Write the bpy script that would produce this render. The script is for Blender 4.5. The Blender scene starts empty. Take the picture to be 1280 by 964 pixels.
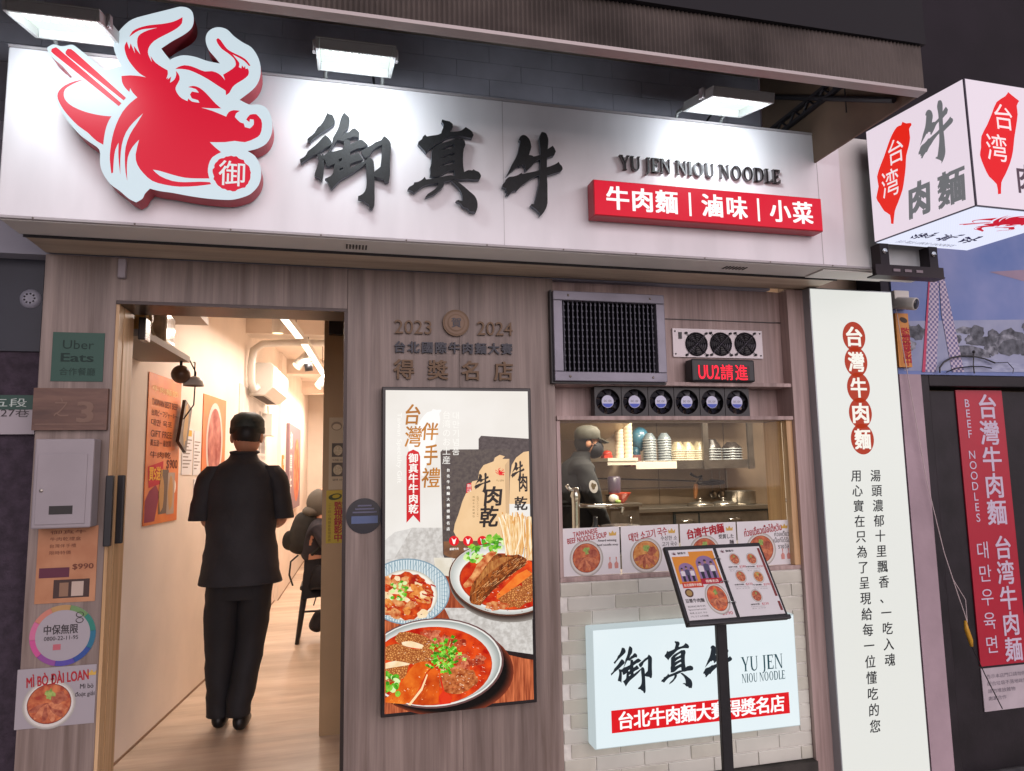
import bpy, bmesh, math, random
from mathutils import Vector, Matrix, geometry, noise
random.seed(7)
S = bpy.context.scene
C = S.collection
R = math.radians

# ------------------------------------------------------------------ camera
FL, YAW, PIT, ROL = 880.0, R(13.9), R(6.71), R(-1.01)
CAM = Vector((0, -2.95, 1.42))
_f = Vector((math.sin(YAW)*math.cos(PIT), math.cos(YAW)*math.cos(PIT), math.sin(PIT)))
_r = Vector((math.cos(YAW), -math.sin(YAW), 0)); _u = _r.cross(_f)
RT = _r*math.cos(ROL) + _u*math.sin(ROL); UP = _u*math.cos(ROL) - _r*math.sin(ROL); FW = _f
cam = bpy.data.cameras.new('camera'); co = bpy.data.objects.new('camera', cam); C.objects.link(co)
M3 = Matrix((RT, UP, -FW)).transposed()
co.matrix_world = Matrix.Translation(CAM) @ M3.to_4x4()
cam.sensor_width = 36; cam.lens = 36*FL/1280; cam.clip_start = .05; cam.clip_end = 200
S.camera = co

# ------------------------------------------------------------------ night light
w = bpy.data.worlds.new('World'); S.world = w; w.use_nodes = True
nt = w.node_tree; bg = nt.nodes['Background']
sky = nt.nodes.new('ShaderNodeTexSky'); sky.sky_type = 'NISHITA'; sky.sun_disc = False
sky.sun_elevation = R(24); sky.sun_rotation = R(168)
nt.links.new(sky.outputs[0], bg.inputs[0]); bg.inputs[1].default_value = .02
sl = bpy.data.lights.new('street_glow', 'SUN'); so = bpy.data.objects.new('street_glow', sl); C.objects.link(so)
sl.energy = 3.0; sl.angle = R(80); sl.color = (1, .86, .92)
so.rotation_euler = Vector((-.2, .95, -.2)).to_track_quat('-Z', 'Y').to_euler()
S.view_settings.view_transform = 'Standard'; S.view_settings.look = 'None'
S.view_settings.exposure = 0; S.view_settings.gamma = 1
S.cycles.max_bounces = 8; S.cycles.transparent_max_bounces = 12

def lamp(name, loc, direction, sx, sy, power, col, spread=180):
    l = bpy.data.lights.new(name, 'AREA'); l.shape = 'RECTANGLE'; l.size = sx; l.size_y = sy
    l.energy = power; l.color = col; l.spread = R(spread)
    o = bpy.data.objects.new(name, l); C.objects.link(o); o.location = loc
    o.rotation_euler = Vector(direction).to_track_quat('-Z', 'Y').to_euler()
    return o

# ------------------------------------------------------------------ materials
def lin(c):
    if isinstance(c, str): c = tuple(int(c[i:i+2], 16) for i in (0, 2, 4))
    return tuple((v/255/12.92 if v/255 <= .04045 else ((v/255+.055)/1.055)**2.4) for v in c) + (1,)
MATS = {}
def mat(name, col=None, rough=.6, metal=0, emit=None, es=1.0, var=0, vscale=8, bump=0, bscale=40, stretch=None, col2=None, kind='noise', detail=4, lo=.35, hi=.65, alpha=None, coat=0):
    """procedural material: base colour (or emission) varied by a noise / voronoi / wave / checker texture"""
    if name in MATS: return MATS[name]
    m = bpy.data.materials.new(name); m.use_nodes = True; t = m.node_tree; N = t.nodes; L = t.links
    b = N['Principled BSDF']; b.inputs['Roughness'].default_value = rough; b.inputs['Metallic'].default_value = metal
    b.inputs['Coat Weight'].default_value = coat
    base = lin(emit if emit is not None else col)
    out = None
    if col2 is not None or var:
        tc = N.new('ShaderNodeTexCoord'); mp = N.new('ShaderNodeMapping'); L.new(tc.outputs['Object'], mp.inputs[0])
        if stretch: mp.inputs['Scale'].default_value = stretch
        if kind == 'noise':
            tx = N.new('ShaderNodeTexNoise'); tx.inputs['Scale'].default_value = vscale; tx.inputs['Detail'].default_value = detail; o = tx.outputs[0]
        elif kind == 'cell':
            tx = N.new('ShaderNodeTexVoronoi'); tx.feature = 'DISTANCE_TO_EDGE'; tx.inputs['Scale'].default_value = vscale; o = tx.outputs[0]
        elif kind == 'wave':
            tx = N.new('ShaderNodeTexWave'); tx.inputs['Scale'].default_value = vscale; tx.inputs['Distortion'].default_value = 3; tx.inputs['Detail'].default_value = 3; o = tx.outputs[1] if False else tx.outputs['Fac'] if 'Fac' in tx.outputs else tx.outputs[1]
        else:
            tx = N.new('ShaderNodeTexChecker'); tx.inputs['Scale'].default_value = vscale; o = tx.outputs['Fac'] if 'Fac' in tx.outputs else tx.outputs[1]
        L.new(mp.outputs[0], tx.inputs['Vector'])
        rp = N.new('ShaderNodeValToRGB'); e = rp.color_ramp.elements
        e[0].position = lo; e[1].position = hi
        if col2 is None:
            e[0].color = tuple(c*(1-var) for c in base[:3])+(1,); e[1].color = tuple(min(1, c*(1+var)) for c in base[:3])+(1,)
        else:
            e[0].color = base; e[1].color = lin(col2)
        L.new(o, rp.inputs[0]); out = rp.outputs[0]
    if emit is not None:
        b.inputs['Base Color'].default_value = tuple(c*.08 for c in base[:3])+(1,)
        b.inputs['Specular IOR Level'].default_value = .25
        b.inputs['Emission Strength'].default_value = es
        if out: L.new(out, b.inputs['Emission Color'])
        else: b.inputs['Emission Color'].default_value = base
    elif out: L.new(out, b.inputs['Base Color'])
    else: b.inputs['Base Color'].default_value = base
    if bump:
        tc = N.new('ShaderNodeTexCoord'); nz = N.new('ShaderNodeTexNoise'); nz.inputs['Scale'].default_value = bscale; nz.inputs['Detail'].default_value = 5
        mp = N.new('ShaderNodeMapping'); L.new(tc.outputs['Object'], mp.inputs[0]); L.new(mp.outputs[0], nz.inputs['Vector'])
        if stretch: mp.inputs['Scale'].default_value = stretch
        bp = N.new('ShaderNodeBump'); bp.inputs['Strength'].default_value = bump; bp.inputs['Distance'].default_value = .01
        L.new(nz.outputs[0], bp.inputs['Height']); L.new(bp.outputs[0], b.inputs['Normal'])
    MATS[name] = m
    return m
def flat(hexcol, rough=.7): return mat('ink_'+hexcol, hexcol, rough=rough)
def glow(hexcol, es=1.0): return mat('glow_'+hexcol+'_%g' % es, emit=hexcol, es=es, rough=.5)

def wood(name, dark, mid, light, rough=.45, sc=(26, 26, 1.1)):
    m = bpy.data.materials.new(name); m.use_nodes = True; t = m.node_tree; N = t.nodes; L = t.links; b = N['Principled BSDF']
    tc = N.new('ShaderNodeTexCoord'); mp = N.new('ShaderNodeMapping'); mp.inputs['Scale'].default_value = sc; L.new(tc.outputs['Object'], mp.inputs[0])
    n1 = N.new('ShaderNodeTexNoise'); n1.inputs['Scale'].default_value = 1; n1.inputs['Detail'].default_value = 8; n1.inputs['Roughness'].default_value = .62; n1.inputs['Distortion'].default_value = .35; L.new(mp.outputs[0], n1.inputs['Vector'])
    rp = N.new('ShaderNodeValToRGB'); e = rp.color_ramp.elements; e[0].position = .3; e[0].color = lin(dark); e[1].position = .7; e[1].color = lin(light); x = e.new(.5); x.color = lin(mid)
    L.new(n1.outputs[0], rp.inputs[0])
    m2 = N.new('ShaderNodeMapping'); m2.inputs['Scale'].default_value = (sc[0]*5, sc[1]*5, sc[2]*2.2); L.new(tc.outputs['Object'], m2.inputs[0])
    n2 = N.new('ShaderNodeTexNoise'); n2.inputs['Scale'].default_value = 1; n2.inputs['Detail'].default_value = 6; L.new(m2.outputs[0], n2.inputs['Vector'])
    mx = N.new('ShaderNodeMixRGB'); mx.blend_type = 'OVERLAY'; mx.inputs[0].default_value = .2; L.new(rp.outputs[0], mx.inputs[1]); L.new(n2.outputs[0], mx.inputs[2])
    m3 = N.new('ShaderNodeMapping'); m3.inputs['Scale'].default_value = (sc[0]*.22, sc[1]*.22, sc[2]*.3); L.new(tc.outputs['Object'], m3.inputs[0])
    n3 = N.new('ShaderNodeTexNoise'); n3.inputs['Scale'].default_value = 1; n3.inputs['Detail'].default_value = 4; n3.inputs['Distortion'].default_value = .8; L.new(m3.outputs[0], n3.inputs['Vector'])
    r3 = N.new('ShaderNodeValToRGB'); e3 = r3.color_ramp.elements; e3[0].position = .35; e3[0].color = (.78, .77, .76, 1); e3[1].position = .62; e3[1].color = (1.1, 1.09, 1.08, 1); L.new(n3.outputs[0], r3.inputs[0])
    mu = N.new('ShaderNodeMixRGB'); mu.blend_type = 'MULTIPLY'; mu.inputs[0].default_value = 1; L.new(mx.outputs[0], mu.inputs[1]); L.new(r3.outputs[0], mu.inputs[2]); mx = mu
    L.new(mx.outputs[0], b.inputs['Base Color']); b.inputs['Roughness'].default_value = rough
    bp = N.new('ShaderNodeBump'); bp.inputs['Strength'].default_value = .12; bp.inputs['Distance'].default_value = .004; L.new(n2.outputs[0], bp.inputs['Height']); L.new(bp.outputs[0], b.inputs['Normal'])
    MATS[name] = m
    return m
def glass(name, tint='f4f7f4', refl=.06):
    if name in MATS: return MATS[name]
    m = bpy.data.materials.new(name); m.use_nodes = True; t = m.node_tree; N = t.nodes; L = t.links
    N.remove(N['Principled BSDF']); o = N['Material Output']
    tr = N.new('ShaderNodeBsdfTransparent'); tr.inputs[0].default_value = lin(tint); g = N.new('ShaderNodeBsdfGlossy'); g.inputs['Roughness'].default_value = .02
    lw = N.new('ShaderNodeFresnel'); lw.inputs[0].default_value = 1.22; mx = N.new('ShaderNodeMixShader')
    L.new(lw.outputs[0], mx.inputs[0]); L.new(tr.outputs[0], mx.inputs[1]); L.new(g.outputs[0], mx.inputs[2]); L.new(mx.outputs[0], o.inputs[0])
    MATS[name] = m
    return m

# ------------------------------------------------------------------ frames on real surfaces
class Frame:
    """a flat surface: origin, right axis, up axis; px() reads a point measured in the photograph onto that surface"""
    def __init__(s, o, ex, ey):
        s.o = Vector(o); s.ex = Vector(ex).normalized(); s.ey = Vector(ey).normalized(); s.n = s.ex.cross(s.ey)
    def at(s, u, v, d=0): return s.o + s.ex*u + s.ey*v + s.n*d
    def px(s, x, y):
        d = FW + RT*((x-640)/FL) - UP*((y-482)/FL)
        t = (s.o-CAM).dot(s.n)/d.dot(s.n); p = CAM + d*t - s.o
        return (p.dot(s.ex), p.dot(s.ey))
    def box(s, x0, y0, x1, y1):
        a = s.px(x0, (y0+y1)/2); b = s.px(x1, (y0+y1)/2); c = s.px((x0+x1)/2, y0); d = s.px((x0+x1)/2, y1)
        return (a[0], d[1], b[0], c[1])
def wall(y): return Frame((0, y, 0), (1, 0, 0), (0, 0, 1))
def zoom(fr, pts, ox=0, oy=0, sc=1.0): return [fr.px(ox+x/sc, oy+y/sc) for x, y in pts]

def smooth(pts, n=3, corner=55):
    """closed Catmull-Rom, sharp corners kept"""
    P = [Vector(p) for p in pts]; k = len(P); out = []
    def sharp(i):
        a = P[i]-P[i-1]; b = P[(i+1) % k]-P[i]
        return a.length < 1e-9 or b.length < 1e-9 or a.angle(b) > R(corner)
    sh = [sharp(i) for i in range(k)]
    for i in range(k):
        p0, p1, p2, p3 = P[i-1], P[i], P[(i+1) % k], P[(i+2) % k]
        if sh[i]: p0 = p1
        if sh[(i+1) % k]: p3 = p2
        for j in range(n):
            t = j/n
            out.append(tuple(.5*((2*p1)+(p2-p0)*t+(2*p0-5*p1+4*p2-p3)*t*t+(3*p1-p0-3*p2+p3)*t**3)))
    return out
def ellipse(cx, cy, rx, ry, n=40, a0=0, a1=360, rot=0):
    o = []
    m = n if abs(a1-a0) >= 359 else n+1
    for i in range(m):
        a = R(a0+(a1-a0)*i/n); x, y = rx*math.cos(a), ry*math.sin(a)
        o.append((cx+x*math.cos(rot)-y*math.sin(rot), cy+x*math.sin(rot)+y*math.cos(rot)))
    return o
def rough_blob(cx, cy, rx, ry, n=26, amp=.15, rot=0, seed=0):
    rd = random.Random(seed); o = []
    for i in range(n):
        a = 2*math.pi*i/n; k = 1+rd.uniform(-amp, amp); x, y = rx*k*math.cos(a), ry*k*math.sin(a)
        o.append((cx+x*math.cos(rot)-y*math.sin(rot), cy+x*math.sin(rot)+y*math.cos(rot)))
    return o

# ------------------------------------------------------------------ text glyph meshes
_T = {}
BOLD = ((-1, -.6), (1, -.6), (-1, .6), (1, .6), (0, 0))
def glyphs(s, bold=0, shear=0, res=3):
    k = (s, bold, shear, res)
    if k not in _T:
        c = bpy.data.curves.new('t', 'FONT'); c.body = s; c.resolution_u = res; c.offset = bold; c.shear = shear
        o = bpy.data.objects.new('t', c); C.objects.link(o)
        dg = bpy.context.evaluated_depsgraph_get(); m = bpy.data.meshes.new_from_object(o.evaluated_get(dg), depsgraph=dg)
        V = [(v.co.x, v.co.y) for v in m.vertices]; F = [tuple(p.vertices) for p in m.polygons]
        E = {}
        for f in F:
            for i in range(len(f)):
                a, b = f[i], f[(i+1) % len(f)]; E[(a, b)] = E.get((a, b), 0)+1
        B = [(a, b) for (a, b) in E if (b, a) not in E]
        bpy.data.objects.remove(o); bpy.data.curves.remove(c); bpy.data.meshes.remove(m)
        _T[k] = (V, F, B)
    return _T[k]

# ------------------------------------------------------------------ mesh builder
class MB:
    def __init__(s): s.v = []; s.f = []; s.m = []; s.mats = []; s.sm = []
    def mi(s, m):
        if m not in s.mats: s.mats.append(m)
        return s.mats.index(m)
    def add(s, V, F, m, sm=False):
        b = len(s.v); i = s.mi(m); s.v += [Vector(v) for v in V]
        for f in F: s.f.append(tuple(b+k for k in f)); s.m.append(i); s.sm.append(sm)
        return s
    def box(s, x0, y0, z0, x1, y1, z1, m):
        V = [(x, y, z) for z in (z0, z1) for y in (y0, y1) for x in (x0, x1)]
        return s.add(V, [(0, 2, 3, 1), (4, 5, 7, 6), (0, 1, 5, 4), (2, 6, 7, 3), (0, 4, 6, 2), (1, 3, 7, 5)], m)
    def fbox(s, fr, u0, v0, d0, u1, v1, d1, m):
        V = [fr.at(u, v, d) for v in (v0, v1) for d in (d1, d0) for u in (u0, u1)]
        return s.add(V, [(0, 2, 3, 1), (4, 5, 7, 6), (0, 1, 5, 4), (2, 6, 7, 3), (0, 4, 6, 2), (1, 3, 7, 5)], m)
    def quad(s, a, b, c, d, m): return s.add([a, b, c, d], [(0, 1, 2, 3)], m)
    def poly(s, fr, pts, m, d=0, thick=0, holes=(), side=None):
        """filled outline lying on a frame, d above it; thick > 0 gives it a body reaching back towards the frame"""
        loops = [list(pts)]+[list(h) for h in holes]
        tri = geometry.tessellate_polygon([[Vector((x, y, 0)) for x, y in l] for l in loops])
        P = [p for l in loops for p in l]
        F = []
        for t in tri:
            a, b, c = (P[k] for k in t)
            F.append(t if (b[0]-a[0])*(c[1]-a[1])-(b[1]-a[1])*(c[0]-a[0]) > 0 else t[::-1])
        s.add([fr.at(x, y, d) for x, y in P], F, m)
        if thick:
            for l in loops:
                n = len(l); V = [fr.at(x, y, d) for x, y in l]+[fr.at(x, y, d-thick) for x, y in l]
                s.add(V, [(i, i+n, (i+1) % n+n, (i+1) % n) for i in range(n)], side or m)
        return s
    def rect(s, fr, b, m, d=0): return s.poly(fr, [(b[0], b[1]), (b[2], b[1]), (b[2], b[3]), (b[0], b[3])], m, d)
    def text(s, fr, txt, b, m, d=.001, bold=0, shear=0, thick=0, keep=False, rot=0, side=None):
        """lettering stretched into the box b=(u0,v0,u1,v1) on a frame"""
        V, F, B = glyphs(txt, 0, shear)
        if not V: return s
        x0 = min(v[0] for v in V); x1 = max(v[0] for v in V); y0 = min(v[1] for v in V); y1 = max(v[1] for v in V)
        kx = (b[2]-b[0])/(x1-x0 or 1); ky = (b[3]-b[1])/(y1-y0 or 1)
        if keep: kx = ky = min(kx, ky)
        cx, cy = (b[0]+b[2])/2, (b[1]+b[3])/2
        def mp(v):
            x = (v[0]-(x0+x1)/2)*kx; y = (v[1]-(y0+y1)/2)*ky
            return cx+x*math.cos(rot)-y*math.sin(rot), cy+x*math.sin(rot)+y*math.cos(rot)
        for k, (bx, by) in enumerate(BOLD if bold else ((0, 0),)):
            P = [mp((v[0]+bx*bold, v[1]+by*bold)) for v in V]; dd = d+k*.00005
            s.add([fr.at(x, y, dd) for x, y in P], F, m)
            if thick:
                for a, c in B: s.add([fr.at(*P[a], dd), fr.at(*P[a], d-thick), fr.at(*P[c], d-thick), fr.at(*P[c], dd)], [(0, 1, 2, 3)], side or m)
        return s
    def cells(s, fr, txt, p0, p1, size, m, d=.001, bold=0, sx=1, thick=0, shear=0, side=None):
        """one sign per cell from p0 to p1 (em-centred), for upright columns and spaced rows"""
        V0 = glyphs('国')[0]; ex = (min(v[0] for v in V0)+max(v[0] for v in V0))/2; ey = (min(v[1] for v in V0)+max(v[1] for v in V0))/2
        em = (max(v[1] for v in V0)-min(v[1] for v in V0))*1.05; n = len(txt); k = size/em
        for i, ch in enumerate(txt):
            if ch == ' ': continue
            t = i/(n-1) if n > 1 else 0; cx = p0[0]+(p1[0]-p0[0])*t; cy = p0[1]+(p1[1]-p0[1])*t
            V, F, B = glyphs(ch, 0, shear)
            ox = ex if ord(ch) > 0x2e00 else (min(v[0] for v in V)+max(v[0] for v in V))/2
            for j, (bx, by) in enumerate(BOLD if bold else ((0, 0),)):
                P = [(cx+(v[0]+bx*bold-ox)*k*sx, cy+(v[1]+by*bold-ey)*k) for v in V]; dd = d+j*.00005
                s.add([fr.at(x, y, dd) for x, y in P], F, m)
                if thick:
                    for a, c in B: s.add([fr.at(*P[a], dd), fr.at(*P[a], d-thick), fr.at(*P[c], d-thick), fr.at(*P[c], dd)], [(0, 1, 2, 3)], side or m)
        return s
    def tube(s, pts, r, m, n=8, caps=True):
        P = [Vector(p) for p in pts]; rs = r if isinstance(r, (list, tuple)) else [r]*len(P); V = []; F = []
        up = None
        for i, p in enumerate(P):
            t = ((P[min(i+1, len(P)-1)]-P[max(i-1, 0)])).normalized()
            a = (up - t*up.dot(t)) if up is not None else t.orthogonal()
            if a.length < 1e-6: a = t.orthogonal()
            a.normalize(); up = a; b = t.cross(a)
            V += [p+(a*math.cos(2*math.pi*k/n)+b*math.sin(2*math.pi*k/n))*rs[i] for k in range(n)]
        for i in range(len(P)-1):
            for k in range(n): F.append((i*n+k, i*n+(k+1) % n, (i+1)*n+(k+1) % n, (i+1)*n+k))
        if caps: F += [tuple(range(n))[::-1], tuple((len(P)-1)*n+k for k in range(n))]
        return s.add(V, F, m, n > 6)
    def lathe(s, c, prof, m, n=20, axis=(0, 0, 1)):
        A = Vector(axis).normalized(); a = A.orthogonal().normalized(); b = A.cross(a); c = Vector(c); V = []; F = []
        for r_, h in prof: V += [c+A*h+(a*math.cos(2*math.pi*k/n)+b*math.sin(2*math.pi*k/n))*r_ for k in range(n)]
        for i in range(len(prof)-1):
            for k in range(n): F.append((i*n+k, i*n+(k+1) % n, (i+1)*n+(k+1) % n, (i+1)*n+k))
        return s.add(V, F, m, True)
    def ball(s, c, rx, ry, rz, m, n=16, k=10, rot=None):
        c = Vector(c); V = []; F = []
        for i in range(k+1):
            for j in range(n):
                p = Vector((rx*math.sin(math.pi*i/k)*math.cos(2*math.pi*j/n), ry*math.sin(math.pi*i/k)*math.sin(2*math.pi*j/n), rz*math.cos(math.pi*i/k)))
                V.append(c+(rot @ p if rot else p))
        for i in range(k):
            for j in range(n): F.append((i*n+j, (i+1)*n+j, (i+1)*n+(j+1) % n, i*n+(j+1) % n))
        return s.add(V, F, m, True)
    def build(s, name, parent=None, loc=None, bevel=0):
        o0 = ORG[parent.name] if parent else Vector(loc or (0, 0, 0))
        me = bpy.data.meshes.new(name); me.from_pydata([tuple(v-o0) for v in s.v], [], s.f)
        for m in s.mats: me.materials.append(m)
        me.polygons.foreach_set('material_index', s.m); me.polygons.foreach_set('use_smooth', s.sm); me.update()
        o = bpy.data.objects.new(name, me); C.objects.link(o); ORG[o.name] = o0
        if parent: o.parent = parent
        else: o.location = o0
        if bevel:
            b = o.modifiers.new('bevel', 'BEVEL'); b.width = bevel; b.segments = 2; b.limit_method = 'ANGLE'; b.angle_limit = R(50)
        return o
ORG = {}
def tag(o, label=None, cat=None, group=None, kind=None):
    for k, v in (('label', label), ('category', cat), ('group', group), ('kind', kind)):
        if v: o[k] = v
    return o
def thing(name, loc, label, cat, group=None):
    o = bpy.data.objects.new(name, None); C.objects.link(o); o.location = loc; ORG[o.name] = Vector(loc); o.empty_display_size = .05
    return tag(o, label, cat, group)
def dup(root, loc, label=None):
    r = root.copy(); C.objects.link(r); r.location = loc; ORG[r.name] = Vector(loc)
    if label: r['label'] = label
    for ch in list(root.children):
        c = ch.copy(); C.objects.link(c); c.parent = r
        for g in list(ch.children):
            d = g.copy(); C.objects.link(d); d.parent = c
    return r

# ------------------------------------------------------------------ shared materials
WOOD = wood('grey_oak_laminate', '675850', '80716a', '94857d')
WOODL = wood('pale_oak_pink_cast', '8a7571', 'a58f8a', 'bba5a0')  # pale oak with the LED sign's pink cast mixed into its colour
WOODW = wood('honey_oak_jamb', 'a58258', 'c4a076', 'd6b68e')
WHITE = mat('white_sign_panel', 'f3f1f5', rough=.35, var=.05, vscale=2.5, bump=.02, bscale=3, stretch=(3, 3, .7), detail=7)
OFFW = mat('off_white_paint', 'e6e4e0', rough=.6, var=.05, vscale=3)
GREYW = mat('grey_painted_tile', 'b2b2bf', rough=.7, var=.12, vscale=5)
BLACKM = mat('black_metal', '18171b', rough=.45, var=.2, vscale=20)
STEEL = mat('brushed_steel', '9a948c', rough=.28, metal=.9, var=.12, vscale=6, stretch=(1, 1, 30))
STEELD = mat('worn_steel', '7c746c', rough=.35, metal=.85, var=.2, vscale=9)
CHROME = mat('chrome', 'd8d8d8', rough=.1, metal=1)
INK = mat('brush_black', '15181c', rough=.6, var=.3, vscale=60, bump=.15, bscale=200)
PLASW = mat('white_plastic', 'd8d4cc', rough=.4)
PLASK = mat('black_plastic', '1b1b1f', rough=.4)
PAPER = mat('white_paper', 'dcdadb', rough=.7, var=.03, vscale=6)
SKIN = mat('skin', 'b98468', rough=.55, var=.06, vscale=25)

# ------------------------------------------------------------------ ground
MB().box(-40, -40, -.22, 40, 40, -.115, mat('asphalt', '747274', rough=.85, var=.25, vscale=30, bump=.3, bscale=120)).build('street')['kind'] = 'structure'
MB().box(-6, -2.2, -.112, 8, 0, -.1, mat('paving', 'd6cfc6', rough=.7, var=.15, vscale=6, bump=.1)).build('pavement')['kind'] = 'structure'
FLOORM = wood('vinyl_plank_floor', 'bda690', 'cbb6a0', 'd6c4b0', rough=.38, sc=(1.3, 9, 9))
MB().box(-2.2, .004, -.1, .13, 10.2, 0, FLOORM).build('floor')['kind'] = 'structure'

# ------------------------------------------------------------------ the restaurant building
bld = thing('restaurant_building', (.6, 0, -.1), 'narrow restaurant building with grey oak cladding, open doorway and kitchen window', 'building')
W0 = wall(0)
b = MB(); b.box(-1.09, 0, -.1, -.84, .2, 2.262, WOOD); b.build('pilaster', bld)
b = MB(); b.box(-.84, 0, 2.092, .03, .2, 2.262, WOOD); b.build('lintel', bld)
b = MB(); b.box(.032, 0, -.1, .5, .2, 2.262, WOOD); b.box(.5015, 0, -.1, .925, .2, 2.262, WOOD); b.build('wood_panel', bld)
b = MB()      # door trim: dark strip round the opening, honey reveal on the left
b.box(-.838, -.004, 2.078, .03, .19, 2.0905, mat('dark_bronze', '3a3230', rough=.35, metal=.6)); b.box(.018, -.004, -.1, .0315, .05, 2.0775, MATS['dark_bronze'])
b.build('door_trim', bld)
b = MB(); b.box(-.8395, .003, -.1, -.828, .06, 2.077, WOODW); b.box(-.8395, .068, -.1, -.826, .198, 2.077, WOODW); b.build('door_jamb', bld)
# window bay
b = MB()
b.box(.927, .045, 1.802, 2.108, .2, 2.262, WOODL); b.box(.927, .11, 1.645, 2.108, .2, 1.782, WOODL)
b.box(.927, .038, 2.106, 2.108, .0445, 2.109, PLASK)
b.build('upper_panel', bld)
b = MB(); b.box(.9275, -.012, 1.783, 2.108, .2, 1.8015, WOODL); b.build('shelf_board', bld, bevel=.002)
b = MB(); b.box(.9275, -.012, 1.626, 2.108, .2, 1.6445, WOODL); b.build('shelf_board', bld, bevel=.002)
b = MB(); b.box(2.1085, -.02, -.1, 2.2, .2, 2.262, WOODL); b.box(2.2005, -.012, -.1, 2.25, .2, 2.262, WOOD); b.build('window_post', bld, bevel=.002)
wn = MB(); wn.box(.9275, .0, .93, 2.108, .17, .9485, WOODL); wn.box(.9275, .0, .949, .945, .17, 1.6255, WOODL); wn.box(2.075, .0, .949, 2.108, .19, 1.6255, WOODW)
wf = wn.build('window_frame', bld, bevel=.002)
MB().box(.9455, .035, .949, 2.0745, .041, 1.6255, glass('window_glass')).build('pane', wf)
# brick apron, every tile modelled
bk = MB(); BR = [mat('tile_a', 'c8c6b8', rough=.25, var=.08, vscale=9, coat=.5), mat('tile_b', 'c2c0b1', rough=.33, var=.06, vscale=5, coat=.2), mat('tile_c', 'cecdc2', rough=.28, var=.06, vscale=5, coat=.2)]
bk.box(.9265, .006, .09, 2.108, .2, .929, mat('white_grout', 'e0ded6', rough=.85, var=.1, vscale=30))
rw, rh, g = .218, .0597, .005
z = .094; row = 0
while z+rh < .93:
    x = .929-(rw/2 if row % 2 else 0)+.03
    while x < 2.107:
        a, e = max(x, .928), min(x+rw-g, 2.106)
        if e-a > .01: bk.box(a, random.uniform(-.001, .001), z, e, .0065, z+rh-g, random.choice(BR))
        x += rw
    z += rh; row += 1
bk.build('brick_apron', bld, bevel=.0025)
MB().box(.9265, -.03, -.1, 2.108, .2, .0895, mat('dark_skirting', '35312d', rough=.7, var=.3, vscale=12)).build('plinth', bld)
# upper wall of grey tiles (joints as grooves between thin slabs)
uw = MB(); uw.box(-4, .012, 2.2625, 2.04, .3, 4.6, mat('dark_joint', 'a2a2ae', rough=.9))
z = 2.7; row = 0
while z < 3.7:
    x = -1.6-(.15 if row % 2 else 0)
    while x < 2.03:
        uw.box(max(x, -1.6), 0, z, min(x+.2982, 2.037), .0125, z+.0782, GREYW); x += .3
    z += .08; row += 1
uw.build('upper_wall', bld)
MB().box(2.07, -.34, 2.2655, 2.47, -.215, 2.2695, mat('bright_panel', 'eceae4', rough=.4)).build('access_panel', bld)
# soffit behind the sign
MB().box(-1.09, -.2, 2.268, 2.25, .0, 2.29, wood('pale_soffit_board', 'b5a38e', 'c8b7a2', 'd6c7b4', sc=(1.2, 20, 20))).box(-1.09, -.204, 2.262, 2.25, -.2005, 2.30, BLACKM).build('soffit', bld)

# ------------------------------------------------------------------ corridor shell
CW = mat('cream_plaster', 'e6d8ca', rough=.75, var=.05, vscale=2.5, bump=.06, bscale=30)
A0, A1, A2, A3, A4 = (-1.17, .2), (-.80, 3.15), (-.675, 5.5), (-.64, 5.52), (-.50, 9.5)
def wallseg(mb, p, q, z0, z1, m, t=.1):
    d = Vector((q[0]-p[0], q[1]-p[1], 0)).normalized(); n = Vector((-d.y, d.x, 0))*t
    V = [(p[0], p[1], z0), (q[0], q[1], z0), (q[0], q[1], z1), (p[0], p[1], z1)]; V2 = [tuple(Vector(v)+n) for v in V]
    mb.add(V+V2, [(0, 1, 2, 3), (5, 4, 7, 6), (3, 2, 6, 7), (1, 0, 4, 5), (0, 3, 7, 4), (2, 1, 5, 6)], m)
b = MB()
for p, q in ((A0, A1), (A1, A2), (A2, A3), (A3, A4)): wallseg(b, p, q, 0, 2.8, CW)
b.box(-1.6, .2005, 0, -1.17, .25, 2.8, CW)
b.build('corridor_wall', bld)
MB().box(-1.2, 9.5, 0, .3, 9.6, 2.8, CW).build('corridor_end_wall', bld)
b = MB(); b.box(.12, 1.31, 0, .2, 9.5, 2.8, CW); b.box(.1, .2005, 0, .2, 1.31, 2.8, CW); b.build('partition_wall', bld)
MB().box(-.085, 1.19, 0, .0995, 1.3, 2.78, mat('beige_post', 'a58a66', rough=.6, var=.06, vscale=4)).build('partition_post', bld)
MB().box(-1.6, .2005, 2.8, .2, 9.6, 2.9, CW).build('corridor_ceiling', bld)
for y in (3.4, 6.0, 8.2): MB().box(-.9, y, 2.62, .119, y+.25, 2.799, CW).build('ceiling_beam', bld)
sk = MB()
for p, q in ((A0, A1), (A1, A2), (A3, A4)): wallseg(sk, (p[0]+.006, p[1]), (q[0]+.006, q[1]), .0, .012, mat('skirting_brown', '8a6b50', rough=.6), .0055)
sk.build('skirting', bld)
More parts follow.
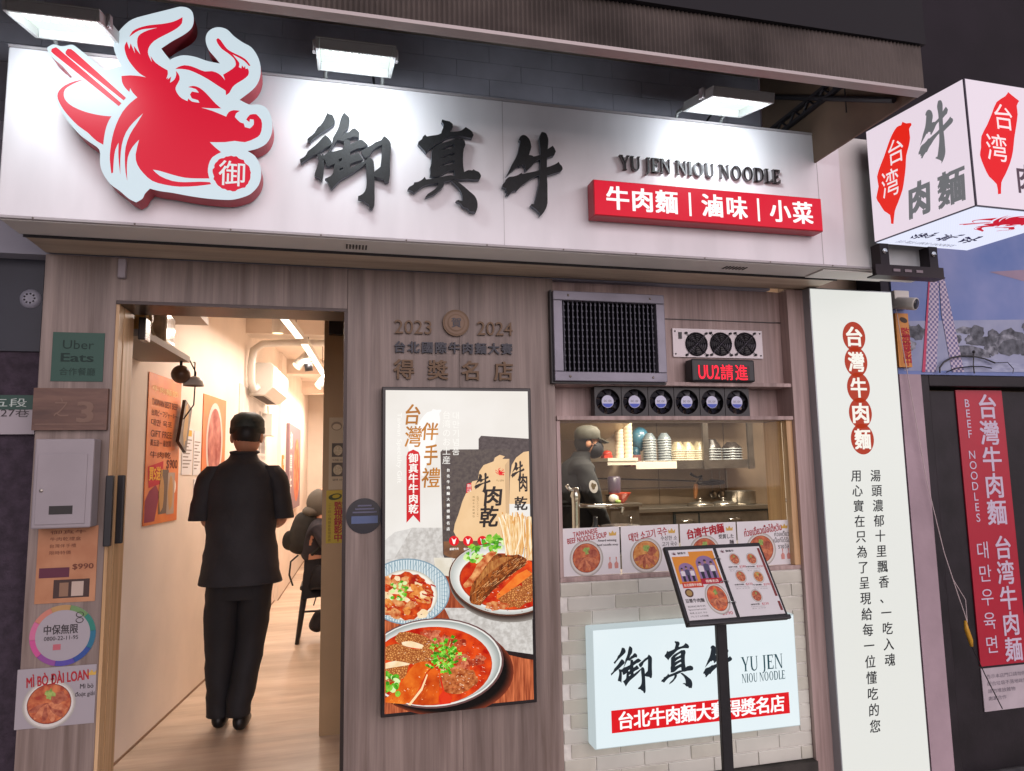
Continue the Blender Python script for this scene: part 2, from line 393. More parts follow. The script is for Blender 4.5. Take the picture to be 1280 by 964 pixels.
# ------------------------------------------------------------------ kitchen shell
KW = mat('stainless_wall_sheet', '93816f', rough=.45, metal=.3, var=.14, vscale=3, bump=.05, bscale=8)
b = MB(); b.box(.2005, 4.1, -.1, 5.4, 4.2, 2.7, KW)
for x in (2.55, 3.35, 4.15, 4.75): b.box(x, 4.094, -.1, x+.006, 4.1005, 2.7, mat('seam', '5a4c40', rough=.6))
b.box(2.0, 4.092, 1.18, 3.75, 4.0995, 1.19, MATS['seam'])
b.build('kitchen_back_wall', bld)
b = MB(); b.box(5.3, .25, -.1, 5.4, 4.1, 2.7, KW); b.box(2.2505, .2005, -.1, 5.3, .25, 2.7, KW); b.build('kitchen_side_wall', bld)
MB().box(.2005, .2005, 2.6, 5.4, 4.2, 2.7, CW).build('kitchen_ceiling', bld)
MB().box(.2005, .2005, -.1, 5.4, 4.1, -.02, mat('kitchen_tile_floor', '6b5a4c', rough=.5, var=.2, vscale=5)).build('kitchen_floor', bld)

# ------------------------------------------------------------------ traced brush writing
B1 = dict(ox=360, oy=130, sc=6.427); B2 = dict(ox=500, oy=140, sc=6.882); B3 = dict(ox=610, oy=160, sc=8.036)
YU = [([(318,97),(330,108),(355,112),(370,140),(378,165),(372,188),(340,212),(300,238),(262,262),(232,284),(205,305),(178,338),(170,322),(158,315),(162,302),(185,285),(215,258),(240,215),(262,200),(290,160),(305,125)], []),
 ([(300,277),(322,290),(340,312),(352,332),(345,355),(310,375),(262,408),(215,435),(165,460),(105,503),(98,470),(130,452),(150,430),(162,405),(200,375),(240,340),(270,305)], []),
 ([(235,425),(262,425),(270,440),(275,425),(288,432),(292,470),(290,540),(283,600),(275,645),(262,625),(240,612),(215,605),(218,580),(232,540),(245,490),(242,450)], []),
 ([(450,98),(470,115),(490,135),(495,165),(488,200),(480,220),(460,240),(445,268),(440,285),(460,262),(490,252),(515,228),(535,222),(558,240),(572,262),(568,298),(540,290),(500,298),(465,310),(440,328),(415,318),(395,318),(370,355),(345,390),(322,415),(340,375),(355,340),(362,300),(385,260),(408,210),(420,160),(435,120)], []),
 ([(448,322),(475,310),(498,325),(500,350),(530,335),(575,315),(600,320),(640,355),(600,377),(555,385),(500,410),(497,440),(530,430),(560,412),(580,440),(600,470),(560,485),(525,495),(495,512),(500,540),(560,510),(610,485),(640,465),(625,500),(570,545),(500,590),(430,630),(385,670),(350,712),(335,680),(315,640),(298,625),(340,605),(362,580),(368,540),(375,505),(330,525),(308,520),(300,480),(275,460),(300,430),(345,405),(365,410),(400,400),(440,390),(448,350)], [[(405,470),(435,460),(430,480),(412,490)], [(412,545),(440,535),(445,545),(415,560)]]),
 ([(588,405),(625,380),(665,360),(700,335),(745,318),(765,285),(790,300),(818,335),(823,370),(818,440),(815,520),(815,600),(805,650),(775,650),(765,630),(720,618),(692,605),(690,570),(715,550),(740,530),(745,480),(750,420),(752,355),(720,370),(680,395),(660,430),(625,460),(600,440)], []),
 ([(640,455),(665,462),(685,490),(690,540),(692,640),(692,740),(690,840),(670,868),(655,860),(645,830),(620,815),(600,795),(560,785),(562,765),(600,745),(625,700),(630,620),(625,540),(628,480)], [])]
ZHEN = [([(355,92),(385,102),(420,110),(443,130),(446,155),(430,180),(425,197),(480,195),(520,185),(555,157),(580,172),(608,195),(622,225),(610,250),(580,245),(530,235),(480,232),(425,240),(385,255),(340,285),(300,310),(270,330),(240,350),(215,380),(200,355),(165,320),(148,300),(155,280),(180,262),(190,240),(210,222),(225,238),(270,230),(320,222),(350,208),(352,190),(365,160),(368,135),(350,108)], []),
 ([(270,345),(310,312),(360,292),(420,275),(470,255),(500,260),(525,258),(545,275),(552,310),(538,345),(532,420),(535,500),(548,560),(520,590),(462,592),(458,555),(456,522),(410,530),(370,552),(340,570),(300,582),(250,575),(255,540),(252,500),(262,470),(265,400)], [[(345,352),(400,320),(455,302),(463,320),(440,335),(390,345)], [(338,425),(380,398),(440,378),(462,380),(455,395),(400,410)], [(335,495),(370,470),(420,448),(455,440),(462,465),(420,475),(380,485)]]),
 ([(205,583),(218,605),(260,600),(320,590),(370,578),(430,568),(480,575),(530,550),(575,525),(610,528),(622,518),(640,530),(665,540),(680,560),(685,580),(672,605),(630,605),(570,600),(520,605),(470,600),(430,612),(385,622),(280,640),(220,650),(170,678),(115,722),(100,705),(60,690),(75,668),(108,650),(115,630),(150,625),(185,605)], []),
 ([(322,628),(368,626),(370,650),(350,680),(320,705),(280,735),(208,762),(230,730),(270,705),(300,680),(318,650)], []),
 ([(432,615),(470,612),(500,635),(545,670),(590,710),(630,745),(652,790),(655,840),(640,888),(620,880),(590,878),(570,850),(535,840),(510,808),(470,790),(490,780),(530,790),(525,740),(510,700),(480,660)], [])]
NIU = [([(330,102),(360,105),(390,130),(408,165),(418,220),(405,265),(395,300),(425,305),(440,315),(500,300),(590,235),(632,208),(650,235),(662,265),(645,305),(610,315),(575,330),(500,345),(460,365),(430,400),(400,430),(365,458),(355,435),(360,415),(330,395),(300,415),(295,400),(250,440),(210,475),(165,515),(190,470),(215,420),(230,385),(260,335),(285,280),(300,215),(310,160),(295,150),(305,120)], []),
 ([(690,368),(705,395),(722,410),(730,440),(715,460),(680,475),(620,492),(560,510),(500,500),(450,520),(400,548),(360,580),(320,605),(275,655),(265,645),(225,668),(190,705),(180,690),(165,700),(180,660),(160,655),(165,630),(130,620),(135,590),(155,570),(165,545),(195,520),(240,515),(290,498),(318,478),(330,490),(400,475),(470,460),(520,440),(600,415),(660,390)], []),
 ([(520,72),(545,75),(568,90),(582,125),(587,160),(582,230),(575,300),(572,400),(572,500),(578,600),(578,700),(578,780),(560,840),(530,885),(500,912),(505,880),(470,845),(410,800),(420,788),(445,790),(460,740),(480,660),(495,580),(500,500),(505,420),(508,320),(508,240),(500,170),(498,130),(510,95)], [])]
SF = wall(-.36)       # face of the long sign
def brush(ch, zz):   # strokes as outlines on the sign plane
    return [(smooth(zoom(SF, o, **zz), 2, 40), [smooth(zoom(SF, h, **zz), 2, 40) for h in hs]) for o, hs in ch]
GLY = {'御': brush(YU, B1), '真': brush(ZHEN, B2), '牛': brush(NIU, B3)}
def brush_at(mb, ch, fr, box, m, d=.001, thick=0, step=.0003, side=None):
    st = GLY[ch]; P = [p for o, _ in st for p in o]
    x0, x1 = min(p[0] for p in P), max(p[0] for p in P); y0, y1 = min(p[1] for p in P), max(p[1] for p in P)
    kx, ky = (box[2]-box[0])/(x1-x0), (box[3]-box[1])/(y1-y0)
    f = lambda p: (box[0]+(p[0]-x0)*kx, box[1]+(p[1]-y0)*ky)
    for k, (o, hs) in enumerate(st):
        mb.poly(fr, [f(p) for p in o], m, d+k*step, thick, [[f(p) for p in h] for h in hs], side)
def gbox(ch):
    P = [p for o, _ in GLY[ch] for p in o]
    return (min(p[0] for p in P), min(p[1] for p in P), max(p[0] for p in P), max(p[1] for p in P))

# serif capitals, as stroke outlines in a 1-high box: width, pieces
def ser(x, w, y, h=.035): return [(x-.07, y), (x+w+.07, y), (x+w+.07, y+h), (x-.07, y+h)]
def stem(x, w=.18): return [[(x, 0), (x+w, 0), (x+w, 1), (x, 1)], ser(x, w, 0), ser(x, w, .965)]
CAPS = {
 'I': (.35, stem(.1)), 'J': (.42, [[(.17, .05), (.32, .12), (.32, 1), (.17, 1)], [(.32, .12), (.28, -.08), (.17, -.2), (.02, -.24), (.0, -.2), (.12, -.13), (.17, .05)], ser(.17, .18, .965)]),
 'U': (.85, [[(.1, 1), (.1, .32), (.16, .1), (.3, -.01), (.45, -.02), (.6, .03), (.7, .15), (.74, .32), (.74, 1), (.67, 1), (.67, .32), (.62, .14), (.5, .06), (.4, .06), (.3, .14), (.25, .32), (.25, 1)], ser(.1, .15, .965), ser(.67, .07, .965)]),
 'Y': (.8, [[(.34, 0), (.49, 0), (.49, .45), (.34, .45)], [(.34, .4), (.49, .42), (.22, 1), (.04, 1)], [(.44, .4), (.49, .4), (.74, 1), (.66, 1)], ser(.34, .15, 0), ser(.05, .15, .965), ser(.64, .1, .965)]),
 'E': (.68, stem(.1)+[[(.24, .93), (.58, .93), (.62, .76), (.65, .76), (.65, 1), (.24, 1)], [(.24, .07), (.24, 0), (.66, 0), (.68, .26), (.65, .26), (.58, .07)], [(.24, .49), (.24, .55), (.48, .55), (.48, .49)], [(.47, .4), (.5, .4), (.5, .64), (.47, .64)]]),
 'N': (.95, [[(.14, 0), (.2, 0), (.2, 1), (.14, 1)], [(.76, 0), (.82, 0), (.82, 1), (.76, 1)], [(.1, 1), (.3, 1), (.82, .0), (.72, -.02)], ser(.13, .08, 0), ser(.75, .08, .965), ser(.06, .16, .965)]),
 'L': (.64, stem(.1)+[[(.24, .07), (.24, 0), (.63, 0), (.65, .28), (.62, .28), (.55, .07)]]),
 'D': (.92, stem(.1)+[[(.24, 1), (.45, 1), (.64, .95), (.8, .8), (.86, .5), (.8, .22), (.64, .05), (.45, 0), (.24, 0), (.24, .07), (.42, .07), (.56, .12), (.66, .26), (.69, .5), (.66, .75), (.56, .88), (.42, .93), (.24, .93)]]),
 'O': (.98, None), ' ': (.28, [])}
def caps(mb, s, fr, box, m, d, thick=0, side=None):
    wd = sum(CAPS[c][0]+.05 for c in s); kx = (box[2]-box[0])/wd; ky = box[3]-box[1]; x = box[0]
    for c in s:
        wc, pc = CAPS[c]
        if c == 'O':
            e = [(x+(.5+.42*math.cos(2*math.pi*i/28))*kx, box[1]+(.5+.52*math.sin(2*math.pi*i/28))*ky) for i in range(28)]
            h = [(x+(.5+.25*math.cos(2*math.pi*i/28))*kx, box[1]+(.5+.46*math.sin(2*math.pi*i/28))*ky) for i in range(28)]
            mb.poly(fr, e, m, d, thick, [h], side)
        else:
            for k, p in enumerate(pc): mb.poly(fr, [(x+a*kx, box[1]+q*ky) for a, q in p], m, d+k*.0002, thick, (), side)
        x += (wc+.05)*kx

# ------------------------------------------------------------------ long white sign
sg = thing('shop_sign', (.5, -.2, 2.27), 'long white shop sign over the door with raised black brush characters', 'shop sign')
b = MB(); b.box(-1.108, -.36, 2.284, 2.18, -.205, 2.88, WHITE); b.build('sign_panel', sg, bevel=.004)
b = MB(); b.box(-1.112, -.366, 2.2755, 2.66, -.352, 2.2835, mat('grey_trim', 'b3aeb0', rough=.5)); b.box(-1.1, -.3515, 2.272, 2.66, -.205, 2.2835, OFFW); b.build('lower_lip', sg)
b = MB(); b.box(2.1815, -.35, 2.284, 2.66, -.205, 2.893, OFFW); b.build('end_panel', sg, bevel=.004)
b = MB(); b.box(-1.108, -.362, 2.8805, 2.18, -.205, 2.889, mat('grey_trim')); b.build('top_trim', sg)
for ch in '御真牛':
    b = MB(); brush_at(b, ch, SF, gbox(ch), INK, d=.026, thick=.02, step=.0006, side=mat('brush_side', '5f6670', rough=.5)); b.build('brush_character', sg)
b = MB(); x0 = SF.px(773, 210); x1 = SF.px(973, 222)
bx = (x0[0], SF.px(780, 214)[1], x1[0], SF.px(780, 196.5)[1])
caps(b, 'YU JEN NIOU NOODLE', SF, bx, mat('letter_black', '161316', rough=.4), .018, .015, side=mat('letter_side', '6a6466', rough=.4)); b.build('serif_lettering', sg)
b = MB(); vb = SF.box(352, 304, 388, 314)
so2 = Frame((0, -.28, 2.2715), (1, 0, 0), (0, 1, 0))
for k in range(7): b.box(.02+k*.012-.0, -.30, 2.2695, .026+k*.012, -.25, 2.2715, PLASK)
b.build('soffit_vent', sg); b = MB()
for k in range(7): b.box(1.62+k*.016, -.30, 2.2695, 1.627+k*.016, -.26, 2.2715, PLASK)
b.build('soffit_vent', sg); b = MB(); b.box(2.058, -.3608, 2.285, 2.0605, -.3595, 2.878, mat('grey_trim')); b.box(.62, -.3606, 2.285, .6215, -.3595, 2.878, mat('grey_trim')); b.build('panel_seam', sg); b = MB()
for k in range(12): b.lathe((-1.0+k*.31, -.366, 2.2795), [(0, .002), (.003, .002), (.0035, 0)], STEELD, 8, (0, -1, 0))
b.build('trim_screws', sg)

# red light box under the serif lettering
RF = wall(-.43)
rb = thing('red_light_box', (1.53, -.395, 2.5), 'slim red light box with white characters mounted on the white sign', 'light box')
bx = RF.box(741, 257, 1030, 257); zt = RF.px(880, 239)[1]; zb = RF.px(880, 281)[1]
rx0, rz1 = RF.px(741, 224); rx1, rz0 = RF.px(1029, 290)
MB().box(rx0, -.43, rz0, rx1, -.365, rz1, mat('red_box_side', 'b0303c', rough=.4)).build('housing', rb, bevel=.003)
MB().rect(RF, (rx0+.004, rz0+.004, rx1-.004, rz1-.004), glow('dc1230', .95), .0035).build('red_face', rb)
b = MB(); zc = (rz0+rz1)/2; hh = .105
def at_x(px): return RF.px(px, 257)[0]
for s_, a, e in (('牛肉麵', 772, 833), ('滷味', 890, 920), ('小菜', 974, 1002)):
    b.cells(RF, s_, (at_x(a), zc), (at_x(e), zc), .094, glow('ffffff', 1.0), d=.0045, bold=.028)
for x in (862, 947): b.rect(RF, (at_x(x)-.005, zc-.05, at_x(x)+.005, zc+.05), glow('ffffff', 1.0), .0045)
b.build('white_lettering', rb)

# ------------------------------------------------------------------ bull head emblem
EF = wall(-.44)
def z1(p): return zoom(EF, p, 0, 0, 3.2)
def z7(p): return zoom(EF, p, 60, 40, 6.03)
def z8(p): return zoom(EF, p, 140, 0, 6.4)
BACK = smooth(z1([(190,190),(215,178),(240,185),(260,185),(290,180),(320,200),(370,240),(420,280),(450,275),(485,265),(470,235),(455,190),(462,150),(490,110),(530,78),(590,60),(650,45),(690,35),(720,28),(750,32),(770,50),(775,85),(765,115),(735,140),(690,165),(645,195),(660,215),(680,240),(700,230),(735,222),(780,228),(830,245),(880,255),(860,230),(835,200),(823,165),(828,135),(850,115),(880,110),(910,120),(935,145),(970,170),(1005,190),(1030,225),(1042,265),(1040,310),(1020,350),(985,380),(958,400),(1000,420),(1030,418),(1060,428),(1080,455),(1090,500),(1085,540),(1065,575),(1030,595),(990,605),(1020,625),(1040,660),(1045,700),(1035,740),(1010,770),(985,785),(940,798),(900,800),(830,795),(760,785),(690,772),(640,765),(600,755),(580,775),(570,795),(545,810),(515,795),(480,765),(440,735),(410,690),(400,650),(398,600),(360,570),(320,540),(280,495),(245,445),(225,405),(215,370),(222,345),(245,325),(290,310),(250,265),(215,235),(192,205)]), 3, 60)
HEAD = z8([(565,140),(560,190),(520,230),(460,265),(400,295),(340,330),(300,375),(288,420),(300,460),(320,500),(310,450),(322,470),(350,505),(400,540),(445,565),(448,595),(435,635),(452,622),(446,640),(475,615),(465,665),(500,640),(515,600),(512,570),(535,600),(542,640),(515,690),(510,720),(530,760),(560,790),(605,812),(612,790),(640,815),(700,825),(690,805),(640,790),(625,760),(640,735),(695,745),(670,715),(610,700),(650,690),(700,705),(750,745),(800,800)]) + z1([(863,416),(885,435),(850,435),(805,432),(850,445),(905,468),(915,450),(935,442),(960,445),(945,455),(940,470),(960,490),(975,495),(980,510),(1000,515),(1015,500),(1015,480),(1000,478),(998,490),(985,480),(1000,460),(1025,458),(1045,480),(1048,510),(1040,540),(1020,555),(980,570),(940,565),(900,570),(840,570),(860,590),(885,610),(850,630),(835,660),(832,690),(838,715),(790,715),(740,712),(690,700),(640,685),(612,680),(640,705),(690,725),(740,730),(800,728),(840,730),(845,738),(790,745),(720,748),(660,740),(610,725),(575,695),(550,660),(543,620),(557,560),(530,590),(512,630),(508,680),(510,725),(503,690),(500,640),(503,590),(520,540),(545,500),(573,455),(535,490),(505,530),(488,580),(482,640),(482,700),(476,650),(474,610),(475,572),(462,600),(456,640),(453,692),(446,695),(440,640),(442,600),(450,550),(465,500),(490,450),(520,415),(550,391),(531.6,372),(521,353.5),(518,369.5),(500,351),(489,329.7),(486.5,305.8),(521,303),(558,305.8),(585,311)]) + z8([(220,590),(165,530),(125,470),(105,410),(102,370),(120,335),(140,395),(150,350),(185,430),(175,370),(228,440),(205,370),(205,310),(230,275),(290,245),(365,225),(300,232),(240,240),(190,262),(140,298),(165,255),(220,225),(300,205),(400,195),(480,180),(530,160)])
HORN = z8([(848,308),(870,325),(905,375),(935,405),(985,432),(1040,458),(1080,488),(1108,528),(1097,532),(1060,492),(1010,462),(965,438),(1000,480),(1020,510),(1015,540),(1035,550),(1040,525),(1055,545),(1065,530),(1070,555),(1085,550),(1095,570),(1090,605),(1050,640),(1000,670),(965,700),(940,745),(912,765),(910,730),(890,715),(850,690),(790,650),(730,615),(680,590),(620,565),(560,555),(508,555),(530,540),(580,525),(640,535),(690,555),(745,575),(800,572),(850,590),(880,615),(905,645),(890,600),(940,570),(985,535),(990,505),(975,470),(930,430),(880,395),(845,350),(835,320)])
CH1 = z7([(30,130),(62,118),(80,130),(555,540),(535,562),(45,170),(25,150)]); CH2 = z7([(135,150),(150,130),(175,132),(200,150),(590,500),(570,518),(145,180),(133,165)])
BOWL = smooth(z7([(270,362),(200,375),(130,405),(85,445),(72,485),(85,530),(120,590),(170,650),(230,710),(300,760),(330,790),(370,825),(418,852),(425,790),(440,720),(460,670),(480,638),(430,635),(350,622),(270,600),(190,565),(140,525),(120,480),(130,435),(170,405),(220,380)]), 2, 50)
SEALC = EF.px(928/3.2, 695/3.2); SEALR = EF.px((928+76)/3.2, 695/3.2)[0]-SEALC[0]
SEAL = rough_blob(SEALC[0], SEALC[1], SEALR, SEALR*1.0, 46, .05, 0, 3)
HEAD = smooth(HEAD, 2, 48); HORN = smooth(HORN, 2, 48)
RED_ART = [HEAD, HORN, CH1, CH2, BOWL, SEAL]
AX0, AX1 = min(p[0] for p in BACK), max(p[0] for p in BACK); AY0, AY1 = min(p[1] for p in BACK), max(p[1] for p in BACK)
em = thing('bull_emblem', (EF.px(640/3.2, 450/3.2)[0], -.40, 2.6), 'illuminated red bull head emblem with chopsticks on a white cut-out board', 'emblem')
MB().poly(EF, BACK, mat('emblem_white_face', 'e4eef4', rough=.3), 0, .07, (), mat('emblem_red_side', 'b5404c', rough=.5)).build('backing_board', em)
EW = glow('e2f2fb', .80)
MB().poly(EF, BACK, EW, .001).build('lit_face', em)
b = MB()
for k, p in enumerate(RED_ART): b.poly(EF, p, glow('e8203c', .8), .002)
b.build('red_artwork', em)
b = MB(); b.text(EF, '御', (SEALC[0]-SEALR*.68, SEALC[1]-SEALR*.72, SEALC[0]+SEALR*.68, SEALC[1]+SEALR*.72), glow('f4f8fa', .8), .003, bold=.006); b.build('seal_character', em)
def bull(mb, fr, box, m, d=.001, sy=1):
    f = lambda p: (box[0]+(p[0]-AX0)/(AX1-AX0)*(box[2]-box[0]), box[1]+(p[1]-AY0)/(AY1-AY0)*(box[3]-box[1]))
    for p in RED_ART: mb.poly(fr, [f(q) for q in p], m, d)

# ------------------------------------------------------------------ floodlights on the sign
def flood(x, label):
    t = thing('floodlight', (x, -.4, 2.89), label, 'floodlight', 'floodlights along the top of the sign')
    F0 = Frame((x, -.395, 2.905), (1, 0, 0), (0, -.30, -.075)); # lens side looks down at the sign
    F0.n = -F0.n
    b = MB(); hw, L = .135, .25
    dn = F0.ex.cross(F0.ey); dn = dn if dn.z < 0 else -dn
    def q(u, v, d): return F0.o+F0.ex*u+F0.ey*v+dn*d
    def bx(u0, v0, d0, u1, v1, d1, m):
        V = [q(u, v, d) for d in (d0, d1) for v in (v0, v1) for u in (u0, u1)]
        b.add(V, [(0, 2, 3, 1), (4, 5, 7, 6), (0, 1, 5, 4), (2, 6, 7, 3), (0, 4, 6, 2), (1, 3, 7, 5)], m)
    hm = mat('floodlight_casting', 'c9ccca', rough=.4, metal=.3)
    bx(-hw, 0, -.036, hw, L, -.03, hm); bx(-hw+.04, .03, -.06, hw-.04, L-.08, -.0362, hm)
    bx(-hw, 0, -.0298, -hw+.012, L, .004, hm); bx(hw-.012, 0, -.0298, hw, L, .004, hm)
    bx(-hw+.0125, 0, -.0298, hw-.0125, .012, .004, hm); bx(-hw+.0125, L-.012, -.0298, hw-.0125, L, .004, hm)
    for s_ in (-1, 1): bx(s_*(hw+.006)-.006, L*.62, -.045, s_*(hw+.006)+.006, L*.74, -.005, mat('grey_trim'))
    b.build('housing', t, bevel=.002)
    b = MB()
    for k in range(9):
        u = -hw+.035+k*(2*hw-.07)/8; bx(u-.006, L*.55, -.02, u+.006, L-.02, -.012, glow('f4fff6', 3))
    b.build('led_array', t)
    b = MB(); bx(-hw+.013, .013, -.0285, hw-.013, L-.013, -.0255, glow('e4f4ea', 1.0)); b.build('reflector', t)
    b = MB(); b.tube([q(-hw*.6, L*.3, -.05), (x-hw*.8, -.30, 2.95), (x-hw*.8, -.26, 2.89)], .008, hm); b.tube([q(hw*.6, L*.3, -.05), (x+hw*.8, -.30, 2.95), (x+hw*.8, -.26, 2.89)], .008, hm); b.build('bracket', t)
    b = MB(); b.tube([q(hw*.3, L*.3, -.062), (x+hw*.4, -.45, 2.99), (x+hw*.6, -.2, 2.97), (x+hw*.7, -.004, 3.02)], .005, PLASK, 6); b.build('power_cable', t)
    lamp('floodlight_beam', q(0, L*.9, .07), (0, .5, -1), .24, .10, FLOODW, (.93, 1, .98)); lamp('upper_wall_added_fill', q(0, L*.98, .08), (0, 1, .15), .24, .06, FILLW, (.86, .93, 1))  # second lamp is an added fill that lifts the upper wall
FLOODW = .6; FILLW = 1.6
flood(-.88, 'white floodlight above the red bull emblem'); flood(.045, 'white floodlight above the first brush character'); flood(1.53, 'white floodlight above the serif lettering and red box')
# ------------------------------------------------------------------ canopy above the sign
cp = thing('canopy', (0, -.9, 3.0), 'dark corrugated canopy projecting above the white sign, open at its right end', 'canopy')
CORR = mat('corrugated_steel', '665d58', rough=.5, metal=.35, var=.4, vscale=3, bump=.1, bscale=30)
b = MB(); n = 600; V = []; F = []
for i in range(n+1):
    x = -2.6+i*(2.045+2.6)/n; y = -.968+(.0035 if i % 2 else -.0035)+.004*math.sin(x*2.3)
    V += [(x, y, 2.755), (x, y, 2.925)]
for i in range(n): F.append((2*i, 2*i+2, 2*i+3, 2*i+1))
b.add(V, F, CORR); b.box(-2.6, -.955, 2.755, 2.045, -.945, 2.925, CORR); b.build('fascia', cp)
MB().box(-2.6, -.983, 2.743, 2.048, -.94, 2.7545, mat('lip_metal', 'a39a98', rough=.4, metal=.4)).build('lip', cp)
MB().box(-2.6, -.9445, 3.35, 2.06, .0, 3.39, mat('canopy_lining', 'a89a8c', rough=.8, var=.2, vscale=3)).box(-2.6, -.985, 2.9255, 2.06, -.944, 3.4, mat('canopy_dark', '17141b', rough=.8)).build('roof_sheet', cp)
ep = MB(); ep.box(2.046, -.944, 2.75, 2.056, -.0, 3.349, mat('brown_sheet', '6e5a4a', rough=.7, var=.2, vscale=4)); ep.build('end_sheet', cp)
b = MB(); TR = mat('rusty_truss', '2d2a2e', rough=.6)
for zz in (2.98, 3.03): b.box(2.02, -.85, zz, 2.04, .0, zz+.014, TR)
for k in range(9):
    y = -.82+k*.1; b.tube([(2.03, y, 2.985), (2.03, y+.05, 3.035), (2.03, y+.1, 2.985)], .005, TR, 5)
b.tube([(2.03, -.85, 2.78), (2.03, -.1, 3.2)], .012, TR, 6); b.tube([(2.03, -.6, 3.3), (2.03, -.6, 2.86)], .003, TR, 5)
b.build('truss', cp)

# ------------------------------------------------------------------ LED cube sign
cs = thing('led_cube_sign', (2.56, -.64, 2.377), 'cube shaped projecting LED sign with red island shapes and grey brush writing', 'led sign')
a = R(-6.9)
cx_ = Vector((math.cos(a+R(13.8)), 0, 0))
P_bl = Vector((2.280, -.42, 2.377)); ey_ = Vector((.056, -.458, 0)); ex_ = Vector((.51, .013, 0)); H = .513
CA, CB, CD = P_bl, P_bl+ey_, P_bl+ex_; CE = CB+ex_
LEDM = mat('led_matrix_white', emit='e6d6e4', es=1.0, col2='e6d8e2', kind='checker', vscale=170, stretch=(1, 1, 1))
b = MB(); Z = Vector((0, 0, H)); i_ = .006
b.add([CA, CB, CE, CD, CA+Z, CB+Z, CE+Z, CD+Z], [(0, 3, 2, 1), (4, 5, 6, 7), (0, 1, 5, 4), (1, 2, 6, 5), (2, 3, 7, 6), (3, 0, 4, 7)], mat('cabinet_violet', '2c2238', rough=.4)); b.build('cabinet', cs)
LF = Frame(CA, ey_, (0, 0, 1)); FF = Frame(CB, ex_, (0, 0, 1)); BF = Frame(CA, ex_, ey_)
if BF.n.z > 0: BF.n = -BF.n
lw, fw = ey_.length, ex_.length
b = MB(); b.rect(LF, (.003, .003, lw-.004, H-.003), LEDM, .002); b.rect(FF, (.004, .003, fw-.003, H-.003), LEDM, .002)
b.add([BF.at(u, v, .002) for u, v in ((.003, .003), (.003, lw-.004), (fw-.003, lw-.004), (fw-.003, .003))], [(0, 1, 2, 3)], mat('led_matrix_blue', emit='e4e8fd', es=1.0, col2='e8ecff', kind='checker', vscale=170)); b.build('led_face', cs)
TW = [(205,262),(225,270),(248,268),(252,280),(240,300),(245,345),(238,390),(225,440),(222,500),(215,560),(205,620),(180,690),(165,730),(158,797),(145,795),(140,750),(110,730),(85,690),(68,660),(80,600),(72,550),(90,490),(110,440),(130,380),(150,330),(175,290),(198,280)]
z4 = lambda p, fr=LF: zoom(fr, p, 1080, 90, 4.19)
TWL = smooth(z4(TW), 2, 60); tx0 = min(p[0] for p in TWL)
REDL = glow('e8281c', .95); GREYL = glow('77787c', .8); PALE = glow('f0dfe2', 1)
b = MB(); b.poly(LF, TWL, REDL, .004); b.build('island_shape', cs); b = MB()
t2 = smooth(zoom(FF, [(750,108),(770,125),(808,155),(795,180),(800,225),(790,300),(782,350),(775,420),(760,480),(735,540),(715,580),(713,640),(697,643),(690,590),(650,550),(625,500),(603,440),(608,400),(610,340),(640,280),(665,220),(690,160),(735,130)], 1080, 90, 4.19), 2, 60)
b.poly(FF, t2, glow('e8121c', .95), .004); b.build('island_shape', cs)
b = MB()
def lbox(fr, x0, y0, x1, y1): return fr.box(1080+x0/4.19, 90+y0/4.19, 1080+x1/4.19, 90+y1/4.19)
b.text(LF, '台', lbox(LF, 132, 350, 212, 480), PALE, .006, bold=.004); b.text(LF, '湾', lbox(LF, 98, 510, 188, 655), PALE, .006, bold=.004)
b.text(FF, '台', lbox(FF, 678, 175, 768, 305), glow('fbe3e6', 1), .006, bold=.004); b.text(FF, '湾', lbox(FF, 635, 330, 740, 470), glow('fbe3e6', 1), .006, bold=.004)
b.build('island_lettering', cs)
b = MB(); brush_at(b, '牛', LF, lbox(LF, 280, 160, 478, 495), GREYL, .004)
b.text(LF, '肉', lbox(LF, 236, 575, 350, 752), GREYL, .004, bold=.045, shear=.1); b.text(LF, '麵', lbox(LF, 388, 512, 535, 695), GREYL, .004, bold=.035, shear=.05)
fb = lbox(FF, 798, 545, 980, 650); brush_at(b, '牛', FF, (.36, .27, .47, .47), glow('5e4a58', .8), .004); b.text(FF, '肉', (.215, .07, .30, .185), glow('5e4a58', .8), .004, bold=.025)
b.text(FF, '麵', (.34, .07, .46, .2), glow('5e4a58', .8), .004, bold=.02); b.build('brush_lettering', cs)
b = MB()
BU = Frame(BF.at(0, lw), ex_, -ey_)          # read from below, facing the street
if BU.n.z > 0: BU.n = -BU.n
NAVY = glow('2b2350', .6)
def flipbox(fr, u0, v0, u1, v1): return (u0, v0, u1, v1)
class Under(Frame): pass
bull(b, BU, (.12, .02, .45, .24), glow('d0142c', .9), .004)
for k, ch in enumerate('御真牛'): brush_at(b, ch, BU, (.06+k*.125, .27, .155+k*.125, .37), NAVY, .004)
caps(b, 'YU JEN NIOU NOODLE', BU, (.07, .40, .38, .425), NAVY, .004); b.build('underside_artwork', cs)
b = MB(); K = mat('slotted_angle', '2a2326', rough=.4, metal=.6)
for x in (2.30, 2.56): b.box(x, -.425, 2.23, x+.045, -.415, 2.376, K); b.box(x, -.4145, 2.23, x+.006, -.37, 2.376, K); b.tube([(x+.022, -.43, 2.34), (x+.022, -.425, 2.34)], .012, CHROME, 8)
b.box(2.27, -.43, 2.2295, 2.63, -.37, 2.236, K); b.box(2.27, -.4255, 2.2365, 2.63, -.42, 2.28, K)
for x in (2.36, 2.42, 2.48): b.box(x, -.4285, 2.25, x+.035, -.4258, 2.262, mat('slot_shine', '8d7b80', rough=.4))
b.build('bracket', cs)

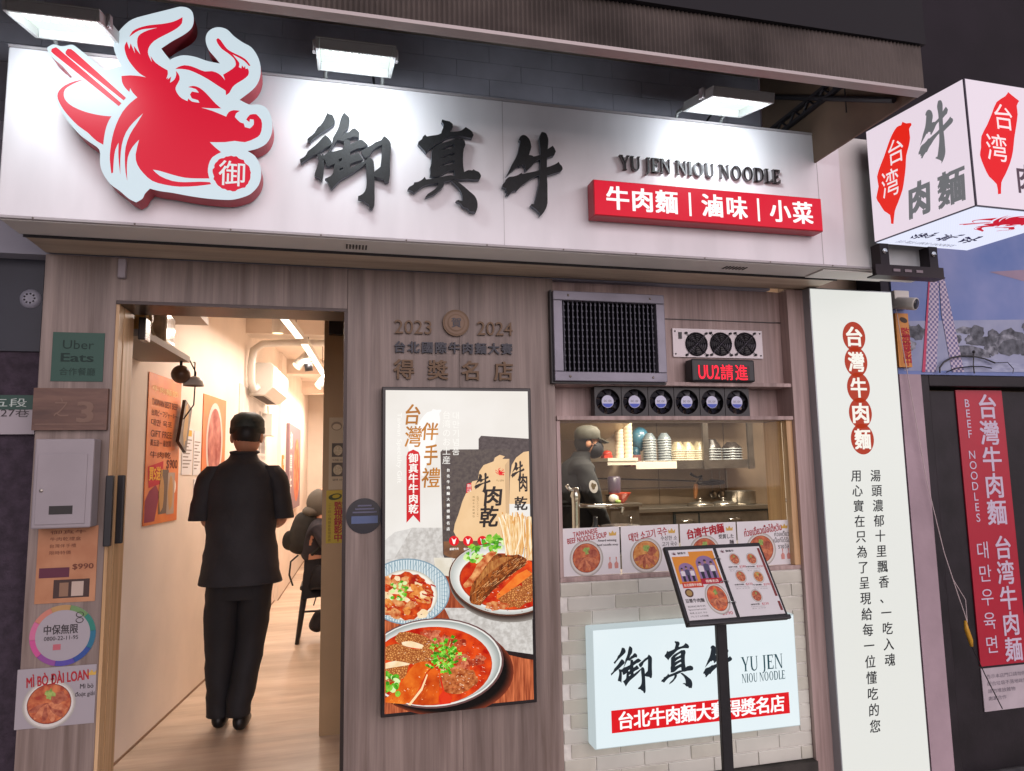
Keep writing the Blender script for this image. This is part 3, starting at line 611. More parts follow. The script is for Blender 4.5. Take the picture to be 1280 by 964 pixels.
# ------------------------------------------------------------------ tall light box on the pillar
PF = wall(-.07)
pb = thing('pillar_light_box', (2.49, -.03, -.1), 'tall narrow white light box with red discs and handwritten columns', 'light box')
px0 = PF.px(1011, 361)[0]; px1 = PF.px(1114, 366)[0]; pz1 = PF.px(1060, 362)[1]
MB().box(px0, -.07, -.1, px1, .0, pz1, mat('aluminium_side', '9fa3a8', rough=.35, metal=.5)).box(px0-.03, -.002, -.1, px1+.01, .012, pz1+.02, BLACKM).build('housing', pb, bevel=.002)
MB().rect(PF, (px0+.005, -.098, px1-.004, pz1-.006), mat('lit_acrylic', emit='e6e7e1', es=.94, col2='e6e7e2', vscale=2, rough=.3), .0015).build('lit_face', pb)
b = MB(); DISC = glow('b23a22', .9)
for k, (x, y) in enumerate(((1067, 421), (1069.5, 452.5), (1072.6, 484.7), (1075, 516.5), (1077.5, 549))):
    c = PF.px(x, y); b.poly(PF, ellipse(c[0], c[1], .0645, .0735, 40), DISC, .003)
    b.text(PF, '台灣牛肉麵'[k], (c[0]-.043, c[1]-.047, c[0]+.043, c[1]+.047), glow('f3f0e6', 1), .0045, bold=.03)
b.build('disc_lettering', pb)
b = MB(); HW = glow('35353a', .5)
b.cells(PF, '湯頭濃郁十里飄香、一吃入魂', PF.px(1093.5, 595), PF.px(1111.5, 825), .055, HW, .003, bold=.014, shear=.08)
b.cells(PF, '用心實在只為了呈現給每一位懂吃的您', PF.px(1069.5, 595), PF.px(1093, 908), .055, HW, .003, bold=.014, shear=.08)
b.build('column_lettering', pb)

# ------------------------------------------------------------------ picture screen beside the door
SC = wall(-.055)
sx0, sz0 = SC.px(480, 894); sx1, sz1 = SC.px(667, 488); sx1 = SC.px(660, 488)[0]; sz1 = SC.px(570, 488)[1]; sz0 = SC.px(575, 884)[1]
sc = thing('menu_screen', ((sx0+sx1)/2, -.03, sz0), 'upright picture screen of jerky packs and red noodle bowls', 'screen')
MB().box(sx0-.012, -.055, sz0-.012, sx1+.012, -.001, sz1+.012, mat('screen_bezel', '201a1c', rough=.3)).build('bezel', sc, bevel=.003)
ES = 1.02
def E_(n, c1, c2=None, **k): return mat('screen_'+n, emit=c1, col2=c2, es=ES, rough=.25, **k)
def clip(pts):
    """Sutherland-Hodgman against the screen rectangle"""
    for ax, val, sg_ in ((0, sx0+.002, 1), (0, sx1-.002, -1), (1, sz0+.002, 1), (1, sz1-.002, -1)):
        o = []
        for i in range(len(pts)):
            p, q = pts[i-1], pts[i]; a_, b_ = (p[ax]-val)*sg_, (q[ax]-val)*sg_
            if (a_ >= 0) != (b_ >= 0): t = a_/(a_-b_); o.append((p[0]+(q[0]-p[0])*t, p[1]+(q[1]-p[1])*t))
            if b_ >= 0: o.append(q)
        pts = o
    # drop duplicate points
    r_ = []
    for p in pts:
        if not r_ or (abs(p[0]-r_[-1][0])+abs(p[1]-r_[-1][1])) > 1e-6: r_.append(p)
    return r_
pic = MB(); LAY = [.0012]
def sp(pts, m, holes=(), sm=0):
    if sm: pts = smooth(pts, sm, 60)
    p = clip(pts)
    if len(p) > 2:
        LAY[0] += .00006; pic.poly(SC, p, m, LAY[0])
def A(pts, s_=1): return zoom(SC, pts, 470, 480, 6.4)      # crop coordinates of the photograph's three screen thirds
def B(pts): return zoom(SC, pts, 470, 630, 6.4)
def D(pts): return zoom(SC, pts, 470, 760, 6.095)
def el(f, cx, cy, rx, ry, rot=0, n=44): return f(ellipse(cx, cy, rx, ry, n, rot=rot))
sp([(sx0, sz0), (sx1, sz0), (sx1, sz1), (sx0, sz1)], E_('paper', 'e2ddd5', 'ebe7e1', vscale=3))
# table and cloth
sp(B([(60,560),(1260,480),(1260,960),(60,960)]), E_('tabletop', '7a2e1a', 'b85c38', vscale=7, stretch=(14, 1, 1.2), detail=6))
sp(D([(40,100),(1230,100),(1230,900),(40,900)]), E_('tabletop2', '8c3c22', 'd8764a', vscale=7, stretch=(15, 1, 1.2), detail=6))
CL = E_('cloth', 'b9b4ae', 'd8d4cf', vscale=60, detail=6)
sp(B([(60,300),(150,240),(290,190),(530,190),(540,420),(620,440),(580,560),(60,560)]), CL)
sp(B([(60,300),(150,225),(285,195),(150,430),(60,450)]), E_('cloth_light', 'cfcbc6', 'dedbd6', vscale=50))
sp(B([(460,430),(600,430),(620,500),(590,580),(480,560)]), E_('cloth_cream', 'd9d0bd', 'e6dfd0', vscale=30))
sp(D([(520,0),(1230,0),(1230,360),(1000,330),(900,280),(560,80)]), CL)
sp(D([(900,290),(1000,325),(1230,358),(1230,400),(1130,385),(960,345)]), E_('fold_dark', '1c1514', '2b2020', vscale=20))
# packs
PK = E_('pack', '463c3c', '5b504f', vscale=90, detail=6); TAN = E_('pack_tan', 'e6bf8f', 'eec99a', vscale=12)
sp(A([(820,440),(840,415),(1240,440),(1240,960),(820,960)]), PK)
sp(A([(1240,535),(1180,545),(1120,590),(1085,650),(1070,760),(1060,960),(1250,960)]), TAN, sm=1)
sp(A([(515,545),(535,525),(1065,522),(1075,535),(1066,960),(1066,1400),(545,1390),(535,1360)]), E_('pack_front', '4b4140', '60554f', vscale=90, detail=6))
sp(A([(1066,600),(1010,600),(1030,580),(990,567),(950,590),(940,620),(860,650),(825,700),(815,770),(770,780),(730,850),(690,940),(660,1040),(630,1120),(620,1180),(650,1240),(720,1290),(1066,1290)]), TAN, sm=1)
sp(A([(1030,650),(1066,600),(1066,1250),(1040,1200)]), E_('pack_gloss', 'c9a57c', 'dcb78c', vscale=5))
sp(B([(540,300),(1060,290),(1060,440),(620,436),(560,415),(540,400)]), E_('pack_base', '6b4a36', '8a5f40', vscale=30))
BRK = E_('ink', '2b2423')
def hexmix(a_, b_, t): return ''.join('%02x' % round(int(a_[i:i+2], 16)*(1-t)+int(b_[i:i+2], 16)*t) for i in (0, 2, 4))
def grad(f, cx, cy, r0, r1, dx, dy, c0, c1, n=10, rot=0):
    for k in range(n):
        t = k/(n-1); cc = hexmix(c0, c1, t); sp(f(ellipse(cx+dx*t, cy+dy*t, r0[0]+(r1[0]-r0[0])*t, r0[1]+(r1[1]-r0[1])*t, 44, rot=rot)), E_('tone_'+cc, cc))
def stx(txt, f, x0, y0, x1, y1, m, bold=0, shear=0):
    p = f([(x0, y1), (x1, y0)]); LAY[0] += .00006; pic.text(SC, txt, (p[0][0], p[0][1], p[1][0], p[1][1]), m, LAY[0], bold=bold, shear=shear)
def sbr(ch, f, x0, y0, x1, y1, m):
    p = f([(x0, y1), (x1, y0)]); LAY[0] += .0003; brush_at(pic, ch, SC, (p[0][0], p[0][1], p[1][0], p[1][1]), m, LAY[0], step=.00006); LAY[0] += .0003
sbr('牛', A, 785, 710, 915, 880, BRK); stx('肉', A, 865, 820, 1005, 975, BRK, .03, .1); stx('乾', A, 830, 975, 975, 1145, BRK, .03, .1)
sbr('牛', A, 1080, 615, 1185, 790, BRK)
stx('肉', A, 1145, 720, 1206, 860, BRK, .03); stx('乾', A, 1110, 900, 1206, 1010, BRK, .03)
pb_ = A([(950,740),(1030,665)]); bull(pic, SC, (pb_[0][0], pb_[0][1], pb_[1][0], pb_[1][1]), E_('red', 'e01422'), LAY[0]+.0001); LAY[0] += .0003
stx('YU JEN', A, 960, 765, 1020, 785, E_('tan_text', '8a6c4a'))
sp(A([(725,800),(760,790),(765,850),(720,875)]), E_('red2', 'd41428')); stx('新', A, 728, 800, 760, 830, E_('white', 'f6f3ec')); stx('口味', A, 728, 835, 760, 865, E_('white', 'f6f3ec'))
WT = E_('white', 'f6f3ec'); GOLD = E_('gold', 'a9681a', 'c98226', vscale=14)
p = A([(577,690),(577,1160)]); pic.cells(SC, '台北牛肉麵大賽得獎名店', p[0], p[1], .009*1.0*1.4, WT, LAY[0]+.0001, bold=.03)
p = A([(548,690),(548,1160)]); pic.cells(SC, 'TAIPEI BEEF NOODLE FESTIVAL', p[0], p[1], .006, E_('tan_text', '8a6c4a'), LAY[0]+.0001)
p = A([(780,905),(780,1060)]); pic.cells(SC, '辣味牛肉乾嚼勁', p[0], p[1], .009, E_('tan_text', '8a6c4a'), LAY[0]+.0001)
p = A([(812,905),(812,1060)]); pic.cells(SC, '台湾ビーフジャーキー', p[0], p[1], .009, E_('tan_text', '8a6c4a'), LAY[0]+.0001)
for cx, tx in ((623, '嚴選牛肉'), (735, '慢火烘烤'), (850, '')):
    sp(el(B, cx, 295, 40, 40), E_('red', 'e01422')); sp(B([(cx-14,290),(cx-20,270),(cx-6,285),(cx+6,285),(cx+20,270),(cx+14,290),(cx+6,320),(cx-6,320)]), WT)
    if tx: stx(tx, B, cx-35, 348, cx+35, 370, WT, .02)
# island watermark and titles
TWS = [((x-40)*1.5+205, (y-262)*1.0+200) for x, y in TW]
sp(A(TWS), E_('pale', 'f4f3f0'), sm=2)
stx('台', A, 238, 165, 352, 325, GOLD, .02, .15); stx('灣', A, 230, 338, 365, 505, GOLD, .012, .1)
stx('伴', A, 365, 310, 495, 450, GOLD, .015, .1); stx('手', A, 385, 485, 490, 650, GOLD, .02, .1); stx('禮', A, 365, 670, 510, 830, GOLD, .012, .1)
sp(A([(243,580),(255,545),(297,525),(340,545),(352,580),(352,1110),(297,1050),(243,1110)]), E_('ribbon', 'c4161e', 'd21c24', vscale=6)); LAY[0] += .0001
p = A([(298,595),(298,1000)]); pic.cells(SC, '御真牛牛肉乾', p[0], p[1], .0365, WT, LAY[0]+.0001, bold=.03)
p = A([(562,250),(562,610)]); pic.cells(SC, '台湾のお土産', p[0], p[1], .033, WT, LAY[0]+.0003)
p = A([(640,255),(640,540)]); pic.cells(SC, '대만기념품', p[0], p[1], .032, WT, LAY[0]+.0003)
SCV = Frame(SC.o, (0, 0, -1), (1, 0, 0)); q0 = A([(178, 232)])[0]; q1 = A([(178, 795)])[0]
pic.text(SCV, 'Taiwan Specialty Gift', (-q0[1], A([(160, 300)])[0][0], -q1[1], A([(205, 300)])[0][0]), WT, LAY[0]+.0003); LAY[0] += .0004
SPK = ('f6c2a4', 'ffe6d2', '6a160a', 'ee7a4a', '8e2a14')
# side bowl, left
RIM = E_('rim_blue', '9fb4bd', 'd7e1e3', kind='wave', vscale=30, stretch=(1, 1, .2)); PORC = E_('porcelain', 'c2c9c6', 'e3e6e2', vscale=8)
OIL = E_('oil', '9c1e0a', 'e2581e', vscale=34, detail=8); MEAT = E_('meat', '54220c', 'b8642a', vscale=55, detail=10, stretch=(2.5, 1, 1)); CHUNK = E_('chunk', 'b5481c', 'f0b070', vscale=40, detail=6)
BROTH = E_('broth', 'b41606', 'f0561a', vscale=18, detail=8); HERB = E_('herb', '3f9a18', '9fd84a', vscale=50, detail=5); HERB2 = E_('herb2', '2f7d12', '6cc82e', vscale=60)
TRIPE = E_('tripe', '8a3a14', 'e8a05a', kind='cell', vscale=120, lo=.0, hi=.35); CARROT = E_('carrot', 'cf4a0a', 'f4882c', vscale=16); CARROT2 = E_('carrot_deep', 'b43408', 'e8661c', vscale=16); NOOD = E_('noodle', 'efc58c', 'f8e2b8', vscale=40); NOODD = E_('noodle_shade', 'd89a58')
sp(el(B, 255, 700, 335, 265), E_('rim_edge', '7f99a8')); sp(el(B, 255, 700, 325, 255), RIM)
for k in range(46):
    an = k/46*2*math.pi; c_, s_ = math.cos(an), math.sin(an); w_ = .02
    sp(B([(255+250*math.cos(an-w_), 705+190*math.sin(an-w_)), (255+316*math.cos(an-w_*.5), 702+246*math.sin(an-w_*.5)), (255+316*math.cos(an+w_*.5), 702+246*math.sin(an+w_*.5))]), E_('glaze_line', '6f93a4'))
grad(B, 245, 728, (246, 206), (228, 190), 0, 2, 'b9b4a6', 'f0eadc', 8)
sp(B(rough_blob(230, 735, 218, 185, 40, .07, 0, 5)), OIL)
rd = random.Random(4)
for k in range(34):
    x, y = 235+rd.uniform(-180, 170), 740+rd.uniform(-150, 150)
    sp(B(rough_blob(x, y, rd.uniform(25, 58), rd.uniform(18, 36), 12, .22, rd.uniform(-.8, .8), k)), rd.choice([CHUNK, CHUNK, E_('tofu', 'f0cf9c', 'fae6c4', vscale=30), E_('chunk2', 'c8601c', 'f0a050', vscale=50)]))
for k in range(26):
    x, y = 175+rd.uniform(-70, 70), 690+rd.uniform(-70, 70)
    sp(el(B, x, y, rd.uniform(12, 24), rd.uniform(9, 16), rd.uniform(-1, 1), 12), rd.choice([HERB, E_('scallion', 'c9e88a', 'e6f5c2', vscale=30), HERB2]))
for k in range(12):
    x, y = 330+rd.uniform(-60, 110), 650+rd.uniform(-60, 110); sp(B([(x, y), (x+40, y+16), (x+44, y+28), (x, y+12)]), E_('chili', 'b0140c'))
# right bowl
grad(B, 1030, 640, (450, 300), (436, 284), -18, -34, '8c857e', '2a1a14', 9, .12); sp(el(B, 1010, 600, 435, 290, .12), E_('rim_brown', '5a3628')); sp(el(B, 1012, 596, 426, 281, .12), E_('rim_sheen', 'cfc6bd')); grad(B, 1012, 598, (420, 275), (372, 228), 14, 16, 'b9bdb8', 'eceae4', 12, .12); grad(B, 1030, 618, (370, 224), (358, 213), 0, 2, 'b04a2a', '8a1a08', 4, .12)
sp(el(B, 1030, 620, 360, 215, .12), BROTH)
sp(B(rough_blob(1120, 740, 150, 80, 24, .15, -.2, 8)), TRIPE); sp(B(rough_blob(960, 810, 95, 36, 20, .18, 0, 9)), CHUNK); sp(B(rough_blob(1215, 620, 60, 90, 20, .12, 0, 19)), TRIPE)
sp(B([(960,720),(1120,560),(1200,520),(1240,560),(1080,680),(960,760)]), E_('broth_gloss', 'e65a1a', 'f59a3a', vscale=12))
for k in range(60):
    x, y = 860+rd.uniform(-150, 160), 360+rd.uniform(-90, 90)-(.0)
    if abs(x-860)/160+abs(y-360)/130 < 1.15: sp(B(rough_blob(x, y+(860-x)*.35, rd.uniform(14, 34), rd.uniform(10, 20), 9, .35, rd.uniform(-1, 1), 100+k)), rd.choice([HERB, HERB2, E_('scallion', 'c9e88a', 'e6f5c2', vscale=30)]))
NDS = [NOOD, E_('noodle2', 'e2a860', 'f2cf94', vscale=30), E_('noodle3', 'f6e3bc', 'fbf0d8', vscale=30), E_('noodle_shade', 'b8743a', 'd89a58', vscale=20)]
def strand(x0, y0, x1, y1, sway, t, m):
    L_, R__ = [], []
    for i in range(9):
        q_ = i/8; x = x0+(x1-x0)*q_+sway*math.sin(q_*math.pi*1.3); y = y0+(y1-y0)*q_; L_.append((x-t/2, y)); R__.append((x+t/2, y+2))
    sp(B(L_+R__[::-1]), m)
sp(B([(985, 110), (1175, 95), (1190, 250), (1165, 400), (1035, 400), (1000, 240)]), E_('noodle_shade', 'b8743a', 'd89a58', vscale=20))
for k in range(44):
    x = 968+rd.uniform(0, 205); c_ = (x-968)/205
    strand(x, 72+rd.uniform(-14, 40), 1040+c_*110+rd.uniform(-25, 25), 404, rd.uniform(-16, 22), rd.uniform(7, 12), NDS[k*7 % 4 if k < 30 else k % 3])
for k in range(18):
    x = 1172+rd.uniform(-4, 60); strand(x, 92+rd.uniform(0, 30), x+rd.uniform(-20, 25), 445, rd.uniform(-12, 14), rd.uniform(6, 10), NDS[k % 4])
sp(B([(690,640),(760,560),(800,480),(880,390),(920,370),(960,385),(900,460),(820,560),(760,650),(700,668)]), CHUNK)
sp(B([(740,760),(760,640),(820,560),(900,450),(960,395),(1060,410),(1130,400),(1195,440),(1180,490),(1100,540),(1010,610),(930,680),(860,760),(830,805),(770,795)]), MEAT, sm=2)
sp(B([(860,760),(930,680),(1010,610),(1100,540),(1185,478),(1195,440),(1120,500),(1000,590),(900,670),(840,740)]), E_('meat_dark', '4a200e', '7a3c1a', vscale=30))
sp(B([(900,460),(1000,420),(1090,420),(990,480),(880,560),(800,650),(780,700),(800,610),(850,530)]), E_('meat_light', '9a5426', 'c88848', vscale=40, stretch=(3, 1, 1)))
for k in range(230):
    u_, v_ = rd.random(), rd.random(); x = 770+u_*400+v_*70-35; y = 770-u_*330+v_*90-70; l_ = rd.uniform(8, 30)
    if x < 1190 and y > 405: sp(B([(x-l_*.7, y+l_*.6), (x+l_*.7, y-l_*.6), (x+l_*.7+3, y-l_*.6+3)]), E_('fibre%d' % (k % 5), ('d8965a', '3e1808', '8a4a20', 'e6b078', '5c2a10')[k % 5]))
for k in range(150):
    q_ = k % 5; cx_k, cy_k, wx_k, wy_k = ((1030, 760, 170, 90), (235, 740, 190, 160))[k > 55]
    x, y = cx_k+rd.uniform(-wx_k, wx_k), cy_k+rd.uniform(-wy_k, wy_k); l_ = rd.uniform(3, 10); sp(B([(x-l_, y), (x, y-l_*.6), (x+l_, y+2)]), E_('speck%d' % q_, SPK[q_]))
# front bowl
grad(D, 470, 445, (560, 352), (520, 322), -18, -8, '7a3420', '0f0a09', 12, .05)
sp(el(D, 430, 400, 525, 338, -.06), E_('rim_plum', '6a4a48')); sp(el(D, 428, 398, 512, 326, -.06), E_('rim_light', 'e8e6e0')); sp(el(D, 426, 396, 500, 316, -.06), E_('porcelain2', 'b6bab4', 'd5d8d2', vscale=6))
grad(D, 430, 396, (498, 314), (452, 292), -18, 22, '9aa09c', 'e6e6e0', 14, -.05); grad(D, 412, 420, (456, 295), (448, 288), -2, 0, 'c8502a', '8e1606', 4, -.05); sp(el(D, 410, 420, 452, 292, -.05), BROTH)
for k in range(30):
    x, y = 600+rd.uniform(-230, 230), 290+rd.uniform(-150, 170)
    if ((x-420)/430)**2+((y-420)/280)**2 < .85: sp(D(rough_blob(x, y, rd.uniform(35, 75), rd.uniform(20, 42), 16, .2, rd.uniform(-.6, .6), 300+k)), rd.choice([E_('meat_red', '8e2412', 'd8603a', vscale=60, detail=8), E_('meat_red2', 'a23018', 'e89068', vscale=70, detail=8)]))
sp(D(rough_blob(610, 530, 150, 95, 28, .08, -.15, 12)), E_('meat_ball', '8e3a16', 'd88048', vscale=55, detail=8))
sp(D([(60,280),(150,250),(270,290),(400,300),(430,370),(330,400),(200,400),(60,370)]), TRIPE, sm=2)
sp(D([(135,215),(170,165),(270,170),(370,200),(440,250),(420,300),(330,290),(180,260)]), TRIPE, sm=2); sp(D([(190,240),(260,232),(350,262),(340,290),(260,280),(195,262)]), E_('tofu', 'f0cf9c', 'fae6c4', vscale=30), sm=2)
sp(D([(60,400),(140,380),(250,400),(200,440),(60,440)]), E_('tofu', 'f0cf9c', 'fae6c4', vscale=30), sm=2); sp(D([(60,440),(240,410),(220,500),(140,540),(60,540)]), TRIPE, sm=1)
sp(D([(60,660),(150,600),(210,500),(290,400),(380,385),(420,420),(370,470),(330,560),(250,690),(160,700),(60,690)]), CARROT, sm=2)
sp(D([(240,700),(330,590),(380,470),(430,430),(465,460),(470,560),(460,700),(350,715)]), CARROT2, sm=2)
for k in range(260):
    x, y = 620+rd.uniform(-260, 240), 300+rd.uniform(-170, 330)
    if ((x-420)/425)**2+((y-420)/270)**2 < .9 and x > 330+max(0, (y-330)*.6): a_ = rd.uniform(-1, 1); l_ = rd.uniform(3, 13); sp(D([(x-l_, y-l_*a_*.5-2), (x+l_, y+l_*a_*.5-1), (x+l_*.8, y+l_*a_*.5+3)]), E_('speck%d' % (k % 5), SPK[k % 5]))
for k in range(70):
    x, y = 230+rd.uniform(-140, 190), 640+rd.uniform(-70, 60); l_ = rd.uniform(4, 12)
    if x > 90: sp(D([(x-l_*.4, y+l_), (x+l_*.5, y-l_), (x+l_*.6, y-l_*.6)]), E_('carrot_fleck%d' % (k % 2), ('ffb45a', 'c23c08')[k % 2]))
sp(D([(232,700),(330,575),(372,470),(380,478),(340,590),(250,705)]), E_('gloss', 'ffd9a8'))
sp(D([(460,640),(490,600),(470,500),(478,495),(505,600),(560,640),(550,690),(470,700)]), E_('sauce', 'c8100c', 'e23a1a', vscale=20), sm=1)
for k in range(18):
    x, y = 110+rd.uniform(-50, 50), 550+rd.uniform(-85, 75); sp(el(D, x, y, rd.uniform(18, 32), rd.uniform(14, 24), rd.uniform(-1, 1), 14), rd.choice([HERB, HERB2, E_('scallion', 'c9e88a', 'e6f5c2', vscale=30)]))
for k in range(150):
    a_ = rd.uniform(0, 6.28); r_ = rd.random()**.6; lobe = 1+.28*math.sin(a_*5+.7); x = 505+118*r_*lobe*math.cos(a_); y = 330+130*r_*lobe*math.sin(a_); z_ = rd.uniform(9, 24)
    sp(D([(x+z_*(1 if i % 2 else .55)*math.cos(i*.785+a_), y+z_*.8*(1 if i % 2 else .55)*math.sin(i*.785+a_)) for i in range(8)]), E_('sprig%d' % (k % 5), ('3a9412', '5cb824', '82d23c', '2f7a10', 'a4e35e')[(k+k//60) % 5]))
for k in range(22): a_ = k*.285; sp(D([(505, 330), (505+105*math.cos(a_)-2, 325+112*math.sin(a_)), (505+105*math.cos(a_)+2, 325+112*math.sin(a_)+2)]), E_('vein%d' % (k % 2), ('b8ea7a', '3f9012')[k % 2]))
for k in range(60):
    an = rd.uniform(0, 6.28); r_ = rd.uniform(.1, .85); x, y = 420+430*r_*math.cos(an), 425+275*r_*math.sin(an); sp(el(D, x, y, rd.uniform(2, 7), rd.uniform(1.5, 4), rd.uniform(-1, 1), 8), E_('gloss', 'ffd9a8'))
pic.build('picture', sc)

# ------------------------------------------------------------------ low light box on the brick apron
LB = wall(-.085)
lb = thing('low_light_box', (1.56, -.04, .23), 'wide white light box with brush characters and red strip on the tiled apron', 'light box')
lx0 = LB.px(741.5, 860)[0]; lx1 = LB.px(997, 840)[0]; lz1 = LB.px(866, 777)[1]; lz0 = LB.px(872, 923)[1]
LBM = mat('lit_box_white', emit='e0eef2', es=.98, col2='e6f1f4', vscale=2, rough=.3)
MB().box(lx0, -.085, lz0, lx1, -.002, lz1, mat('lit_box_edge', emit='cfdde0', es=.75)).build('housing', lb, bevel=.006)
MB().rect(LB, (lx0+.006, lz0+.006, lx1-.006, lz1-.006), LBM, .0015).build('lit_face', lb)
b = MB(); DK = glow('22303a', .55)
for ch, bx_ in (('御', (763, 807, 815, 868)), ('真', (825, 801, 866, 862)), ('牛', (878, 803, 915, 857))): brush_at(b, ch, LB, LB.box(*bx_), DK, .003)
b.build('brush_lettering', lb)
b = MB(); TEAL = glow('1f5560', .6); caps(b, 'YU JEN', LB, LB.box(926, 819, 979, 837), TEAL, .003); caps(b, 'NIOU NOODLE', LB, LB.box(926.5, 840, 981, 851), TEAL, .003); b.build('serif_lettering', lb)
b = MB(); rb_ = LB.box(764, 879, 986, 900); rb_ = (LB.px(764, 900)[0], LB.px(875, 904)[1], LB.px(986, 875)[0], LB.px(875, 876.5)[1]); rb_ = (rb_[0], rb_[1], rb_[2], rb_[3])
b.rect(LB, rb_, glow('e0101a', .95), .003); zc = (rb_[1]+rb_[3])/2
b.cells(LB, '台北牛肉麵大賽得獎名店', (rb_[0]+.062, zc), (rb_[2]-.06, zc), .068, glow('ffffff', 1), .0045, bold=.026); b.build('red_strip', lb)

# ------------------------------------------------------------------ award lettering on the cladding
aw = thing('award_lettering', (.48, 0, 1.9), 'raised dark and bronze award lettering with a round medallion on the cladding', 'lettering')
BRZ = mat('bronze_letter', '54412f', rough=.4, metal=.5); NVY = mat('navy_letter', '171a2c', rough=.4)
b = MB(); b.text(W0, '2023', W0.box(493, 401, 539, 418), BRZ, .012, thick=.011); b.text(W0, '2024', W0.box(596, 403, 640, 420), BRZ, .012, thick=.011); b.build('year_numerals', aw)
b = MB(); b.cells(W0, '台北國際牛肉麵大賽', W0.px(499.5, 434.5), W0.px(633, 437), .047, NVY, .012, bold=.03, thick=.011); b.build('contest_lettering', aw)
b = MB(); b.cells(W0, '得獎名店', W0.px(505, 462.5), W0.px(629, 465), .082, BRZ, .012, bold=.02, thick=.011); b.build('award_title', aw)
c = W0.px(569.5, 404.5); b = MB(); rr = W0.px(586, 404)[0]-c[0]
b.poly(W0, ellipse(*c, rr, rr), BRZ, .014, .013); b.poly(W0, ellipse(*c, rr*.84, rr*.84), mat('bronze_light', '5c4a3c', rough=.35, metal=.5), .0155); b.poly(W0, ellipse(*c, rr*.66, rr*.66), BRZ, .017); b.poly(W0, ellipse(*c, rr*.58, rr*.58), MATS['bronze_light'], .0185)
b.text(W0, '賀', (c[0]-rr*.36, c[1]-rr*.36, c[0]+rr*.36, c[1]+rr*.36), NVY, .020, bold=.015); b.build('medallion', aw)
ORD = ['first', 'second', 'third', 'fourth', 'fifth', 'sixth', 'seventh', 'eighth', 'ninth', 'tenth']
# ------------------------------------------------------------------ exhaust grille, fan plate, LED board, row of fans
gf = wall(-.05)
g0 = gf.px(694, 476); g1 = gf.px(830, 369); gx0, gz0, gx1, gz1 = g0[0], g0[1], g1[0], g1[1]
t = thing('exhaust_grille', ((gx0+gx1)/2, .04, gz0), 'large square grey exhaust grille with dark vertical fins', 'grille')
fr = .042; b = MB(); GM = mat('galvanised_frame', '7d7b86', rough=.45, metal=.4, var=.12, vscale=7)
b.box(gx0, -.05, gz1-fr, gx1, .044, gz1, GM); b.box(gx0, -.05, gz0, gx1, .044, gz0+fr, GM); b.box(gx0, -.05, gz0+fr+.0005, gx0+fr, .044, gz1-fr-.0005, GM); b.box(gx1-fr, -.05, gz0+fr+.0005, gx1, .044, gz1-fr-.0005, GM)
for x in (gx0+.07, gx1-.07):
    for z in (gz0+.02, gz1-.02): b.lathe((x, -.05, z), [(0, .003), (.005, .003), (.006, 0)], STEELD, 8, (0, -1, 0))
b.build('frame', t, bevel=.003)
MB().box(gx0-.009, -.03, gz0-.008, gx0-.0005, .03, gz1+.006, PLASK).box(gx0-.0004, -.03, gz0-.009, gx1+.004, .03, gz0-.0005, PLASK).build('gasket', t)
b = MB(); nf = 21; FM = mat('dark_fin', '3a3a44', rough=.35, metal=.5); b.box(gx0+fr, .02, gz0+fr, gx1-fr, .04, gz1-fr, mat('grille_void', '0c0c10', rough=.9))
for k in range(nf):
    x = gx0+fr+.012+k*(gx1-gx0-2*fr-.024)/(nf-1); b.box(x-.002, -.03, gz0+fr, x+.002, .019, gz1-fr, FM)
    for j in range(11):
        z = gz0+fr+.015+j*(gz1-gz0-2*fr-.03)/10; b.box(x-.004, -.034+.001*(k % 2), z-.004, x+.004, -.0302, z+.004, FM)
b.build('fins', t)
pf_ = wall(.035); p0 = pf_.px(842, 446); p1 = pf_.px(952, 414)
t = thing('fan_plate', ((p0[0]+p1[0])/2, .04, p0[1]), 'pale steel plate with a switch and three round guarded fans', 'fan panel')
b = MB(); b.box(p0[0], .035, p0[1], p1[0], .0445, p1[1], mat('satin_plate', 'b9b2b4', rough=.35, metal=.3))
for x in (p0[0]+.012, p1[0]-.012):
    for z in (p0[1]+.014, p1[1]-.014): b.lathe((x, .035, z), [(0, .002), (.004, .002), (.004, 0)], PLASK, 8, (0, -1, 0))
b.box(p0[0]+.03, .031, p1[1]-.05, p0[0]+.046, .0349, p1[1]-.018, PLASK); b.build('plate', t)
for px in (870.5, 901, 931.5):
    c = pf_.px(px, 430.4); b = MB(); rr = .058
    b.poly(pf_, ellipse(*c, rr, rr, 32), mat('grille_void'), .001)
    for r_ in (.054, .043, .032, .021, .011): b.tube([pf_.at(c[0]+r_*math.cos(a/16*math.pi), c[1]+r_*math.sin(a/16*math.pi), .008) for a in range(33)], .0016, mat('guard_wire', '55525a', rough=.3, metal=.8), 5, False)
    for a in (45, 135): b.tube([pf_.at(c[0]+.075*math.cos(R(a)), c[1]+.075*math.sin(R(a)), .006), pf_.at(c[0]-.075*math.cos(R(a)), c[1]-.075*math.sin(R(a)), .006)], .0018, MATS['guard_wire'], 5)
    for a in (45, 135, 225, 315): b.lathe(pf_.at(c[0]+.074*math.cos(R(a)), c[1]+.074*math.sin(R(a)), 0), [(0, .008), (.006, .008), (.006, 0)], PLASK, 8, (0, -1, 0))
    for a in range(7): an = a/7*6.283; b.add([pf_.at(c[0]+.014*math.cos(an), c[1]+.014*math.sin(an), .003), pf_.at(c[0]+.05*math.cos(an+.2), c[1]+.05*math.sin(an+.2), .002), pf_.at(c[0]+.05*math.cos(an+.75), c[1]+.05*math.sin(an+.75), .005), pf_.at(c[0]+.014*math.cos(an+.7), c[1]+.014*math.sin(an+.7), .004)], [(0, 1, 2, 3)], BLACKM)
    b.build('fan', t)
lf = wall(-.035); l0 = lf.px(866, 480); l1 = lf.px(943, 450)
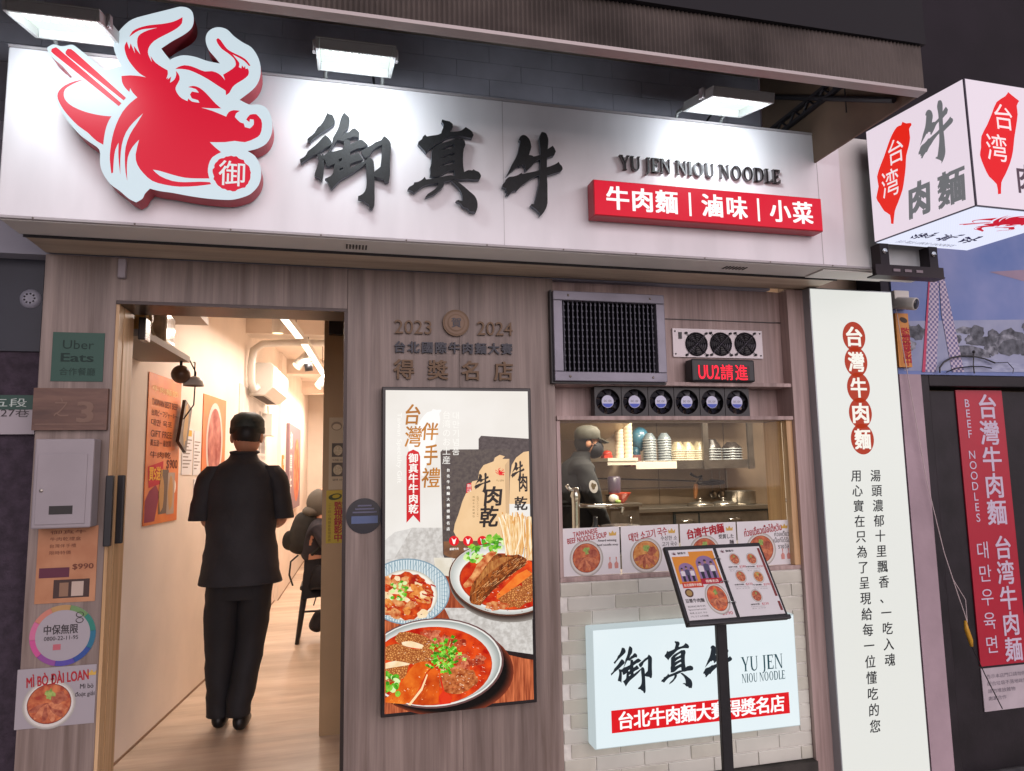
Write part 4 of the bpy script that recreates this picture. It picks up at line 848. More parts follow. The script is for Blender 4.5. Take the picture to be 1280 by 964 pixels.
t = thing('led_message_board', ((l0[0]+l1[0])/2, 0, 1.8015), 'small black message board with glowing red characters on the shelf', 'led board')
MB().box(l0[0], -.035, 1.802, l1[0], .034, l1[1], PLASK).build('case', t, bevel=.008)
MB().rect(lf, (l0[0]+.03, l0[1]+.02, l1[0]-.03, l1[1]-.03), mat('led_window', emit='3a0810', es=.5, rough=.2), .001).build('window', t)
b = MB(); q = lf.box(873, 457, 934, 474); w3 = (q[2]-q[0])
LR = glow('ff2038', 1.6); b.text(lf, 'UU2', (q[0], q[1], q[0]+w3*.42, q[3]), LR, .002, bold=.012); b.text(lf, '請', (q[0]+w3*.45, q[1]-.004, q[0]+w3*.7, q[3]+.004), LR, .002, bold=.008); b.text(lf, '進', (q[0]+w3*.75, q[1]-.004, q[2], q[3]+.004), LR, .002, bold=.008)
b.build('red_characters', t)
ff = wall(.03); fx0 = ff.px(743, 503)[0]; fx1 = ff.px(937, 503)[0]; fw_ = (fx1-fx0)/6; FK = mat('fan_black', '131318', rough=.35)
def make_fan(x, label):
    t = thing('cooling_fan', (x+fw_/2, .05, 1.6448), label, 'fan', 'six black cooling fans in a row'); c = (x+fw_/2, 1.7135); h = .066; b = MB(); e = fw_/2-.0015
    out = [(c[0]-e, c[1]-h), (c[0]+e, c[1]-h), (c[0]+e, c[1]+h), (c[0]-e, c[1]+h)]
    b.poly(ff, out, FK, 0, .05, [ellipse(*c, .058, .058, 28)]); b.build('frame', t)
    b = MB(); b.lathe((c[0], .035, c[1]), [(0, 0), (.028, 0), (.028, -.03)], FK, 20, (0, -1, 0))
    for a in range(7):
        an = a/7*6.283; b.add([ff.at(c[0]+.027*math.cos(an), c[1]+.027*math.sin(an), -.008), ff.at(c[0]+.056*math.cos(an+.25), c[1]+.056*math.sin(an+.25), -.012), ff.at(c[0]+.056*math.cos(an+.95), c[1]+.056*math.sin(an+.95), -.026), ff.at(c[0]+.027*math.cos(an+.7), c[1]+.027*math.sin(an+.7), -.022)], [(0, 1, 2, 3)], mat('fan_blade', '202028', rough=.25))
    for a in (45, 135, 225, 315): b.tube([ff.at(c[0]+.027*math.cos(R(a)), c[1]+.027*math.sin(R(a)), -.04), ff.at(c[0]+.06*math.cos(R(a)), c[1]+.06*math.sin(R(a)), -.04)], .004, FK, 5)
    b.build('blades', t)
    b = MB(); b.poly(ff, ellipse(*c, .029, .029, 28), mat('hub_label', 'c9cbe0', rough=.5), -.0035); b.poly(ff, ellipse(*c, .027, .027, 20, 200, 340), mat('hub_blue', '4a5ec0', rough=.5), -.003)
    b.text(ff, 'XINRUILIAN'[:0]+'DC 12V', (c[0]-.018, c[1]-.002, c[0]+.018, c[1]+.007), PLASK, -.0028); b.build('hub_label', t)
    return t
f0 = make_fan(fx0, '')
for k in range(6):
    lab = 'black cooling fan with pale hub, %s from the door side in the row of six' % ORD[k]
    if k == 0: f0['label'] = lab
    else: dup(f0, (fx0+fw_*(k+.5), .05, 1.6448), lab)
# ------------------------------------------------------------------ bowl pictures shared by the printed cards
SOUP = mat('print_soup', 'a03a26', col2='cf7a4a', vscale=45, detail=7, rough=.5); SOUP2 = mat('print_soup_orange', 'b8682a', col2='dba25a', vscale=45, detail=7, rough=.5); PR_RIM = mat('print_rim', 'a7a39c', rough=.5); PR_IN = mat('print_rim_light', 'd6d2ca', rough=.5); GRN = mat('print_green', '6c8a3c', col2='a3b862', vscale=80)
def bowl_print(b, fr, cx, cy, r, d=.0008, soup=SOUP, sd=1, ry=None):
    ry = ry or r; rd = random.Random(sd)
    b.poly(fr, ellipse(cx, cy, r, ry, 32), PR_RIM, d); b.poly(fr, ellipse(cx, cy, r*.95, ry*.95, 32), mat('print_rim_soft', 'bdb8b0', rough=.5), d+.00005); b.poly(fr, ellipse(cx, cy-ry*.01, r*.9, ry*.89, 32), PR_IN, d+.0001); b.poly(fr, ellipse(cx, cy+ry*.02, r*.83, ry*.81, 32), mat('print_soup_edge', '74301f', rough=.5), d+.00015); b.poly(fr, ellipse(cx, cy+ry*.02, r*.8, ry*.78, 32), soup, d+.0002)
    for k in range(6):
        a = R(200+k*28); x, y = cx+r*.38*math.cos(a), cy+ry*.34*math.sin(a)
        b.poly(fr, rough_blob(x, y, r*.40, ry*.13, 12, .1, a, sd+k), mat('print_beef%d' % (k % 2), ('8e3c2c', 'b5603e')[k % 2], col2=('b86a4c', 'd58a60')[k % 2], vscale=70, detail=6), d+.0003+k*.00004)
    b.poly(fr, rough_blob(cx+r*.35, cy+ry*.25, r*.3, ry*.25, 12, .2, 0, sd+9), mat('print_beef0'), d+.0006)
    b.poly(fr, rough_blob(cx, cy+ry*.42, r*.18, ry*.2, 14, .4, 0, sd), GRN, d+.0007)
GOLDP = mat('print_gold', 'c9a24a', rough=.5); REDP = flat('a8202c'); INKP = flat('3a3436'); FAINT = flat('c98a80')
def crown(b, fr, x, y, s, d): b.poly(fr, [(x-s, y-s*.6), (x+s, y-s*.6), (x+s*1.1, y+s*.5), (x+s*.5, y), (x, y+s*.8), (x-s*.5, y), (x-s*1.1, y+s*.5)], GOLDP, d)
cf = wall(.033)
cards = [(701.8, 775, 660.5, 720.5), (776.8, 849, 657.5, 716.5), (850.8, 921, 654.5, 711.5), (922.4, 989.5, 651.5, 706.5)]
labs = ['window card headed in English with a bowl of beef noodles', 'window card headed in Korean with an orange bowl of noodles', 'window card headed in bold red Chinese characters, half behind the menu board', 'window card headed in Thai at the right end of the window']
for k, (a, e, y0, y1) in enumerate(cards):
    q = cf.box(a, y0, e, y1); W_ = q[2]-q[0]; H_ = .205; q = (q[0], .9495, q[2], .9495+H_)
    b = MB(); b.box(q[0], .033, q[1], q[2], .0345, q[3], PAPER); f = lambda u, v: (q[0]+u*W_, q[1]+v*H_)
    def tx(s_, u0, v0, u1, v1, m, bold=0, rot=0): b.text(cf, s_, (*f(u0, v0), *f(u1, v1)), m, .001, bold=bold, rot=rot)
    bowl_print(b, cf, *f(.42, .36), .078, soup=SOUP if k != 1 else SOUP2, sd=k*5+1)
    crown(b, cf, *f(.88, .86), .016, .001)
    for s_ in (.82, .93): b.poly(cf, [f(s_-.03, .12), f(s_+.03, .12), f(s_+.035, .22), f(s_+.004, .27), f(s_+.012, .36), f(s_-.012, .36), f(s_-.004, .27), f(s_-.035, .22)], FAINT, .001)
    if k == 0: tx('TAIWANESE', .2, .85, .62, .95, REDP, .018, .13); tx('BEEF NOODLE SOUP', .1, .73, .78, .84, REDP, .018, .13); tx('Award winning', .62, .68, .94, .745, INKP, .015); tx('beef noodle soup', .61, .59, .97, .65, INKP, .015)
    if k == 1: tx('대만 소고기 국수', .13, .72, .8, .9, REDP, .02, .14); tx('수상한 소', .68, .66, .97, .76, INKP); tx('고기 국수', .70, .53, .97, .63, INKP)
    if k == 2: tx('台湾牛肉麺', .12, .72, .78, .93, REDP, .045, .13); tx('受賞した', .68, .64, .95, .74, INKP, .015); tx('麺', .87, .52, .95, .61, INKP, .015)
    if k == 3: tx('ก๋วยเตี๋ยวเนื้อไต้หวัน', .12, .72, .82, .9, REDP, .02, .12); tx('ก๋วยเตี๋ยว', .68, .64, .96, .76, INKP); tx('เนื้อที่ได้รับ', .66, .5, .97, .62, INKP); tx('รางวัล', .74, .36, .94, .47, INKP)
    tag(b.build('window_card', None, ((q[0]+q[2])/2, .034, q[1])), labs[k], 'card', 'printed cards along the window foot')

# ------------------------------------------------------------------ menu stand on the pavement
mo = Vector((1.195, -.62, .86)); MF = Frame(mo, (1, 0, 0), (0, .165, .257)); MW, MH = .408, .305
ms = thing('menu_stand', (1.365, -.54, -.1), 'black menu stand with an open picture menu tilted on its board', 'menu stand')
b = MB(); b.fbox(MF, 0, 0, -.018, MW, MH, 0, PLASK); b.fbox(MF, .0, -.004, 0, MW, .012, .014, PLASK); b.build('board', ms, bevel=.004)
MB().box(1.349, -.548, -.085, 1.389, -.528, .935, BLACKM).build('pole', ms, bevel=.003)
MB().box(1.17, -.70, -.1, 1.57, -.38, -.085, BLACKM).build('base', ms, bevel=.006)
def page(u0, label):
    b = MB(); b.fbox(MF, u0, .018, .0005, u0+.185, MH-.018, .003, PAPER); return b
b = page(.012, ''); d = .0035; PW, PH = .185, MH-.036
f = lambda u, v: (.012+u*PW, .018+v*PH)
def R_(u0, v0, u1, v1, m, dd=0): b.rect(MF, (*f(u0, v0), *f(u1, v1)), m, d+dd)
R_(.03, .5, .97, .9, flat('d98c2e')); R_(.42, .9, .97, .965, flat('d98c2e'))
def logo(u, v): bull(b, MF, (*f(u, v), *f(u+.1, v+.055)), flat('5c2338'), d+.0001); b.text(MF, '御真牛', (*f(u+.13, v+.012), *f(u+.32, v+.045)), INKP, d+.0001, bold=.02)
logo(.05, .92)
for (uc, v0, s_) in ((.27, .53, .85), (.72, .56, 1.05)):
    b.poly(MF, [f(uc+.2*s_*math.cos(R(a)), v0+.2*s_+.12*s_*math.sin(R(a))) for a in range(0, 181, 12)]+[f(uc-.2*s_, v0), f(uc+.2*s_, v0)], flat('8a6f9a'), d+.0001)
    for k in range(3):
        x = uc+(k-1)*.12*s_; y = v0; c_ = ('d9d4d8', '4a4a66', 'd9d4d8')[k]; hh = (.24, .27, .24)[k]*s_
        b.poly(MF, [f(x-.03*s_, y), f(x+.03*s_, y), f(x+.035*s_, y+hh*.45), f(x-.035*s_, y+hh*.45)], flat('222233'), d+.0002)
        b.poly(MF, [f(x-.05*s_, y+hh*.4), f(x+.05*s_, y+hh*.4), f(x+.055*s_, y+hh*.72), f(x, y+hh*.78), f(x-.055*s_, y+hh*.72)], flat(c_), d+.0003)
        b.poly(MF, [f(x+.028*s_*math.cos(R(a)), y+hh*.86+.025*s_*math.sin(R(a))) for a in range(0, 360, 45)], flat('a8806c'), d+.0004); b.poly(MF, [f(x+.032*s_*math.cos(R(a)), y+hh*.88+.03*s_*math.sin(R(a))) for a in range(0, 181, 30)], flat('2b2536'), d+.0005)
R_(.08, .44, .52, .52, flat('c8452e'), .0006); b.text(MF, '台北國際牛肉麵', (*f(.11, .46), *f(.49, .5)), flat('f0e4d8'), d+.0008, bold=.02); R_(.5, .48, .97, .56, flat('b01e34'), .0006); b.text(MF, '得獎名店', (*f(.6, .5), *f(.88, .54)), flat('f0e4d8'), d+.0008, bold=.02)
bowl_print(b, MF, *f(.73, .27), .047, d, mat('print_broth', 'c2452a', col2='e08048', vscale=60, detail=6), 31, .06)
b.poly(MF, [f(.17+.09*math.cos(R(a)), .37+.06*math.sin(R(a))) for a in range(0, 360, 20)], flat('5a3a2a'), d+.0001); b.poly(MF, [f(.17+.06*math.cos(R(a)), .37+.04*math.sin(R(a))) for a in range(0, 360, 20)], flat('a88a52'), d+.0002)
b.text(MF, '豆漿牛肉麵', (*f(.04, .235), *f(.44, .29)), INKP, d, bold=.02)
for k, s_ in enumerate(('招牌紅燒牛肉', 'Signature beef noodles', '특제 소고기 국수', 'プレミアム牛肉麺')): b.text(MF, s_, (*f(.05, .17-k*.045), *f(.42, .195-k*.045)), INKP, d)
b.text(MF, '$390', (*f(.72, .035), *f(.95, .085)), flat('c23040'), d)
b.build('menu_page', ms)
b = page(.211, ''); f = lambda u, v: (.211+u*PW, .018+v*PH); logo(.06, .92)
R_(.93, .25, .985, .97, flat('7c3434')); R_(.93, .05, .985, .18, flat('7c3434'))
for k, (u, v, pr) in enumerate(((.33, .82, '$280'), (.72, .81, '$350'), (.33, .56, '$370'), (.72, .54, '$290'), (.52, .27, '$230'))):
    bowl_print(b, MF, *f(u, v), .022, d, SOUP if k != 3 else SOUP2, 40+k, .025)
    b.text(MF, ('招牌牛肉麵', '半筋半肉麵', '紅燒牛肉麵', '牛筋麵', '滷味拼盤')[k], (*f(u-.2, v-.125), *f(u+.0, v-.105)), INKP, d, bold=.02); b.text(MF, pr, (*f(u+.05, v-.135), *f(u+.2, v-.1)), flat('c23040'), d)
    for j in range(2): b.text(MF, ('Braised beef noodle soup', '홍소 우육면')[j], (*f(u-.2, v-.155-j*.025), *f(u+.1, v-.14-j*.025)), flat('8a8486'), d)
b.build('menu_page', ms)
b = MB()
for v in (.07, .15, .24): b.tube([MF.at(.196+.018*math.cos(R(a)), v, .003+.014*math.sin(R(a))) for a in range(0, 181, 20)], .0018, CHROME, 6)
b.build('ring_binder', ms)

# ------------------------------------------------------------------ things on the left pilaster
def flatthing(name, label, cat, loc, b, **k): return tag(b.build(name, None, loc), label, cat, **k)
P1 = wall(-.003); K_ = .003
q = W0.box(65, 416, 130, 477); b = MB(); b.box(q[0], -.003, q[1], q[2], -.0005, q[3], mat('sticker_green', '234c40', rough=.5))
DG = flat('16302a'); W_, H_ = q[2]-q[0], q[3]-q[1]
b.text(P1, 'Uber', (q[0]+W_*.2, q[1]+H_*.66, q[0]+W_*.8, q[1]+H_*.84), DG, .0008); b.text(P1, 'Eats', (q[0]+W_*.18, q[1]+H_*.4, q[0]+W_*.8, q[1]+H_*.57), DG, .0008, bold=.02); b.text(P1, '合作餐廳', (q[0]+W_*.16, q[1]+H_*.12, q[0]+W_*.85, q[1]+H_*.28), DG, .0008)
flatthing('delivery_sticker', 'dark green square delivery sticker on the left pilaster', 'sticker', (q[0], 0, q[1]), b)
q = W0.box(47, 486, 136, 538); b = MB(); b.box(q[0]-.01, -.018, q[1], q[2], -.0005, q[3], wood('walnut_plaque', '4a3028', '63463a', '7c5c4c', sc=(3, 20, 20)))
P2 = wall(-.018); b.text(P2, '3', (q[0]+.14, q[1]+.03, q[0]+.19, q[1]+.105), mat('plaque_cut', '7a6052'), .0015, bold=.03); b.text(P2, '之', (q[0]+.06, q[1]+.05, q[0]+.11, q[1]+.12), mat('plaque_cut'), .0015); b.box(q[0], -.0195, q[1]+.02, q[2]-.01, -.0182, q[1]+.024, mat('plaque_cut'))
flatthing('wooden_plaque', 'brown wooden house number plaque above the mailbox', 'plaque', (q[0], 0, q[1]), b)
t = thing('mailbox', (-.96, -.04, 1.24), 'white wall mailbox with a dark slot on the left pilaster', 'mailbox')
MBG = mat('mailbox_white_shaded', '968e92', rough=.45, var=.06, vscale=6); MB().box(-1.058, -.08, 1.235, -.866, -.001, 1.555, MBG).build('body', t, bevel=.006)  # white plastic greyed so the dimmer light at left is in the colour
b = MB(); b.box(-1.045, -.0835, 1.25, -.885, -.0802, 1.5, MBG); b.lathe((-1.028, -.0835, 1.37), [(0, .003), (.006, .003), (.007, 0)], STEEL, 10, (0, -1, 0)); b.build('door', t, bevel=.002)
MB().box(-1.0, -.0845, 1.285, -.925, -.0837, 1.315, flat('33302f')).build('slot', t)
q = W0.box(46, 658, 121, 753); b = MB(); b.box(q[0], -.003, q[1], q[2], -.0005, q[3], mat('flyer_orange', 'a8704e', col2='b98460', vscale=9)); W_, H_ = q[2]-q[0], q[3]-q[1]
FB = flat('6a3a2a')
for k in range(4): b.text(P1, ('御真牛', '牛肉乾禮盒', '台灣伴手禮', '限時特價')[k], (q[0]+W_*.2, q[1]+H_*(.9-k*.09), q[0]+W_*(.8-.08*k), q[1]+H_*(.95-k*.09)), FB, .0008)
b.text(P1, '$990', (q[0]+W_*.6, q[1]+H_*.42, q[0]+W_*.95, q[1]+H_*.5), FB, .0008, bold=.02); b.rect(P1, (q[0]+W_*.05, q[1]+H_*.33, q[0]+W_*.55, q[1]+H_*.46), flat('5c2a3c'), .0006)
b.rect(P1, (q[0]+W_*.3, q[1]+H_*.06, q[0]+W_*.9, q[1]+H_*.3), flat('43302c'), .0006); b.rect(P1, (q[0]+W_*.6, q[1]+H_*.08, q[0]+W_*.8, q[1]+H_*.27), flat('b8a496'), .0008); b.rect(P1, (q[0]+W_*.4, q[1]+H_*.08, q[0]+W_*.55, q[1]+H_*.26), flat('8a6a54'), .0008)
flatthing('orange_flyer', 'faded orange flyer below the mailbox', 'flyer', (q[0], 0, q[1]), b)
c = W0.px(79, 794); b = MB(); r_ = .107
b.poly(W0, ellipse(*c, r_, r_, 48), mat('white_card_shaded', 'a19a9f', rough=.6), .003, .0025)  # white card, its colour greyed for the weaker light at left
ring = ['c46a8e', 'c0508a', '8a4a8e', '54489a', '2f4c8e', '2a6a84', '2f7a6c', '6a8a5a', 'b08a5a', 'c07a6a']
for k, cc in enumerate(ring):
    a0, a1 = 150+k*36, 150+(k+1)*36+.5; b.poly(W0, ellipse(*c, r_, r_, 6, a0, a1)+ellipse(*c, r_*.83, r_*.83, 6, a0, a1)[::-1], flat(cc), .0034)
b.text(W0, '中保無限', (c[0]-.062, c[1]+.005, c[0]+.048, c[1]+.038), INKP, .0036, bold=.02); b.text(W0, '0800-22-11-95', (c[0]-.06, c[1]-.016, c[0]+.05, c[1]-.002), INKP, .0036, bold=.01)
for s_ in (0, .005): b.tube([W0.at(c[0]+.052+.012*math.cos(R(a)), c[1]+.05+s_*4+.009*math.sin(R(a)), .004) for a in range(0, 361, 30)], .0013, INKP, 4, False)
b.rect(W0, (c[0]-.03, c[1]-.05, c[0]-.005, c[1]-.03), flat('b4606a'), .0036)
flatthing('security_sticker', 'round white security sticker with a rainbow rim', 'sticker', (c[0], 0, c[1]), b)
vf = wall(-.004); q = vf.box(20, 834, 119, 908); b = MB(); b.box(q[0], -.004, q[1], q[2], -.0025, q[3], mat('white_card_shaded', 'a19a9f', rough=.6)); W_, H_ = q[2]-q[0], q[3]-q[1]  # same greyed white: less light on this side is put into the colour
f = lambda u, v: (q[0]+u*W_, q[1]+v*H_)
b.text(vf, 'MÌ BÒ ĐÀI LOAN', (*f(.12, .72), *f(.9, .93)), REDP, .001, bold=.03, rot=.07); bowl_print(b, vf, *f(.42, .38), .085, .0008, SOUP, 77)
b.text(vf, 'Mì bò', (*f(.8, .6), *f(.97, .68)), INKP, .001, bold=.01); b.text(vf, 'đoạt giải', (*f(.74, .45), *f(.99, .55)), INKP, .001, bold=.01); crown(b, vf, *f(.94, .86), .014, .001)
flatthing('noodle_card', 'white card headed in Vietnamese with a noodle bowl, lowest on the left pilaster', 'card', (q[0], 0, q[1]), b)
q = W0.box(149, 325, 159, 349); b = MB(); b.box(q[0], -.022, q[1], q[2], -.0005, q[3], mat('sensor_grey', '9a9298', rough=.5)); tag(b.build('door_sensor', None, (q[0], 0, q[1]), bevel=.004), 'small grey door sensor above the door corner', 'sensor')
b = MB()
for y in (-.03, .075): b.box(-.838+.01*(y > 0), y, 1.16, -.812+.01*(y > 0), y+.022, 1.42, BLACKM)
for z in (1.19, 1.39):
    b.box(-.832, -.0075, z-.01, -.818, .0025, z+.01, BLACKM)
t = b.build('door_pull', None, (-.825, 0, 1.16), bevel=.004); tag(t, 'pair of black bar handles on the honey coloured door jamb', 'door handle')
# glass door swung inwards with its corner fittings
t = thing('glass_door', (-.80, .22, .01), 'frameless glass door folded open along the corridor wall', 'glass door')
gd = Frame((-.848, .222, 0), (-.225, .80, 0), (0, 0, 1)); MB().fbox(gd, 0, .02, -.005, .83, 2.01, .005, glass('door_glass', 'dfe9e2')).build('pane', t)
b = MB(); b.box(-.815, .2215, 1.98, -.787, .30, 2.075, mat('patch_fitting', '3a3634', rough=.25, metal=.8)); b.build('corner_fitting', t, bevel=.003)
b = MB(); b.box(-.06, 1.15, 2.20, .02, 1.185, 2.30, MATS['patch_fitting']); tag(b.build('patch_lock', None, (-.02, 1.17, 2.2), bevel=.003), 'black lock fitting high on the beige post', 'lock')
c = W0.px(455, 645); b = MB(); b.poly(W0, ellipse(*c, .071, .071, 40), mat('round_black', '15151f', rough=.25), .003, .0025); b.rect(W0, (c[0]-.05, c[1]-.03, c[0]+.055, c[1]+.0), mat('label_blue', '4a5a80', rough=.4), .0035)
for k in range(3): b.rect(W0, (c[0]-.045+k*.01, c[1]+.012+k*.013, c[0]+.05-k*.01, c[1]+.018+k*.013), mat('faint_print', '5a5a70'), .0035)
flatthing('round_black_sticker', 'round black sticker with a blue band beside the picture screen', 'sticker', (c[0], 0, c[1]), b)
# ------------------------------------------------------------------ building on the left
t = thing('left_building', (-2, .3, -.1), 'dark purple rough rendered wall of the building left of the pilaster', 'building')
MB().box(-5, .1, -.1, -1.12, .4, 4.6, mat('purple_render', '392f3a', rough=.9, var=.3, vscale=25, bump=.5, bscale=90)).build('wall', t)
MB().box(-5, .09, 1.9, -1.125, .0995, 4.0, mat('slate_board', '292c38', rough=.5, var=.2, vscale=3)).build('fascia_board', t)
c = wall(.08).px(37, 373); b = MB(); b.lathe((c[0], .089, c[1]), [(0, .01), (.02, .012), (.032, .01), (.038, 0)], mat('vent_grey', '8c8c98', rough=.4), 24, (0, -1, 0))
for k in range(9): b.ball((c[0]+.018*math.cos(k*.7), .077, c[1]+.018*math.sin(k*.7)), .004, .002, .004, PLASK, 6, 4)
tag(b.build('round_vent', None, (c[0], .089, c[1])), 'small round grey vent on the dark wall at far left', 'vent')
t = thing('address_plate', (-1.2, .08, 1.57), 'green and white street address plate on the dark wall at far left', 'address plate')
af = wall(.082); q = af.box(-30, 494, 44, 543); b = MB(); b.box(q[0], .082, q[1], q[2], .0885, q[3], mat('white_card_shaded', 'a19a9f', rough=.6)); b.box(q[0], .0805, q[3]-.055, q[2], .0818, q[3], mat('plate_green', '23463c', rough=.5))  # white of the plate dulled to carry the dim light at left
b.text(af, '27巷', (q[2]-.115, q[1]+.065, q[2]-.02, q[1]+.1), INKP, .001); b.text(af, '五段', (q[2]-.15, q[3]-.045, q[2]-.03, q[3]-.012), flat('b8c4be'), .0022); b.poly(af, [(q[2]-.2, q[1]+.02), (q[2]-.17, q[1]+.03), (q[2]-.165, q[1]+.05), (q[2]-.2, q[1]+.05)], REDP, .001)
b.build('plate', t)
# ------------------------------------------------------------------ building on the right
t = thing('right_building', (3.5, .1, -.1), 'neighbouring building with pale pilaster and black metal door right of the tall light box', 'building')
MB().box(2.742, .0, -.1, 2.872, .3, 1.858, mat('pale_render', 'a9949c', rough=.7, var=.12, vscale=4, bump=.1)).box(2.7, .03, 1.8585, 4.8, .3, 2.75, mat('dark_render', '34303a', rough=.8)).box(2.062, .3, 2.7505, 6, .5, 5, mat('night_wall', '1d171f', rough=.9, var=.3, vscale=2)).build('wall', t)
DRM = mat('black_door_metal', '221d22', rough=.5, metal=.3, var=.3, vscale=7, bump=.08)
b = MB(); b.box(2.873, .01, -.1, 2.93, .29, 1.857, DRM); b.box(2.931, .01, 1.80, 4.8, .29, 1.857, DRM); b.build('door_frame', t, bevel=.004)
b = MB(); b.box(2.935, .06, -.1, 4.8, .1, 1.78, DRM); b.box(2.95, .055, -.05, 2.965, .0595, 1.75, DRM); b.build('door', t)
MB().tube([(2.942, .05, 1.42), (2.942, .05, 1.56)], .008, STEELD).build('hinge', t)
# mural sheet above the door
mf = wall(.02)
t = thing('mural_banner', (3.5, .025, 1.86), 'printed banner of a rocky shore under a blue sky with lattice towers', 'banner')
MUR = MB(); SKYM = mat('mural_sky', '5f78b2', col2='8a94c2', vscale=2.2, rough=.6); MUR.box(2.755, .02, 1.861, 4.75, .0285, 2.72, SKYM)
mb_ = lambda pts: zoom(mf, pts, 1120, 340, 6.025)
MUR.poly(mf, mb_([(60, 370), (1700, 350), (1700, 740), (60, 745)]), mat('mural_haze', 'a4aac2', col2='8a92b2', vscale=4), .0008)
for k in range(46):
    rdk = random.Random(k); x = 40+rdk.uniform(0, 1500); y = 470+rdk.uniform(-60, 150)
    if 190 < x < 440: continue
    MUR.poly(mf, mb_(rough_blob(x, y, rdk.uniform(40, 120), rdk.uniform(26, 62), 18, .18, rdk.uniform(-.3, .3), k)), mat('rock%d' % (k % 3), ('2c2f3a', '3c3f4a', '33363f')[k % 3], col2=('7c7f8a', '9a9da8', '6a6e78')[k % 3], vscale=28, detail=8), .0012+k*.00003)
MUR.poly(mf, mb_([(440, 640), (700, 650), (900, 690), (1700, 700), (1700, 755), (440, 755)]), mat('mural_water', '8d94b4', col2='adb4cc', vscale=14, stretch=(1, 1, 5)), .0032)
LAT = mat('lattice_pink', 'c9bccc', col2='6f6a94', kind='checker', vscale=74)
for pts in ([(245, 40), (318, 20), (318, 300), (300, 755), (210, 755)], [(318, 0), (350, 0), (440, 420), (510, 755), (420, 755), (340, 330)]): MUR.poly(mf, mb_(pts), LAT, .0036)
MUR.poly(mf, mb_([(243, 40), (252, 40), (216, 755), (192, 755)]), flat('c04a6a'), .004)
MUR.poly(mf, mb_([(700, 0), (1700, -60), (1700, 110), (960, 70)]), mat('mural_cloud', '8c7c92', col2='a08aa0', vscale=5), .001)
MUR.build('print', t)
# red vertical sign and notice on the door
rf = wall(.052); x0 = (rf.px(1192, 487)[0]+rf.px(1228, 832)[0])/2; z1_ = rf.px(1220, 488)[1]; z0_ = rf.px(1250, 831)[1]; x1 = rf.px(1252, 490)[0]
t = thing('red_door_sign', ((x0+x1)/2, .055, z0_), 'tall red sign with pale Chinese and Korean columns on the black door', 'sign')
MB().box(x0, .052, z0_, x1, .0585, z1_, mat('sign_red', 'b01832', rough=.4, var=.06, vscale=3)).build('board', t)
b = MB(); PL = flat('cfc0d4', .5)
b.cells(rf, 'BEEF NOODLES', rf.px(1208.5, 504), rf.px(1222.5, 647), .055, PL, .0015, bold=.005)
b.cells(rf, '台灣牛肉麵', rf.px(1234, 509), rf.px(1246, 641), .125, PL, .0015, bold=.02, sx=.95)
b.cells(rf, '대만우육면', rf.px(1229, 688), rf.px(1240.5, 806), .085, PL, .0015)
b.cells(rf, '台湾牛肉麺', rf.px(1253.5, 685), rf.px(1267, 812), .115, PL, .0015, bold=.02, sx=.9)
b.build('lettering', t)
nx0 = rf.px(1227, 840)[0]; nz1 = rf.px(1250, 834)[1]; nz0 = rf.px(1250, 888)[1]; b = MB(); b.box(nx0, .054, nz0, nx0+.33, .0585, nz1, mat('faded_notice', 'b9aeb4', rough=.7, var=.08, vscale=9))
nf_ = wall(.054)
for k in range(4): b.text(nf_, ('告示本店門口請勿停車', '配合垃圾不落地政策', '請勿堆放雜物', '謝謝合作')[k], (nx0+.03, nz1-.05-k*.035, nx0+.03+(.27, .25, .17, .11)[k], nz1-.03-k*.035), flat('6f6872'), .0008)
flatthing('paper_notice', 'faded paper notice under the red door sign', 'notice', (nx0, .055, nz0), b)
# camera, warning strip, cables, wire hoop
t = thing('security_camera', (2.83, -.03, 2.2), 'white security camera beside the top of the tall light box', 'camera')
k0 = wall(-.02); c = k0.px(1131, 374); MB().box(c[0]-.06, -.02, c[1]-.045, c[0]+.03, .03, c[1]+.045, PLASW).build('junction_box', t, bevel=.004)
c2 = wall(-.09).px(1144, 380); b = MB(); dv = Vector((.35, -.9, -.25)).normalized(); e0 = Vector((c2[0], -.09, c2[1])); b.tube([e0-dv*.10, e0-dv*.09, e0, e0+dv*.004], [.02, .03, .032, .031], PLASW, 16); b.build('body', t)
b = MB(); b.tube([e0+dv*.0045, e0+dv*.006], [.026, .025], mat('lens_dark', '3c3c40', rough=.15), 16); b.build('lens', t)
q = W0.box(1121, 392, 1137, 459); sf_ = wall(-.003); b = MB(); xq = k0.px(1122, 420)[0]; q = (q[0]+.0, q[1], q[2]+.0, q[3]); b.box(q[0], -.003, q[1], q[2], .0185, q[3], mat('strip_orange', 'd08a3a', rough=.5))
b.cells(sf_, '監視錄影中', ((q[0]+q[2])/2+.014, q[3]-.1), ((q[0]+q[2])/2+.014, q[1]+.03), .05, flat('b02030'), .001, bold=.025); b.poly(sf_, ellipse((q[0]+q[2])/2+.008, q[3]-.035, .024, .014, 16, rot=-.3), flat('4a3c30'), .001)
flatthing('orange_warning_strip', 'orange surveillance warning strip under the security camera', 'sticker', (q[0], 0, q[1]), b)
rp = lambda x, y, yy: Vector((wall(yy).px(x, y)[0], yy, wall(yy).px(x, y)[1]))
b = MB(); b.tube([rp(1118, 372, -.012), rp(1126, 420, -.015), rp(1142, 510, -.02), rp(1158, 600, -.02), rp(1180, 690, -.02), rp(1198, 745, -.02), rp(1206, 768, -.02), rp(1209, 778, -.02)], .0022, mat('cable_pale', 'c9b8b8', rough=.5), 6)
b.tube([rp(1190, 722, -.02), rp(1207, 750, -.022), rp(1209, 778, -.021)], .0018, MATS['cable_pale'], 6)
b.tube([rp(1214, 806, -.018), rp(1232, 845, -.01), rp(1253, 886, -.01)], .0025, BLACKM, 6)
